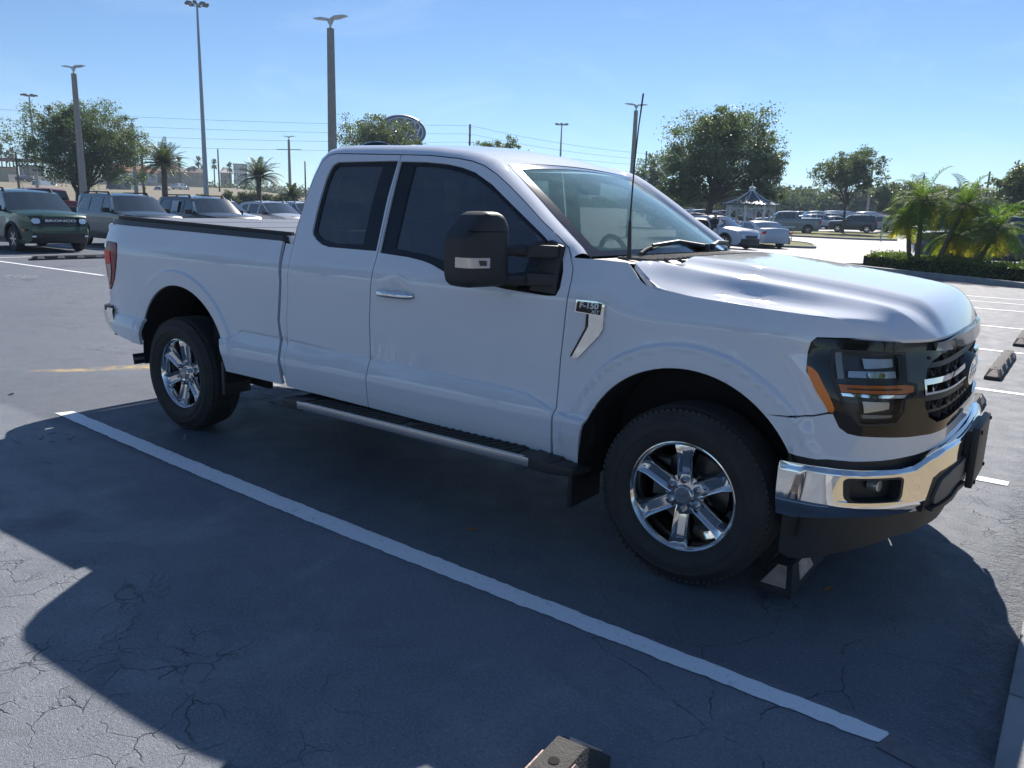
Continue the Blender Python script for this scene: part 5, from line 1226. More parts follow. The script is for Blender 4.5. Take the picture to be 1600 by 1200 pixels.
car('suv', 'dark_blue_suv', 'dark blue SUV broadside behind the young tree', 'SUV', P_navy, at(1333, 88)+Vector((0, 0, .1)), YAW+pi/2-radians(24), LOT)
car('crossover', 'white_rear_suv', 'white SUV right behind the dark blue SUV, tail towards the palms', 'SUV', P_white, at(1374, 92)+Vector((0, 0, .1)), YAW+pi/2-radians(60), LOT)
car('pickup', 'navy_pickup', 'dark navy pickup half hidden behind the clump of palms at the right edge', 'pickup truck', P_navy, at(1562, 36.5), YAW+pi/2-radians(22), LOT)
rc = random.Random(11); cols = [(P_white, 'white'), (P_silver, 'silver'), (P_grey, 'grey'), (P_black, 'black'), (P_white, 'white'), (P_blue, 'blue'), (P_red, 'red'), (P_tan, 'tan')]
far = [(1282, 100, 'crossover', 0, 100), (1296, 103, 'sedan', 4, 95), (1306, 110, 'suv', 1, 95), (1272, 108, 'pickup', 0, 90), (1404, 104, 'crossover', 4, 100), (1395, 112, 'suv', 3, 95), (1318, 118, 'van', 0, 90), (1352, 120, 'van', 0, 90), (1420, 110, 'sedan', 2, 80), (1438, 90, 'sedan', 1, 60), (1452, 84, 'crossover', 5, 100), (1260, 125, 'suv', 3, 95),
       (1062, 82, 'pickup', 0, 100), (1078, 84, 'suv', 6, 95), (1092, 88, 'pickup', 3, 100), (1104, 92, 'suv', 3, 90), (1050, 95, 'crossover', 1, 95), (1122, 98, 'crossover', 0, 90), (1068, 104, 'van', 0, 95), (1086, 110, 'suv', 1, 90), (1138, 104, 'suv', 3, 90), (1218, 96, 'sedan', 0, 90), (1040, 100, 'suv', 3, 90), (1112, 78, 'sedan', 3, 85), (1098, 74, 'crossover', 6, 80), (1332, 126, 'crossover', 0, 95), (1386, 128, 'crossover', 1, 90), (1296, 132, 'suv', 0, 95), (1240, 118, 'crossover', 0, 90), (1150, 112, 'van', 0, 95)]
side_word = {True: 'between the big oak and the gazebo', False: 'beyond the grass islands on the right'}
seen = {}
for px, d, kd, ci, a in far:
    mt, cw = cols[ci]; kw = {'crossover': 'crossover', 'suv': 'SUV', 'sedan': 'sedan', 'pickup': 'pickup', 'van': 'van'}[kd]
    lb = f'distant {cw} {kw} parked {side_word[px < 1180]}'
    seen[lb] = seen.get(lb, 0)+1
    if seen[lb] > 1: lb = f'distant {cw} {kw} parked '+({2: 'a row deeper ', 3: 'farthest back '}.get(seen[lb], 'nearest the palm clump ')+('among the cars left of the gazebo' if px < 1180 else 'behind the young oak'))
    car(kd, f'{cw}_{kw.lower()}', lb, {'SUV': 'SUV', 'crossover': 'SUV', 'sedan': 'car', 'pickup': 'pickup truck', 'van': 'van'}[kw], mt, at(px, d), YAW+pi/2+radians(a-90+rc.uniform(-12, 12))+pi*rc.choice((0, 1)), 'far rows of parked cars: '+side_word[px < 1180])
# white semi tractor on the bank and box trailer on the far road
tr = thing('semi_tractor', 'white truck tractor with dark load behind it on the far side road', 'truck', high(193, 303, 185), R90(0), 'traffic on the far roads')
b = MB(); b.add([(1.0, -1.1, .8), (1.0, 1.1, .8), (1.0, 1.1, 3.1), (1.0, -1.1, 3.1), (2.0, -1.1, .8), (2.0, 1.1, .8), (2.0, 1.1, 2.1), (2.0, -1.1, 2.1), (1.6, -1.05, 3.0), (1.6, 1.05, 3.0)], [(0, 1, 2, 3), (4, 7, 6, 5), (0, 3, 8, 7, 4), (1, 5, 6, 9, 2), (3, 2, 9, 8), (7, 8, 9, 6), (0, 4, 5, 1)]); b.build('cab', P_white, tr, smooth=0, bevel=.05)
b = MB(); b.box((2.9, 0, 1.35), (1.9, 1.9, 1.1), taper=.9); b.build('engine_hood', P_white, tr, bevel=.12)
b = MB(); b.box((1.75, -1.1, 2.25), (.7, .02, .7)); b.box((1.75, 1.1, 2.25), (.7, .02, .7)); b.build('cab_window', cglass, tr, smooth=0)
b = MB(); b.box((-1.4, 0, 1.9), (4.2, 2.2, 2.0), taper=.8); b.build('load', M_('dark_load', (.04, .06, .10), .8), tr, bevel=.1)
for x in (3.2, -.2, -2.2):
    for s_ in (-1, 1):
        b = MB(); b.cyl((x, s_*.8, .5), (x, s_*1.12, .5), .5, n=18); b.build('wheel', rubber, tr)
tl_ = thing('box_trailer', 'white box trailer with a green swoosh on the elevated road', 'trailer', high(281, 287.5, 340), R90(0), 'traffic on the far roads')
b = MB(); b.box((0, 0, 2.45), (8.5, 2.5, 2.7)); b.build('box', P_white, tl_, smooth=0)
b = MB(); b.add([(3.9, -1.262, 1.2), (4.1, -1.262, 1.9), (2.0, -1.262, 1.75), (-.2, -1.262, 1.2), (2.0, -1.262, 1.45)], [(0, 1, 2, 4), (4, 2, 3)]); b.build('swoosh', M_('teal_print', (.05, .25, .20), .6), tl_, smooth=0)
for x in (-3, -2, 2.6):
    b = MB(); b.cyl((x, -1.2, .5), (x, 1.2, .5), .5, n=14); b.build('wheel', rubber, tl_)
# ------------------------------------------------------------------ trees and plants
import numpy as np
oakA = leafmat('oak_leaves', (.075, .098, .060), (.14, .165, .10), trans=.34, rough=.5)
oakB = leafmat('oak_leaves_grey', (.085, .105, .065), (.15, .17, .11), trans=.34, rough=.40)
farleaf = leafmat('far_leaves', (.065, .085, .060), (.12, .135, .085), trans=.25, rough=.7, vs=.25)
palmleaf = leafmat('palm_leaves', (.06, .115, .025), (.14, .18, .04), trans=.5, rough=.62, vs=2)
yellowleaf = leafmat('yellow_fronds', (.50, .36, .03), (.30, .28, .04), trans=.6, rough=.5, vs=3)
dateleaf = leafmat('date_leaves', (.060, .075, .045), (.105, .120, .075), trans=.22, rough=.45)
hedgeleaf = leafmat('hedge_leaves', (.065, .11, .03), (.17, .20, .07), trans=.45, rough=.35, vs=5)
bark = M_('bark', (.085, .070, .058), .95, var=.25, vs=4, bump=.6, bs=14)
palmbark = M_('palm_bark', (.13, .105, .08), .95, var=.3, vs=6, bump=.7, bs=20)
def leaf_mesh(name, centres, size, rng_, mat, parent, norm_up=0.0, aspect=.55):
    n = len(centres); c = np.asarray(centres, float)
    a = rng_.normal(size=(n, 3)); a /= np.linalg.norm(a, axis=1)[:, None]
    b_ = rng_.normal(size=(n, 3)); b_ -= a*(a*b_).sum(1)[:, None]; b_ /= np.linalg.norm(b_, axis=1)[:, None]
    s = size*rng_.uniform(.6, 1.35, size=(n, 1)); a = a*s*.5; b_ = b_*s*.5*aspect
    v = np.stack([c-a, c+b_-a*.1, c+a, c-b_-a*.1], 1).reshape(-1, 3)
    me = bpy.data.meshes.new(name); me.vertices.add(4*n); me.vertices.foreach_set('co', v.ravel()); me.loops.add(4*n); me.loops.foreach_set('vertex_index', np.arange(4*n)); me.polygons.add(n)
    me.polygons.foreach_set('loop_start', np.arange(0, 4*n, 4)); me.update(calc_edges=True); me.materials.append(mat)
    return link(bpy.data.objects.new(name, me), parent)
def clumps(rng_, cen, rad, k, per, shell=.55, cr=.16, flat=.75):
    """leaf centres gathered in clumps spread through an ellipsoid"""
    u = rng_.normal(size=(k, 3)); u /= np.linalg.norm(u, axis=1)[:, None]; r = (shell+(1-shell)*rng_.uniform(size=(k, 1))**.7)
    inner = rng_.uniform(size=(k, 1)) < .28; r = np.where(inner, rng_.uniform(.1, .6, size=(k, 1)), r)
    wob = 1+.16*np.sin(u[:, :1]*5+rng_.uniform(0, 6))+.12*np.sin(u[:, 1:2]*7+1)
    C = np.array(cen)+u*r*wob*np.array(rad)
    sc = np.mean(rad)*cr*rng_.uniform(.55, 1.4, size=(k, 1, 1))
    L = C[:, None, :]+np.clip(rng_.normal(size=(k, per, 3)), -1.7, 1.7)*sc*np.array([1, 1, flat])
    return C, L.reshape(-1, 3)
def tree(label, base, crowns, trunk_h, trunk_r, n_cl, per, leaf, seed, mat=oakA, multi=1, group=None, name='oak_tree', lean=(0, 0)):
    rg = np.random.default_rng(seed); rs_ = random.Random(seed)
    t = thing(name, label, 'tree', base, 0, group)
    pts = []; Cs = []
    for cen, rad, sh in crowns:
        C, L = clumps(rg, cen, rad, int(n_cl*sh*1.45), int(per*1.15), cr=.115); pts.append(L); Cs.append(C)
    L = np.concatenate(pts); C = np.concatenate(Cs); L = L[L[:, 2] > trunk_h*.55]
    leaf_mesh('crown', L, leaf, rg, mat, t)
    b = MB(); zc = np.mean([c[0][2] for c in crowns])
    tops = []
    for k in range(multi):
        a = 2*pi*k/multi+.5; o = .0 if multi == 1 else trunk_r*1.2; e_ = (cos(a)*trunk_h*.28*(multi > 1)+lean[0], sin(a)*trunk_h*.28*(multi > 1)+lean[1])
        b.tube([(cos(a)*o, sin(a)*o, -.3), (cos(a)*o*1.1+e_[0]*.15, sin(a)*o*1.1+e_[1]*.15, trunk_h*.3), (e_[0]*.5, e_[1]*.5, trunk_h*.7), (e_[0], e_[1], trunk_h*1.05)], [trunk_r*1.25, trunk_r, trunk_r*.85, trunk_r*.65], 9)
        tops.append(Vector((e_[0], e_[1], trunk_h)))
    b.build('trunk', bark, t, smooth=60)
    b = MB(); sel = rg.choice(len(C), size=min(len(C), 46), replace=False)
    for i in sel:
        tgt = Vector(C[i]); s_ = rs_.choice(tops); mid_ = s_.lerp(tgt, .45)+Vector((0, 0, (tgt-s_).length*.10)); r0 = trunk_r*.34
        b.tube([s_-Vector((0, 0, .2)), s_.lerp(mid_, .5), mid_, mid_.lerp(tgt, .6), tgt], [r0, r0*.75, r0*.5, r0*.3, r0*.12], 5)
    b.build('limbs', bark, t, smooth=60); return t
def cr_(px, py, d, w_px, h_px, sh=1.0, dep=None, base=None):
    """crown ellipsoid as seen at (px, py), sizes in photo pixels, relative to base"""
    p = at(px, d); k = d/FPX; z = zat(px, py, d); w_ = w_px*k/2
    return ((p.x-base.x, p.y-base.y, z-base.z), (w_, w_ if dep is None else dep, h_px*k/2), sh)
B_ = at(130, 75)
tree('broad dark oak with several trunks behind the parked SUVs on the left', B_, [cr_(92, 222, 75, 105, 92, 1, base=B_), cr_(150, 212, 75, 100, 92, 1, base=B_), cr_(196, 240, 75, 85, 86, .8, base=B_), cr_(120, 190, 75, 60, 50, .4, base=B_), cr_(140, 262, 75, 110, 50, .4, base=B_)], 2.4, .22, 100, 95, .155, 1, multi=5)
B_ = at(1104, 62)
tree('very large spreading oak standing left of the white gazebo', B_, [cr_(1122, 236, 62, 160, 112, 1.5, base=B_), cr_(1078, 262, 62, 90, 90, .6, base=B_), cr_(1184, 258, 62, 70, 84, .6, base=B_), cr_(1126, 202, 62, 112, 54, .6, base=B_), cr_(1060, 300, 62, 70, 44, .35, base=B_), cr_(1182, 300, 62, 56, 46, .3, base=B_)], 2.6, .30, 130, 75, .17, 2, lean=(.3, 0))
B_ = at(1318, 85); B_.z += .0
tree('young rounded oak on the grass island in front of the dark blue SUV', B_, [cr_(1300, 275, 85, 72, 50, .8, base=B_), cr_(1336, 262, 85, 62, 56, .8, base=B_), cr_(1318, 262, 85, 80, 44, .6, base=B_), cr_(1350, 288, 85, 34, 26, .2, base=B_)], 2.9, .14, 70, 55, .20, 3)
B_ = at(596, 72)
tree('oak with its crown rising above the cab in front of the blue oval sign', B_, [cr_(575, 215, 72, 100, 62, 1, base=B_), cr_(612, 222, 72, 85, 62, .8, base=B_), cr_(645, 238, 72, 50, 40, .35, base=B_)], 3.0, .16, 75, 65, .17, 4, mat=oakB)
B_ = at(778, 78)
tree('small oak crown just above the truck roof, left of the thin light mast', B_, [cr_(762, 240, 78, 52, 50, .6, base=B_), cr_(788, 238, 78, 56, 46, .6, base=B_), cr_(812, 248, 78, 36, 34, .3, base=B_)], 3.0, .14, 70, 60, .18, 5, mat=oakB)
B_ = at(1022, 88)
tree('darker bushy tree partly behind the left side of the largest oak', B_, [cr_(1022, 275, 88, 64, 70, 1, base=B_), cr_(1005, 290, 88, 44, 50, .5, base=B_)], 2.5, .14, 70, 60, .20, 6)
B_ = at(1404, 100)
tree('wide loose oak behind the palm clump right of the leaning light pole', B_, [cr_(1395, 312, 100, 60, 50, 1, base=B_), cr_(1425, 308, 100, 60, 52, .8, base=B_), cr_(1380, 302, 100, 36, 36, .4, base=B_)], 2.5, .15, 70, 50, .24, 7, mat=oakB)
B_ = at(1592, 64)
tree('open windswept oak above the navy pickup at the right edge', B_, [cr_(1572, 292, 64, 58, 44, .8, base=B_), cr_(1606, 288, 64, 60, 50, .8, base=B_), cr_(1590, 278, 64, 70, 34, .5, base=B_)], 2.2, .15, 46, 42, .20, 8, mat=oakB, multi=2)
B_ = at(1622, 40)
tree('light green bushy tree cut off by the right edge of the picture', B_, [cr_(1618, 342, 40, 60, 50, 1, base=B_), cr_(1640, 330, 40, 60, 60, 1, base=B_)], 1.2, .12, 60, 60, .13, 9, mat=palmleaf)
# small trees in the middle distance under the big oak
for i, (px, d, py, w_, h_, lb) in enumerate(((1050, 96, 318, 50, 34, 'low tree in shade left of the big oak trunk'), (1150, 100, 312, 60, 44, 'leafy tree showing between the big oak trunk and the gazebo'), (1200, 110, 310, 50, 50, 'dark tree behind the gazebo roof'), (1090, 112, 312, 56, 40, 'tree behind the parked cars under the largest oak'))):
    B_ = at(px, d); tree(lb, B_, [cr_(px, py, d, w_, h_, 1, base=B_)], 1.8, .12, 60, 50, .24, 20+i, mat=farleaf, group='trees in the middle distance')
# round shrubs in a row on the far left verge
sh0 = None; ks = 0
SHL = ['round shrub just left of the mast foot', 'round shrub just right of the mast foot', 'round shrub third from the tall mast', 'small round shrub fourth from the tall mast', 'round shrub left of the second date palm trunk', 'round shrub at the foot of the second date palm', 'round shrub right of the second date palm', 'round shrub left of the double armed pole', 'round shrub at the foot of the double armed pole', 'last round shrub, touching the truck cab outline']
for si, px in enumerate((318, 336, 356, 368, 381, 396, 415, 434, 448, 458)):
    d = 92+((px*7) % 5); B_ = at(px, d); lb_ = SHL[si]
    t_ = thing('round_shrub', lb_, 'shrub', B_, px*.1, 'round shrubs along the far verge')
    if sh0 is None:
        rg = np.random.default_rng(5); C, L = clumps(rg, (0, 0, 1.0), (.85, .85, .95), 60, 45, cr=.2); leaf_mesh('foliage', L, .22, rg, farleaf, t_); b = MB(); b.cyl((0, 0, -.3), (0, 0, .8), .07, .05, 6); b.build('stem', bark, t_); sh0 = t_
    else:
        for c0 in sh0.children: c = c0.copy(); COL.objects.link(c); c.parent = t_
        t_.scale = (1.0+.25*sin(px), 1.0+.25*sin(px), 1+.25*cos(px*3))
# far woods along the right horizon and the left slope, one mass each
rg = np.random.default_rng(9); L = []
for px in np.arange(1010, 1700, 2.2):
    d = 170+rg.uniform(-12, 22); p = at(px, d); hpx = 300+ (6*math.sin(px*.045)+5*math.sin(px*.11)+rg.uniform(-3, 3)) + max(0, (px-1450))*.05; z = zat(px, hpx, d); hh = z-p.z
    C, l = clumps(rg, (p.x, p.y, p.z+hh*.52), (3.6, 3.6, hh*.50), 16, 16, shell=.4, cr=.2); L.append(l)
o = leaf_mesh('far_woods', np.concatenate(L), .75, rg, farleaf, None, aspect=.8); tag(o, 'hazy dark wood along the right horizon behind the parked cars', 'wood', kind='stuff')
L = []
for px in np.arange(-40, 1010, 3.2):
    d = 300+rg.uniform(-12, 20); p = at(px, d); z = zat(px, 276+.035*px+rg.uniform(-5, 6), d); hh = max(1.5, z-(zat(px, 300+.03*px, d)))
    C, l = clumps(rg, (p.x, p.y, z-hh*.5), (4.6, 4.6, hh*.5), 9, 16, shell=.4, cr=.22); L.append(l)
o = leaf_mesh('far_scrub', np.concatenate(L), .75, rg, farleaf, None, aspect=.8); tag(o, 'low scrub and bushes on the rise behind the far road', 'bushes', kind='stuff')
# trees behind the photographer, mirrored in the truck
for i, (x, y, h_) in enumerate(((-14, -19, 7), (-7, -21, 8), (1, -22, 7.5), (-24, -20, 7), (20, -6, 7), (22, -16, 8), (21, 3, 6.5), (-34, -22, 8))):
    B_ = Vector((x, y, 0)); tree('oak on the dry verge behind the camera number '[:-8].strip()+[' row end', ' second from the row end', ' near the middle', ' far end', ' ahead of the truck', ' corner', ' by the walkway', ' outermost'][i], B_, [((0, 0, h_*.62), (h_*.45, h_*.45, h_*.36), 1)], h_*.3, .18, 60, 50, .30, 40+i, group=None)
# ------------------------------------------------------------------ palms
def frond(b, base, az, elev, L, droop, nl, ll, w_, rr2, up=.35, rachis=.012):
    pts = []; p = Vector(base); d = Vector((cos(az)*cos(elev), sin(az)*cos(elev), sin(elev))); st = L/10
    for i in range(11): pts.append(p.copy()); p = p+d*st; d = (d+Vector((0, 0, -droop*(.3+i/10)*.2))).normalized()
    b.tube(pts, [rachis*(1-.08*i) for i in range(11)], 3, caps=False)
    for k in range(nl):
        t = .10+.88*k/nl; i = min(9, int(t*10)); q = pts[i].lerp(pts[i+1], t*10-i); tg = (pts[i+1]-pts[i]).normalized(); sd = tg.cross(Vector((0, 0, 1)));
        if sd.length < .05: sd = Vector((1, 0, 0))
        sd.normalize(); nu = sd.cross(tg); l = ll*sin(pi*min(1, .22+t*.74))**.7
        for s_ in (-1, 1):
            dr = (sd*s_*.85+tg*.55+nu*up+Vector((rr2.uniform(-.1, .1), rr2.uniform(-.1, .1), rr2.uniform(-.25, .05)))).normalized(); e_ = q+dr*l+Vector((0, 0, -.18*l)); m_ = q+dr*l*.5+Vector((0, 0, .02*l)); ww = tg*w_
            b.add([q-ww*.6, q+ww*.6, m_+ww, m_-ww, e_], [(0, 1, 2, 3), (3, 2, 4)])
def pinnate(label, base, h_, lean, nf, L, ll, w_, seed, mat, dead=None, name='date_palm', tr=.09, droop=1.0, trb=None, lo=-.5, group=None, nl=26):
    rr2 = random.Random(seed); t = thing(name, label, 'palm', base, 0, group); top = Vector((lean[0], lean[1], h_))
    b = MB(); n = 9; pts = [Vector((lean[0]*(i/n)**1.3, lean[1]*(i/n)**1.3, -.2+(h_+.2)*i/n)) for i in range(n+1)]
    b.tube(pts, [(trb or tr*1.3)*(1-i/n)+tr*(i/n)+.012*(i % 2) for i in range(n+1)], 9); b.tube([top-Vector((0, 0, .35)), top+Vector((0, 0, .12))], [tr*1.25, tr*1.0], 9); b.build('trunk', palmbark, t, smooth=50)
    b = MB(); y_ = MB()
    for k in range(nf):
        az = k*2.39996+rr2.uniform(-.2, .2); u = k/nf; el = 1.35-(1.35-lo)*u**.8+rr2.uniform(-.1, .1)
        isd = dead and u > 1-dead
        frond(y_ if isd else b, top+Vector((cos(az)*.05, sin(az)*.05, .05)), az, el, L*rr2.uniform(.8, 1.1)*(1 if not isd else .8), droop*rr2.uniform(.8, 1.2), nl, ll, w_, rr2)
    b.build('crown', mat, t, smooth=0)
    if dead: y_.build('yellow_fronds', yellowleaf, t, smooth=0)
    return t
pinnate('date palm with grey green fronds left of the tall mast', at(258, 62), zat(258, 258, 62)-at(258, 62).z, (.1, 0), 60, 1.85, .38, .024, 1, dateleaf, tr=.17, droop=.55, lo=-.35)
pinnate('date palm with grey green fronds between the mast and the double armed pole', at(404, 66), zat(404, 278, 66)-at(404, 66).z, (.0, .1), 60, 2.0, .38, .024, 2, dateleaf, tr=.17, droop=.75, lo=-.35)
pinnate('small date palm right of the double armed pole', at(458, 78), 1.9, (.0, .0), 30, 1.5, .35, .04, 3, dateleaf, tr=.12, droop=.8, lo=-.3)
PG = 'pygmy palms growing out of the hedge island'
for lb, px, d, pyt, lean, nf, L, dd, sd in (('tallest pygmy palm of the island with a full drooping crown', 1440, 28.6, 318, (-.05, .1), 40, 1.25, .10, 11), ('slim pygmy palm trunk just left of the tallest one, thinner crown', 1431, 28.9, 345, (-.25, .0), 26, 1.0, .25, 12), ('leaning pygmy palm in the middle of the island clump', 1466, 28.0, 322, (.62, .35), 34, 1.15, .12, 13),
        ('short pygmy palm with yellow lower fronds', 1512, 28.8, 372, (-.25, .0), 34, 1.05, .35, 14), ('short wide pygmy palm in front of the navy pickup, leaning right', 1528, 27.6, 362, (.45, .25), 36, 1.2, .18, 15)):
    B_ = at(px, d); pinnate(lb, B_, zat(px, pyt, d)-B_.z, lean, nf, L, .34, .011, sd, palmleaf, dead=dd, name='pygmy_palm', tr=.055, trb=.075, droop=1.5, lo=-.9, group=PG, nl=30)
# far fan palms, no parts: a few pixels each
rg2 = random.Random(3)
def fan_mesh():
    b = MB(); b.cyl((0, 0, -1), (0, 0, 6.2), .16, .12, 6)
    for k in range(46):
        az = rg2.uniform(0, 2*pi); el = rg2.uniform(-1.1, 1.4); d_ = Vector((cos(az)*cos(el), sin(az)*cos(el), sin(el))); s_ = d_.cross(Vector((0, 0, 1))).normalized()*.22; c = Vector((0, 0, 6.3)); b.add([c, c+d_*.8-s_, c+d_*1.35, c+d_*.8+s_], [(0, 1, 2, 3)])
    return b
fm = None
FPL = ['leftmost far fan palm at the picture edge', 'tallest far fan palm at the left edge', 'thin fan palm third from the left edge', 'fan palm fourth from the left edge', 'fan palm just left of the short utility pole', 'far fan palm between the left group and the broad oak', 'far fan palm right of the broad oak', 'far fan palm over the motel, left of the tall mast', 'far fan palm touching the left side of the tall mast', 'far fan palm right of the tall mast', 'far fan palm just left of the pale hotel block', 'small low fan palm right of the tall mast']
for fi, (px, py, d) in enumerate(((2, 234, 190), (8, 231, 190), (15, 243, 200), (20, 240, 200), (26, 236, 195), (48, 237, 190), (203, 245, 185), (283, 250, 190), (313, 249, 190), (337, 253, 195), (361, 258, 200), (318, 262, 210))):
    d *= 1.5; v = at(px, d); z = zat(px, py+3, d)
    lb = FPL[fi]
    if fm is None: fo_ = fan_mesh().build('fan_palm', dateleaf, None, smooth=0); fm = fo_
    else: fo_ = fm.copy(); COL.objects.link(fo_)
    fo_.location = (v.x, v.y, z-6.4*1.5); fo_.scale = (1.5, 1.5, 1.5); fo_.rotation_euler = (0, 0, px); tag(fo_, lb, 'palm', 'far fan palms on the left skyline')
# ------------------------------------------------------------------ hedge island and grass islands
hl0, hl1 = Vector((-5.2, 25.2)), Vector((6.5, 16.0))
dirh = (hl1-hl0).normalized(); nh = Vector((-dirh.y, dirh.x))
if nh.y < 0: nh = -nh
rg = np.random.default_rng(21)
def hedge(label, a, b_, wdt, hgt, n, seed):
    rg = np.random.default_rng(seed); t = thing('hedge', label, 'hedge', (a.x, a.y, 0)); d_ = (b_-a); L = d_.length; d_ = d_/L; nn = Vector((-d_.y, d_.x)); nn = nn if nn.y > 0 else -nn
    u = rg.uniform(0, 1, n); face_ = rg.choice(3, n, p=[.42, .46, .12]); v = rg.uniform(0, 1, n); z = rg.uniform(0, 1, n)
    v = np.where(face_ == 0, rg.normal(.02, .02, n), v); z = np.where(face_ == 1, 1+rg.normal(0, .05, n), z); v = np.where(face_ == 2, 1, v)
    endr = np.minimum(1, np.minimum(u*L/.5, 1)); bump_ = 1+.07*np.sin(u*L*2.3)+.05*np.sin(u*L*6.1+v*3)
    X = d_.x*u*L+nn.x*(v*wdt+(1-endr)*.2*wdt); Y = d_.y*u*L+nn.y*(v*wdt+(1-endr)*.2*wdt); Z = z*hgt*bump_*(.80+.2*endr)
    P3 = np.stack([X, Y, Z], 1)+rg.normal(size=(n, 3))*.035
    leaf_mesh('foliage', P3, .075, rg, hedgeleaf, t, aspect=.6)
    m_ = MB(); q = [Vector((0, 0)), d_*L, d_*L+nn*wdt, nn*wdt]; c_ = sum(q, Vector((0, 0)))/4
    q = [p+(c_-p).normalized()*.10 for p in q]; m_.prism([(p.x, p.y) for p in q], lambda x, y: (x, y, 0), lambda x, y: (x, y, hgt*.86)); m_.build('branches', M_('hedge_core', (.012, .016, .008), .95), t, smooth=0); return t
hedge('long clipped hedge along the near side of the palm island', hl0, hl1, 1.1, .52, 26000, 1)
hedge('second clipped hedge on the far side of the palm island', hl0+nh*5.0+dirh*4.0, hl1+nh*5.0, 1.0, .62, 9000, 2)
def kerbed(name, pts, label_ignored=None, gz=.10, mat=None, kw=.16):
    pts = spline([(p[0], p[1], 0) for p in pts], 5, closed=True); pts = [(p[0], p[1]) for p in pts]; c = (sum(p[0] for p in pts)/len(pts), sum(p[1] for p in pts)/len(pts)); n = len(pts)
    inn = []
    for i in range(n):
        a, b_ = Vector(pts[i-1]), Vector(pts[(i+1) % n]); d_ = (b_-a).normalized(); nn = Vector((-d_.y, d_.x)); p = Vector(pts[i]); 
        if (Vector(c)-p).dot(nn) < 0: nn = -nn
        inn.append(tuple(p+nn*kw))
    vs = []
    for p, q in zip(pts, inn): z = T(*p); vs += [(p[0], p[1], z-.05), (p[0], p[1], z+.14), (q[0], q[1], z+.15), (q[0], q[1], z-.05)]
    fs = [(4*i+k, 4*((i+1) % n)+k, 4*((i+1) % n)+k+1, 4*i+k+1) for i in range(n) for k in range(3)]
    b = MB(); b.add(vs, fs); o = b.build('kerb', concrete, None, smooth=30); tag(o, kind='structure')
    b = MB(); b.add([(q[0], q[1], T(*q)+gz) for q in inn], [tuple(range(n))]); o = b.build(name, mat, None, smooth=0); tag(o, kind='structure')
lawn = M_('lawn', (.20, .19, .05), .95, col2=(.10, .13, .035), vs=1.5, bump=.5, bs=20)
mulch = M_('mulch', (.10, .07, .05), .95, var=.3, vs=6, bump=.8, bs=20)
k0 = hl0-nh*.55-dirh*.6; k1 = hl1-nh*.55+dirh*1
kerbed('island_mulch', [tuple(k0+nh*.6-dirh*.1), tuple(k0+dirh*1.2), tuple(k0.lerp(k1, .35)), tuple(k0.lerp(k1, .7)), tuple(k1), tuple(k1+nh*7), tuple(k0+nh*7+dirh*4), tuple(k0+nh*4+dirh*1)], mat=mulch)
e = lambda px, d: (at(px, d).x, at(px, d).y)
kerbed('grass_island', [e(1190, 49), e(1235, 48.5), e(1272, 48.5), e(1280, 50), e(1268, 55), e(1225, 58), e(1180, 58)], mat=lawn)
kerbed('grass_island', [e(1215, 73), e(1270, 70), e(1340, 69), e(1398, 70), e(1404, 72), e(1395, 86), e(1340, 90), e(1280, 88), e(1225, 84)], mat=lawn)
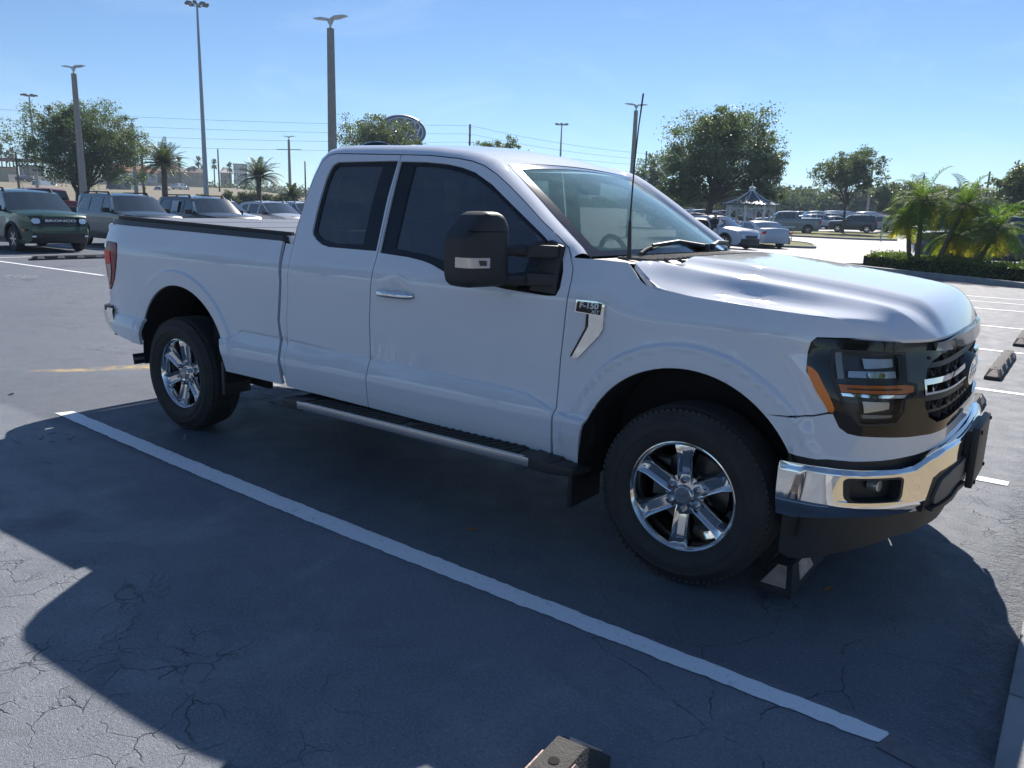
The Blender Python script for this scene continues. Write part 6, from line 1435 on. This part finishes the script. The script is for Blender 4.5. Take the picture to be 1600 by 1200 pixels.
# sprigs poking out of the hedge
# ------------------------------------------------------------------ gazebo
gw = M_('gazebo_white', (.74, .74, .73), .6, var=.05, vs=3); shin = M_('roof_shingle', (.07, .09, .12), .45, var=.3, vs=2)
gz_ = thing('gazebo', 'white wooden gazebo with a grey shingled roof and finial beyond the parked cars', 'gazebo', at(1171, 57), .15)
r_g, n_g, he = 1.55, 8, 2.45
for k in range(n_g):
    a = 2*pi*k/n_g; a2 = 2*pi*(k+1)/n_g; c1 = Vector((cos(a)*r_g, sin(a)*r_g, 0)); c2 = Vector((cos(a2)*r_g, sin(a2)*r_g, 0))
    b = MB(); b.box((c1.x, c1.y, he/2), (.13, .13, he), rz=a); b.build('post', gw, gz_, smooth=0)
    dv = (c2-c1); L = dv.length; an = atan2(dv.y, dv.x); mid_ = (c1+c2)/2
    b = MB(); b.box((mid_.x, mid_.y, .92), (L, .06, .08), rz=an); b.box((mid_.x, mid_.y, .12), (L, .06, .08), rz=an); b.build('railing', gw, gz_, smooth=0)
    b = MB()
    for j in range(1, 9): q = c1+dv*j/9; b.box((q.x, q.y, .5), (.035, .035, .8), rz=an)
    tag(b.build('balusters', gw, gz_, smooth=0), kind='stuff')
    b = MB(); b.box((mid_.x, mid_.y, he-.04), (L, .06, .08), rz=an); b.box((mid_.x, mid_.y, he-.30), (L, .05, .05), rz=an)
    for j in range(1, 10): q = c1+dv*j/10; b.box((q.x, q.y, he-.17), (.03, .03, .24), rz=an)
    b.build('frieze', gw, gz_, smooth=0)
    b = MB()
    for e0, e1 in ((c1, c2), (c2, c1)):   # curved brackets
        b.tube([e0+Vector((0, 0, he-.85)), e0.lerp(e1, .10)+Vector((0, 0, he-.60)), e0.lerp(e1, .22)+Vector((0, 0, he-.42)), e0.lerp(e1, .38)+Vector((0, 0, he-.32))], .035, 5)
    b.build('bracket', gw, gz_)
    R_e = r_g+.32; p1 = Vector((cos(a)*R_e, sin(a)*R_e, he-.02)); p2 = Vector((cos(a2)*R_e, sin(a2)*R_e, he-.02)); m1, m2 = p1*.5+Vector((0, 0, he*.5+.30)), p2*.5+Vector((0, 0, he*.5+.30)); tp = Vector((0, 0, he+.92))
    b = MB(); b.add([p1, p2, m2, m1, tp, p1-Vector((0, 0, .07)), p2-Vector((0, 0, .07))], [(0, 1, 2, 3), (3, 2, 4), (0, 5, 6, 1)]); b.build('roof_panel', shin, gz_, smooth=0)
    b = MB(); b.tube([p1+Vector((0, 0, .02)), m1+Vector((0, 0, .02)), tp+Vector((0, 0, .02))], .03, 5); b.build('hip_trim', gw, gz_)
b = MB(); b.cyl((0, 0, he+.85), (0, 0, he+1.05), .22, .20, 8); b.cyl((0, 0, he+1.05), (0, 0, he+1.14), .30, .10, 8); b.cyl((0, 0, he+1.14), (0, 0, he+1.4), .05, .02, 8); b.build('finial', gw, gz_)
b = MB(); b.cyl((0, 0, -.1), (0, 0, .10), r_g+.15, n=8); b.build('deck', gw, gz_, smooth=0)
# ------------------------------------------------------------------ the man beside the open door
def person(loc, rz):
    t = thing('person', 'man in a dark navy shirt bending slightly beside the open white car door', 'person', loc, rz)
    me = bpy.data.meshes.new('body'); J = {}
    V = [(0, 0, .92), (.02, 0, 1.10), (.06, 0, 1.30), (.12, 0, 1.46), (.16, 0, 1.55), (.20, 0, 1.66), (.20, 0, 1.74),
         (0, .10, .88), (.04, .11, .48), (-.02, .12, .08), (.12, .13, .03), (0, -.10, .88), (.05, -.11, .48), (0, -.12, .08), (.14, -.13, .03),
         (.10, .20, 1.42), (.16, .27, 1.15), (.34, .24, .98), (.42, .22, .94), (.10, -.20, 1.42), (.18, -.27, 1.14), (.36, -.22, 1.0), (.44, -.20, .97)]
    Rr = [.16, .15, .165, .13, .058, .095, .07, .10, .068, .045, .04, .10, .068, .045, .04, .075, .05, .036, .035, .075, .05, .036, .035]
    E2 = [(0, 1), (1, 2), (2, 3), (3, 4), (4, 5), (5, 6), (0, 7), (7, 8), (8, 9), (9, 10), (0, 11), (11, 12), (12, 13), (13, 14), (3, 15), (15, 16), (16, 17), (17, 18), (3, 19), (19, 20), (20, 21), (21, 22)]
    me.from_pydata(V, E2, []); o = bpy.data.objects.new('body', me); link(o, t)
    sk = o.modifiers.new('skin', 'SKIN'); sl = me.skin_vertices[0].data
    for i, r in enumerate(Rr): sl[i].radius = (r, r*(1.25 if i in (0, 1, 2, 3) else 1)); sl[i].use_root = i == 0
    sb = o.modifiers.new('sub', 'SUBSURF'); sb.levels = sb.render_levels = 1
    dg = bpy.context.evaluated_depsgraph_get(); m2 = bpy.data.meshes.new_from_object(o.evaluated_get(dg)); o.modifiers.clear(); o.data = m2
    skin, shirt, pants, shoe, hair = M_('skin', (.42, .23, .15), .6), M_('navy_shirt', (.012, .018, .045), .85), M_('dark_trousers', (.02, .02, .025), .85), M_('shoes', (.01, .01, .01), .6), M_('short_hair', (.10, .07, .05), .9)
    m2.materials.clear()
    for m_ in (skin, shirt, pants, shoe, hair): m2.materials.append(m_)
    for p in m2.polygons:
        c = p.center; r_ = hypot(c.x, c.y); p.use_smooth = True
        p.material_index = 3 if c.z < .09 else 2 if c.z < .93 and abs(c.y) < .22 and c.x < .25 else 1 if c.z < 1.49 and (abs(c.y) < .22 or c.z > 1.13) else 0
        if c.z > 1.70 or (c.z > 1.60 and c.x < .15): p.material_index = 4
    return t
person(at(1117, 43.6), radians(-60))
# ------------------------------------------------------------------ light poles, masts, wires
pconc = M_('pole_concrete', (.34, .31, .27), .85, var=.12, vs=6, bump=.2, bs=60); lampm = M_('lamp_grey', (.55, .55, .54), .4, metal=.3)
SLG = 'concrete light poles with flat double arm lamps'
lp0 = None
def light_pole(px, py, label, rz=0.0, tilt=0):
    global lp0
    d = 50.0
    for _ in range(20): d = (8.85+at(px, d).z-CAM.z)/(zat(px, py, 1)-CAM.z)
    B_ = at(px, d); t = thing('light_pole', label, 'light pole', B_, rz, SLG); hgt = 8.45
    if lp0 is None:
        b = MB(); r0, r1 = .175, .115; ch = lambda r, z: [(r*.72, r, z), (r, r*.72, z), (r, -r*.72, z), (r*.72, -r, z), (-r*.72, -r, z), (-r, -r*.72, z), (-r, r*.72, z), (-r*.72, r, z)]
        vs = ch(r0, -.2)+ch(r1, hgt); b.add(vs, [(i, (i+1) % 8, 8+(i+1) % 8, 8+i) for i in range(8)]+[tuple(range(8, 16))]); b.build('pole', pconc, t, smooth=0)
        b = MB(); b.cyl((0, 0, hgt), (0, 0, hgt+.18), .05, n=8); b.add([(-.16, -.05, hgt+.34), (.16, -.05, hgt+.34), (.05, -.05, hgt+.14), (-.05, -.05, hgt+.14), (-.16, .05, hgt+.34), (.16, .05, hgt+.34), (.05, .05, hgt+.14), (-.05, .05, hgt+.14)], [(0, 1, 2, 3), (7, 6, 5, 4), (0, 4, 5, 1), (1, 5, 6, 2), (2, 6, 7, 3), (3, 7, 4, 0)]); b.build('bracket', lampm, t)
        for s_ in (-1, 1):
            b = MB(); b.add([(s_*.06, -.10, hgt+.32), (s_*.35, -.17, hgt+.34), (s_*.78, -.14, hgt+.40), (s_*.80, .14, hgt+.40), (s_*.35, .17, hgt+.34), (s_*.06, .10, hgt+.32), (s_*.06, -.10, hgt+.38), (s_*.35, -.17, hgt+.43), (s_*.78, -.14, hgt+.43), (s_*.80, .14, hgt+.43), (s_*.35, .17, hgt+.43), (s_*.06, .10, hgt+.38)], [(0, 1, 2, 3, 4, 5), (11, 10, 9, 8, 7, 6)]+[(i, 6+i, 6+(i+1) % 6, (i+1) % 6) for i in range(6)]); b.build('lamp_head', lampm, t, bevel=.008)
        lp0 = t
    else:
        for c0 in lp0.children: c = c0.copy(); COL.objects.link(c); c.parent = t
    t.rotation_euler = (tilt, 0, rz); return t
ARM = YAW-pi/2
light_pole(521, 28, 'thick concrete light pole rising behind the bed at the cab corner', ARM-.5)
light_pole(131, 105, 'concrete light pole in front of the broad left oak', ARM-.35)
light_pole(214, 186, 'slimmer light pole at the right side of the broad left oak', ARM-.35)
light_pole(454, 213, 'light pole with a second crossarm right of the date palms', ARM-.2)
light_pole(984, 163, 'light pole crossing behind the truck antenna', ARM+.2)
light_pole(648, 190, 'light pole in front of the blue oval sign', ARM-.9)
light_pole(1353, 254, 'leaning looking light pole right of the young oak', ARM+.1)
light_pole(1434, 270, 'light pole top showing above the tallest pygmy palm', ARM+.1)
light_pole(1491, 285, 'light pole top between the palms and the right oak', ARM+.15)
light_pole(1212, 272, 'light pole just right of the gazebo roof', ARM+.1)
light_pole(1571, 293, 'light pole under the left side of the windswept oak', ARM+.1)
b = MB(); b.tube([(-1.6, 0, 0), (1.6, 0, 0)], .05, 5); o = b.build('crossarm', lampm, None); o.parent = [c for c in COL.objects if c.get('label', '').startswith('light pole with a second')][0]; o.location = (0, 0, 7.3)
def mast(px, d, py, label, r0=.28, heads=6):
    B_ = at(px, d); t = thing('light_mast', label, 'light mast', B_, 0, 'tall steel light masts'); z = zat(px, py, d)-B_.z
    b = MB(); b.cyl((0, 0, -.2), (0, 0, z), r0, r0*.35, 10); b.build('mast', steel, t)
    b = MB(); b.lathe([(r0*2.2, 0), (r0*2.2, .08)], 16, Matrix.Translation((0, 0, z-.15)) @ Matrix.Rotation(pi/2, 4, 'X')); b.build('ring', steel, t)
    for k in range(heads):
        a = 2*pi*k/heads; b = MB(); b.box((cos(a)*r0*3.2, sin(a)*r0*3.2, z+.0), (.55, .4, .22), rz=a); b.box((cos(a)*r0*1.6, sin(a)*r0*1.6, z+.02), (r0*2.6, .05, .05), rz=a); b.build('floodlight', M_('floodlight_grey', (.12, .12, .13), .5) if 'floodlight_grey' not in bpy.data.materials else bpy.data.materials['floodlight_grey'], t, bevel=.03)
mast(323, 108, 8, 'very tall tapering light mast with a ring of floodlights above the left palms', .34, 8)
mast(872, 150, 194, 'distant light mast above the windshield, right of centre', .30)
mast(60, 150, 150, 'distant light mast behind the left edge of the broad oak', .28)
wood = M_('pole_wood', (.09, .075, .06), .9, var=.2)
wire_m = M_('wire', (.06, .06, .065), .6)
UP = []
for px, d, py, lb in ((732, 125, 194, 'dark utility pole standing above the truck roof'), (1004, 140, 236, 'utility pole with insulators left of the largest oak'), (1313, 165, 296, 'utility pole left of the young oak'), (344, 190, 233, 'thin far utility pole between the mast and the second date palm'), (226, 118, 228, 'brown utility pole at the right side of the broad left oak'), (478, 185, 252, 'far utility pole just left of the cab'), (31, 140, 238, 'short utility pole near the left fan palms'), (1534, 150, 268, 'utility pole above the short palms')):
    B_ = at(px, d); t = thing('utility_pole', lb, 'utility pole', B_, 0, None); z = zat(px, py, d)-B_.z
    b = MB(); b.cyl((0, 0, -.3), (0, 0, z), .20, .13, 8); b.build('pole', wood, t)
    for k in range(4): b = MB(); b.cyl((-.25, 0, z-.5-1.1*k), (.25, 0, z-.5-1.1*k), .06, n=6); b.build('insulator', steel, t)
    UP.append((B_, z))
WL = 'power lines strung across the sky'
def wires(a, b_, offs, nm, sag):
    for i, (za, zb) in enumerate(offs):
        A, B2 = Vector((a.x, a.y, za)), Vector((b_.x, b_.y, zb)); pts = [A.lerp(B2, t_/16)-Vector((0, 0, sag*4*(t_/16)*(1-t_/16))) for t_ in range(17)]
        b = MB(); b.tube(pts, .022, 4); tag(b.build('power_line', wire_m, None), ('topmost', 'second', 'third', 'lowest')[i]+' power line '+nm, 'power line', WL)
pL, pM, pR = at(-420, 150), at(732, 125), at(1004, 140)
wires(pL, pM, [(zat(-420, 139+18*k, 150), zat(732, 196+13*k, 125)) for k in range(4)], 'crossing the sky on the left half', 1.1)
wires(pM, pR, [(zat(732, 196+13*k, 125), zat(1004, 240+9*k, 140)) for k in range(3)], 'between the two poles above the truck roof', .5)
wires(pR, at(1313, 165), [(zat(1004, 240+9*k, 140), zat(1313, 300+6*k, 165)) for k in range(3)], 'running behind the largest oak', .6)
# ------------------------------------------------------------------ oval sign
sg_ = at(628, 120); so = thing('oval_sign', 'large blue oval sign with a white rim half hidden behind an oak crown', 'sign', (sg_.x, sg_.y, sg_.z), YAW-pi/2+.5)
zc = zat(628, 205, 120)-sg_.z; sblue = M_('sign_blue', (.012, .035, .14), .25, coat=.6); swhite = M_('sign_white', (.70, .73, .75), .4)
ov = lambda rx, rz_, y: [(rx*cos(2*pi*k/40), y, zc+rz_*sin(2*pi*k/40)) for k in range(40)]
loft('sign_casing', [ov(3.5, 2.15, .55), ov(3.6, 2.25, .4), ov(3.6, 2.25, -.3), ov(3.5, 2.15, -.40)], swhite, so, closed=True)
b = MB(); b.add(ov(3.5, 2.15, -.39), [tuple(range(40))]); b.build('sign_face', sblue, so, smooth=0)
loft('sign_ring', [ov(3.1, 1.85, -.41), ov(2.98, 1.75, -.42)], swhite, so, closed=True)
text_obj('sign_script', 'Ford', 2.4, swhite, so, Matrix.Translation((0, -.43, zc)) @ Matrix.Rotation(pi/2, 4, 'X'), .01, shear=.35)
b = MB(); b.cyl((0, .1, -.3), (0, .1, zc-2), .35, .30, 12); b.build('sign_post', lampm, so)
# ------------------------------------------------------------------ far embankment, barrier, buildings on the left
bank = M_('dry_bank_grass', (.23, .195, .14), .95, col2=(.19, .175, .115), vs=.15, bump=.4, bs=3)
rows = []
for px in range(-260, 1000, 30):
    k = (px+260)/1260; dtop = 216+ (px-15)*.16; dtop = max(205, dtop); fade = max(0, min(1, (620-px)/250))
    a = at(px, 118); b_ = at(px, 150); c = at(px, dtop); d_ = at(px, dtop+1.5); e_ = at(px, 420)
    ztop = a.z+ (zat(px, 284+.028*(px), dtop)-a.z)*fade
    rows.append([(a.x, a.y, a.z-.1), (b_.x, b_.y, a.z+(ztop-a.z)*.35), (c.x, c.y, ztop), (d_.x, d_.y, ztop+.02), (e_.x, e_.y, ztop+2.5*fade)])
o = loft('embankment', rows, bank, None, smooth=60); tag(o, kind='structure')
barr = M_('barrier_concrete', (.30, .29, .28), .85, var=.12, vs=.4)
bw_ = thing('road_barrier', 'long grey concrete barrier wall of the raised road on the left', 'wall', at(15, 218)); org = at(15, 218)
for i in range(14):
    pa, pb = 15+i*22, 15+(i+1)*22; da, db = 218+(pa-15)*.16, 218+(pb-15)*.16
    A, B2 = at(pa, da), at(pb, db); ta, tb = zat(pa, 272.5+(pa-15)*.058, da), zat(pb, 272.5+(pb-15)*.058, db)
    b = MB(); n_ = Vector((B2-A).to_2d().normalized()); q = Vector((-n_.y, n_.x, 0))*.15
    A2 = A+Vector((n_.x, n_.y, 0))*.03; B3 = B2-Vector((n_.x, n_.y, 0))*.03
    vs = []
    for p_, tz in ((A2, ta), (B3, tb)):
        for s_ in (-1, 1): vs += [Vector((p_.x, p_.y, tz-1.9))+q*s_*1.4, Vector((p_.x, p_.y, tz))+q*s_]
    b.add([v-org for v in vs], [(0, 1, 5, 4), (2, 6, 7, 3), (1, 3, 7, 5), (0, 4, 6, 2), (0, 2, 3, 1), (4, 5, 7, 6)]); b.build('barrier_panel', barr, bw_, smooth=0)
def building(name, label, px0, px1, d, py_b, py_t, mat, roofm=None, roof='flat', win=0, storeys=1, depth=9):
    A, B2 = at(px0, d), at(px1, d); z0 = zat((px0+px1)/2, py_b, d)-4; z1 = zat((px0+px1)/2, py_t, d); c = (A+B2)/2; L = (B2-A).length; an = atan2((B2-A).y, (B2-A).x)
    t = thing(name, label, 'building', (c.x, c.y, z0), an); H_ = z1-z0
    b = MB(); b.box((0, depth/2, H_/2), (L, depth, H_)); b.build('wall', mat, t, smooth=0)
    if roof == 'hip':
        b = MB(); o_ = .6; hh = 2.2; b.add([(-L/2-o_, -o_, H_), (L/2+o_, -o_, H_), (L/2+o_, depth+o_, H_), (-L/2-o_, depth+o_, H_), (-L/2+3, depth/2, H_+hh), (L/2-3, depth/2, H_+hh)], [(0, 1, 5, 4), (1, 2, 5), (2, 3, 4, 5), (3, 0, 4), (3, 2, 1, 0)]); b.build('roof', roofm, t, smooth=0)
    else:
        b = MB(); b.box((0, depth/2, H_+.15), (L+.5, depth+.5, .3)); b.build('roof', roofm or mat, t, smooth=0)
    for s_ in range(storeys):
        for k in range(win):
            x = -L/2+L*(k+.5)/win; zz = H_-1.5-s_*2.9; b = MB(); b.box((x, -.03, zz), (L/win*.5, .1, 1.2)); b.build('window', cglass, t, smooth=0)
    return t
tanw = M_('tan_wall', (.42, .36, .29), .9, var=.1, vs=.3); whw = M_('white_wall', (.55, .54, .52), .9, var=.08, vs=.3); brw = M_('brown_wall', (.22, .17, .14), .9, var=.1); redr = M_('red_tile_roof', (.33, .13, .09), .8, var=.2, vs=1.5); grr = M_('grey_roof', (.13, .12, .12), .8, var=.1); brr = M_('brown_roof', (.20, .14, .11), .8, var=.15, vs=1)
building('low_building', 'long low tan building behind the barrier at the left edge', -60, 30, 280, 275, 261, tanw, brr, 'flat', 6)
building('low_building', 'white low building with a dark flat roof left of the oak', 34, 72, 289, 274, 260, brw, grr, 'flat', 3)
building('white_building', 'white building with a red tile roof between the oak and the first date palm', 162, 248, 255, 284, 268, whw, redr, 'hip', 7)
building('motel_building', 'two storey motel with brown roof right of the first date palm', 286, 322, 280, 290, 270, tanw, brr, 'hip', 5, 2)
building('hotel_building', 'pale box shaped hotel rising behind the second date palm', 367, 388, 391, 274, 257, whw, grr, 'flat', 5, 3)
building('small_house', 'small pale house with white roof left of the hotel block', 346, 364, 323, 278, 270, tanw, whw, 'hip', 2)
building('low_building', 'low brown building in the gap left of the first date palm', 238, 292, 298, 284, 268, brw, brr, 'hip', 5)
cn = at(40, 270); cnp = thing('station_canopy', 'long flat dark canopy on posts on the skyline at the far left', 'canopy', (cn.x, cn.y, 0), atan2((at(80, 270)-at(5, 270)).y, (at(80, 270)-at(5, 270)).x)); zc2 = zat(40, 251, 270)
b = MB(); b.box((0, 0, zc2), (17, 8, .7)); b.build('canopy_roof', M_('canopy_red', (.18, .08, .07), .7), cnp, smooth=0)
for x in (-7, 0, 7): b = MB(); b.cyl((x, 0, 1), (x, 0, zc2), .2, n=6); b.build('post', steel, cnp)
bb = at(185, 262); b = MB(); b.box((bb.x, bb.y, zat(185, 276, 262)), (5, 1.2, 2.2), rz=YAW-pi/2); tag(b.build('white_box_truck', P_white, None, smooth=0), 'tiny white box truck parked by the white building', 'truck')
# small things by the grass island: short sign box, barrier arm, bollards
bx = at(1232, 52); b = MB(); b.box((bx.x, bx.y, bx.z+.30), (.42, .30, .40)); b.build('x', concrete, None, bevel=.03).name = 'utility_box'; tag(bpy.data.objects['utility_box'], 'small square box standing on the near grass island', 'utility box')
ga = thing('barrier_gate', 'low white barrier arm on thin posts in front of the grey pickup', 'barrier', at(1222, 60), YAW-pi/2)
b = MB(); b.box((0, 0, .98), (1.9, .06, .10)); b.build('arm', P_white, ga, smooth=0)
for x in (-.2, .35, .8): b = MB(); b.cyl((x, 0, -.05), (x, 0, .95), .03, n=6); b.build('post', steel, ga)
for px, d, lb in ((1379, 68, 'thin white post at the right end of the grass island'),):
    p = at(px, d); b = MB(); b.cyl((p.x, p.y, p.z), (p.x, p.y, p.z+1.2), .06, n=8); tag(b.build('marker_post', P_white, None), lb, 'post')
# ------------------------------------------------------------------ the air of a hazy morning
hm = bpy.data.materials.new('haze_air'); hm.use_nodes = True; ht = hm.node_tree; ht.nodes.clear()
ho = ht.nodes.new('ShaderNodeOutputMaterial'); hv = ht.nodes.new('ShaderNodeVolumePrincipled'); hv.inputs['Color'].default_value = (.62, .80, 1.0, 1); hv.inputs['Density'].default_value = .00042; hv.inputs['Anisotropy'].default_value = .25
ht.links.new(hv.outputs[0], ho.inputs['Volume'])
hb = MB(); hb.box((-60, 190, 21), (920, 1000, 50)); hz_o = hb.build('haze', hm, None, smooth=0); tag(hz_o, 'thin pale haze over the whole lot', kind='stuff')
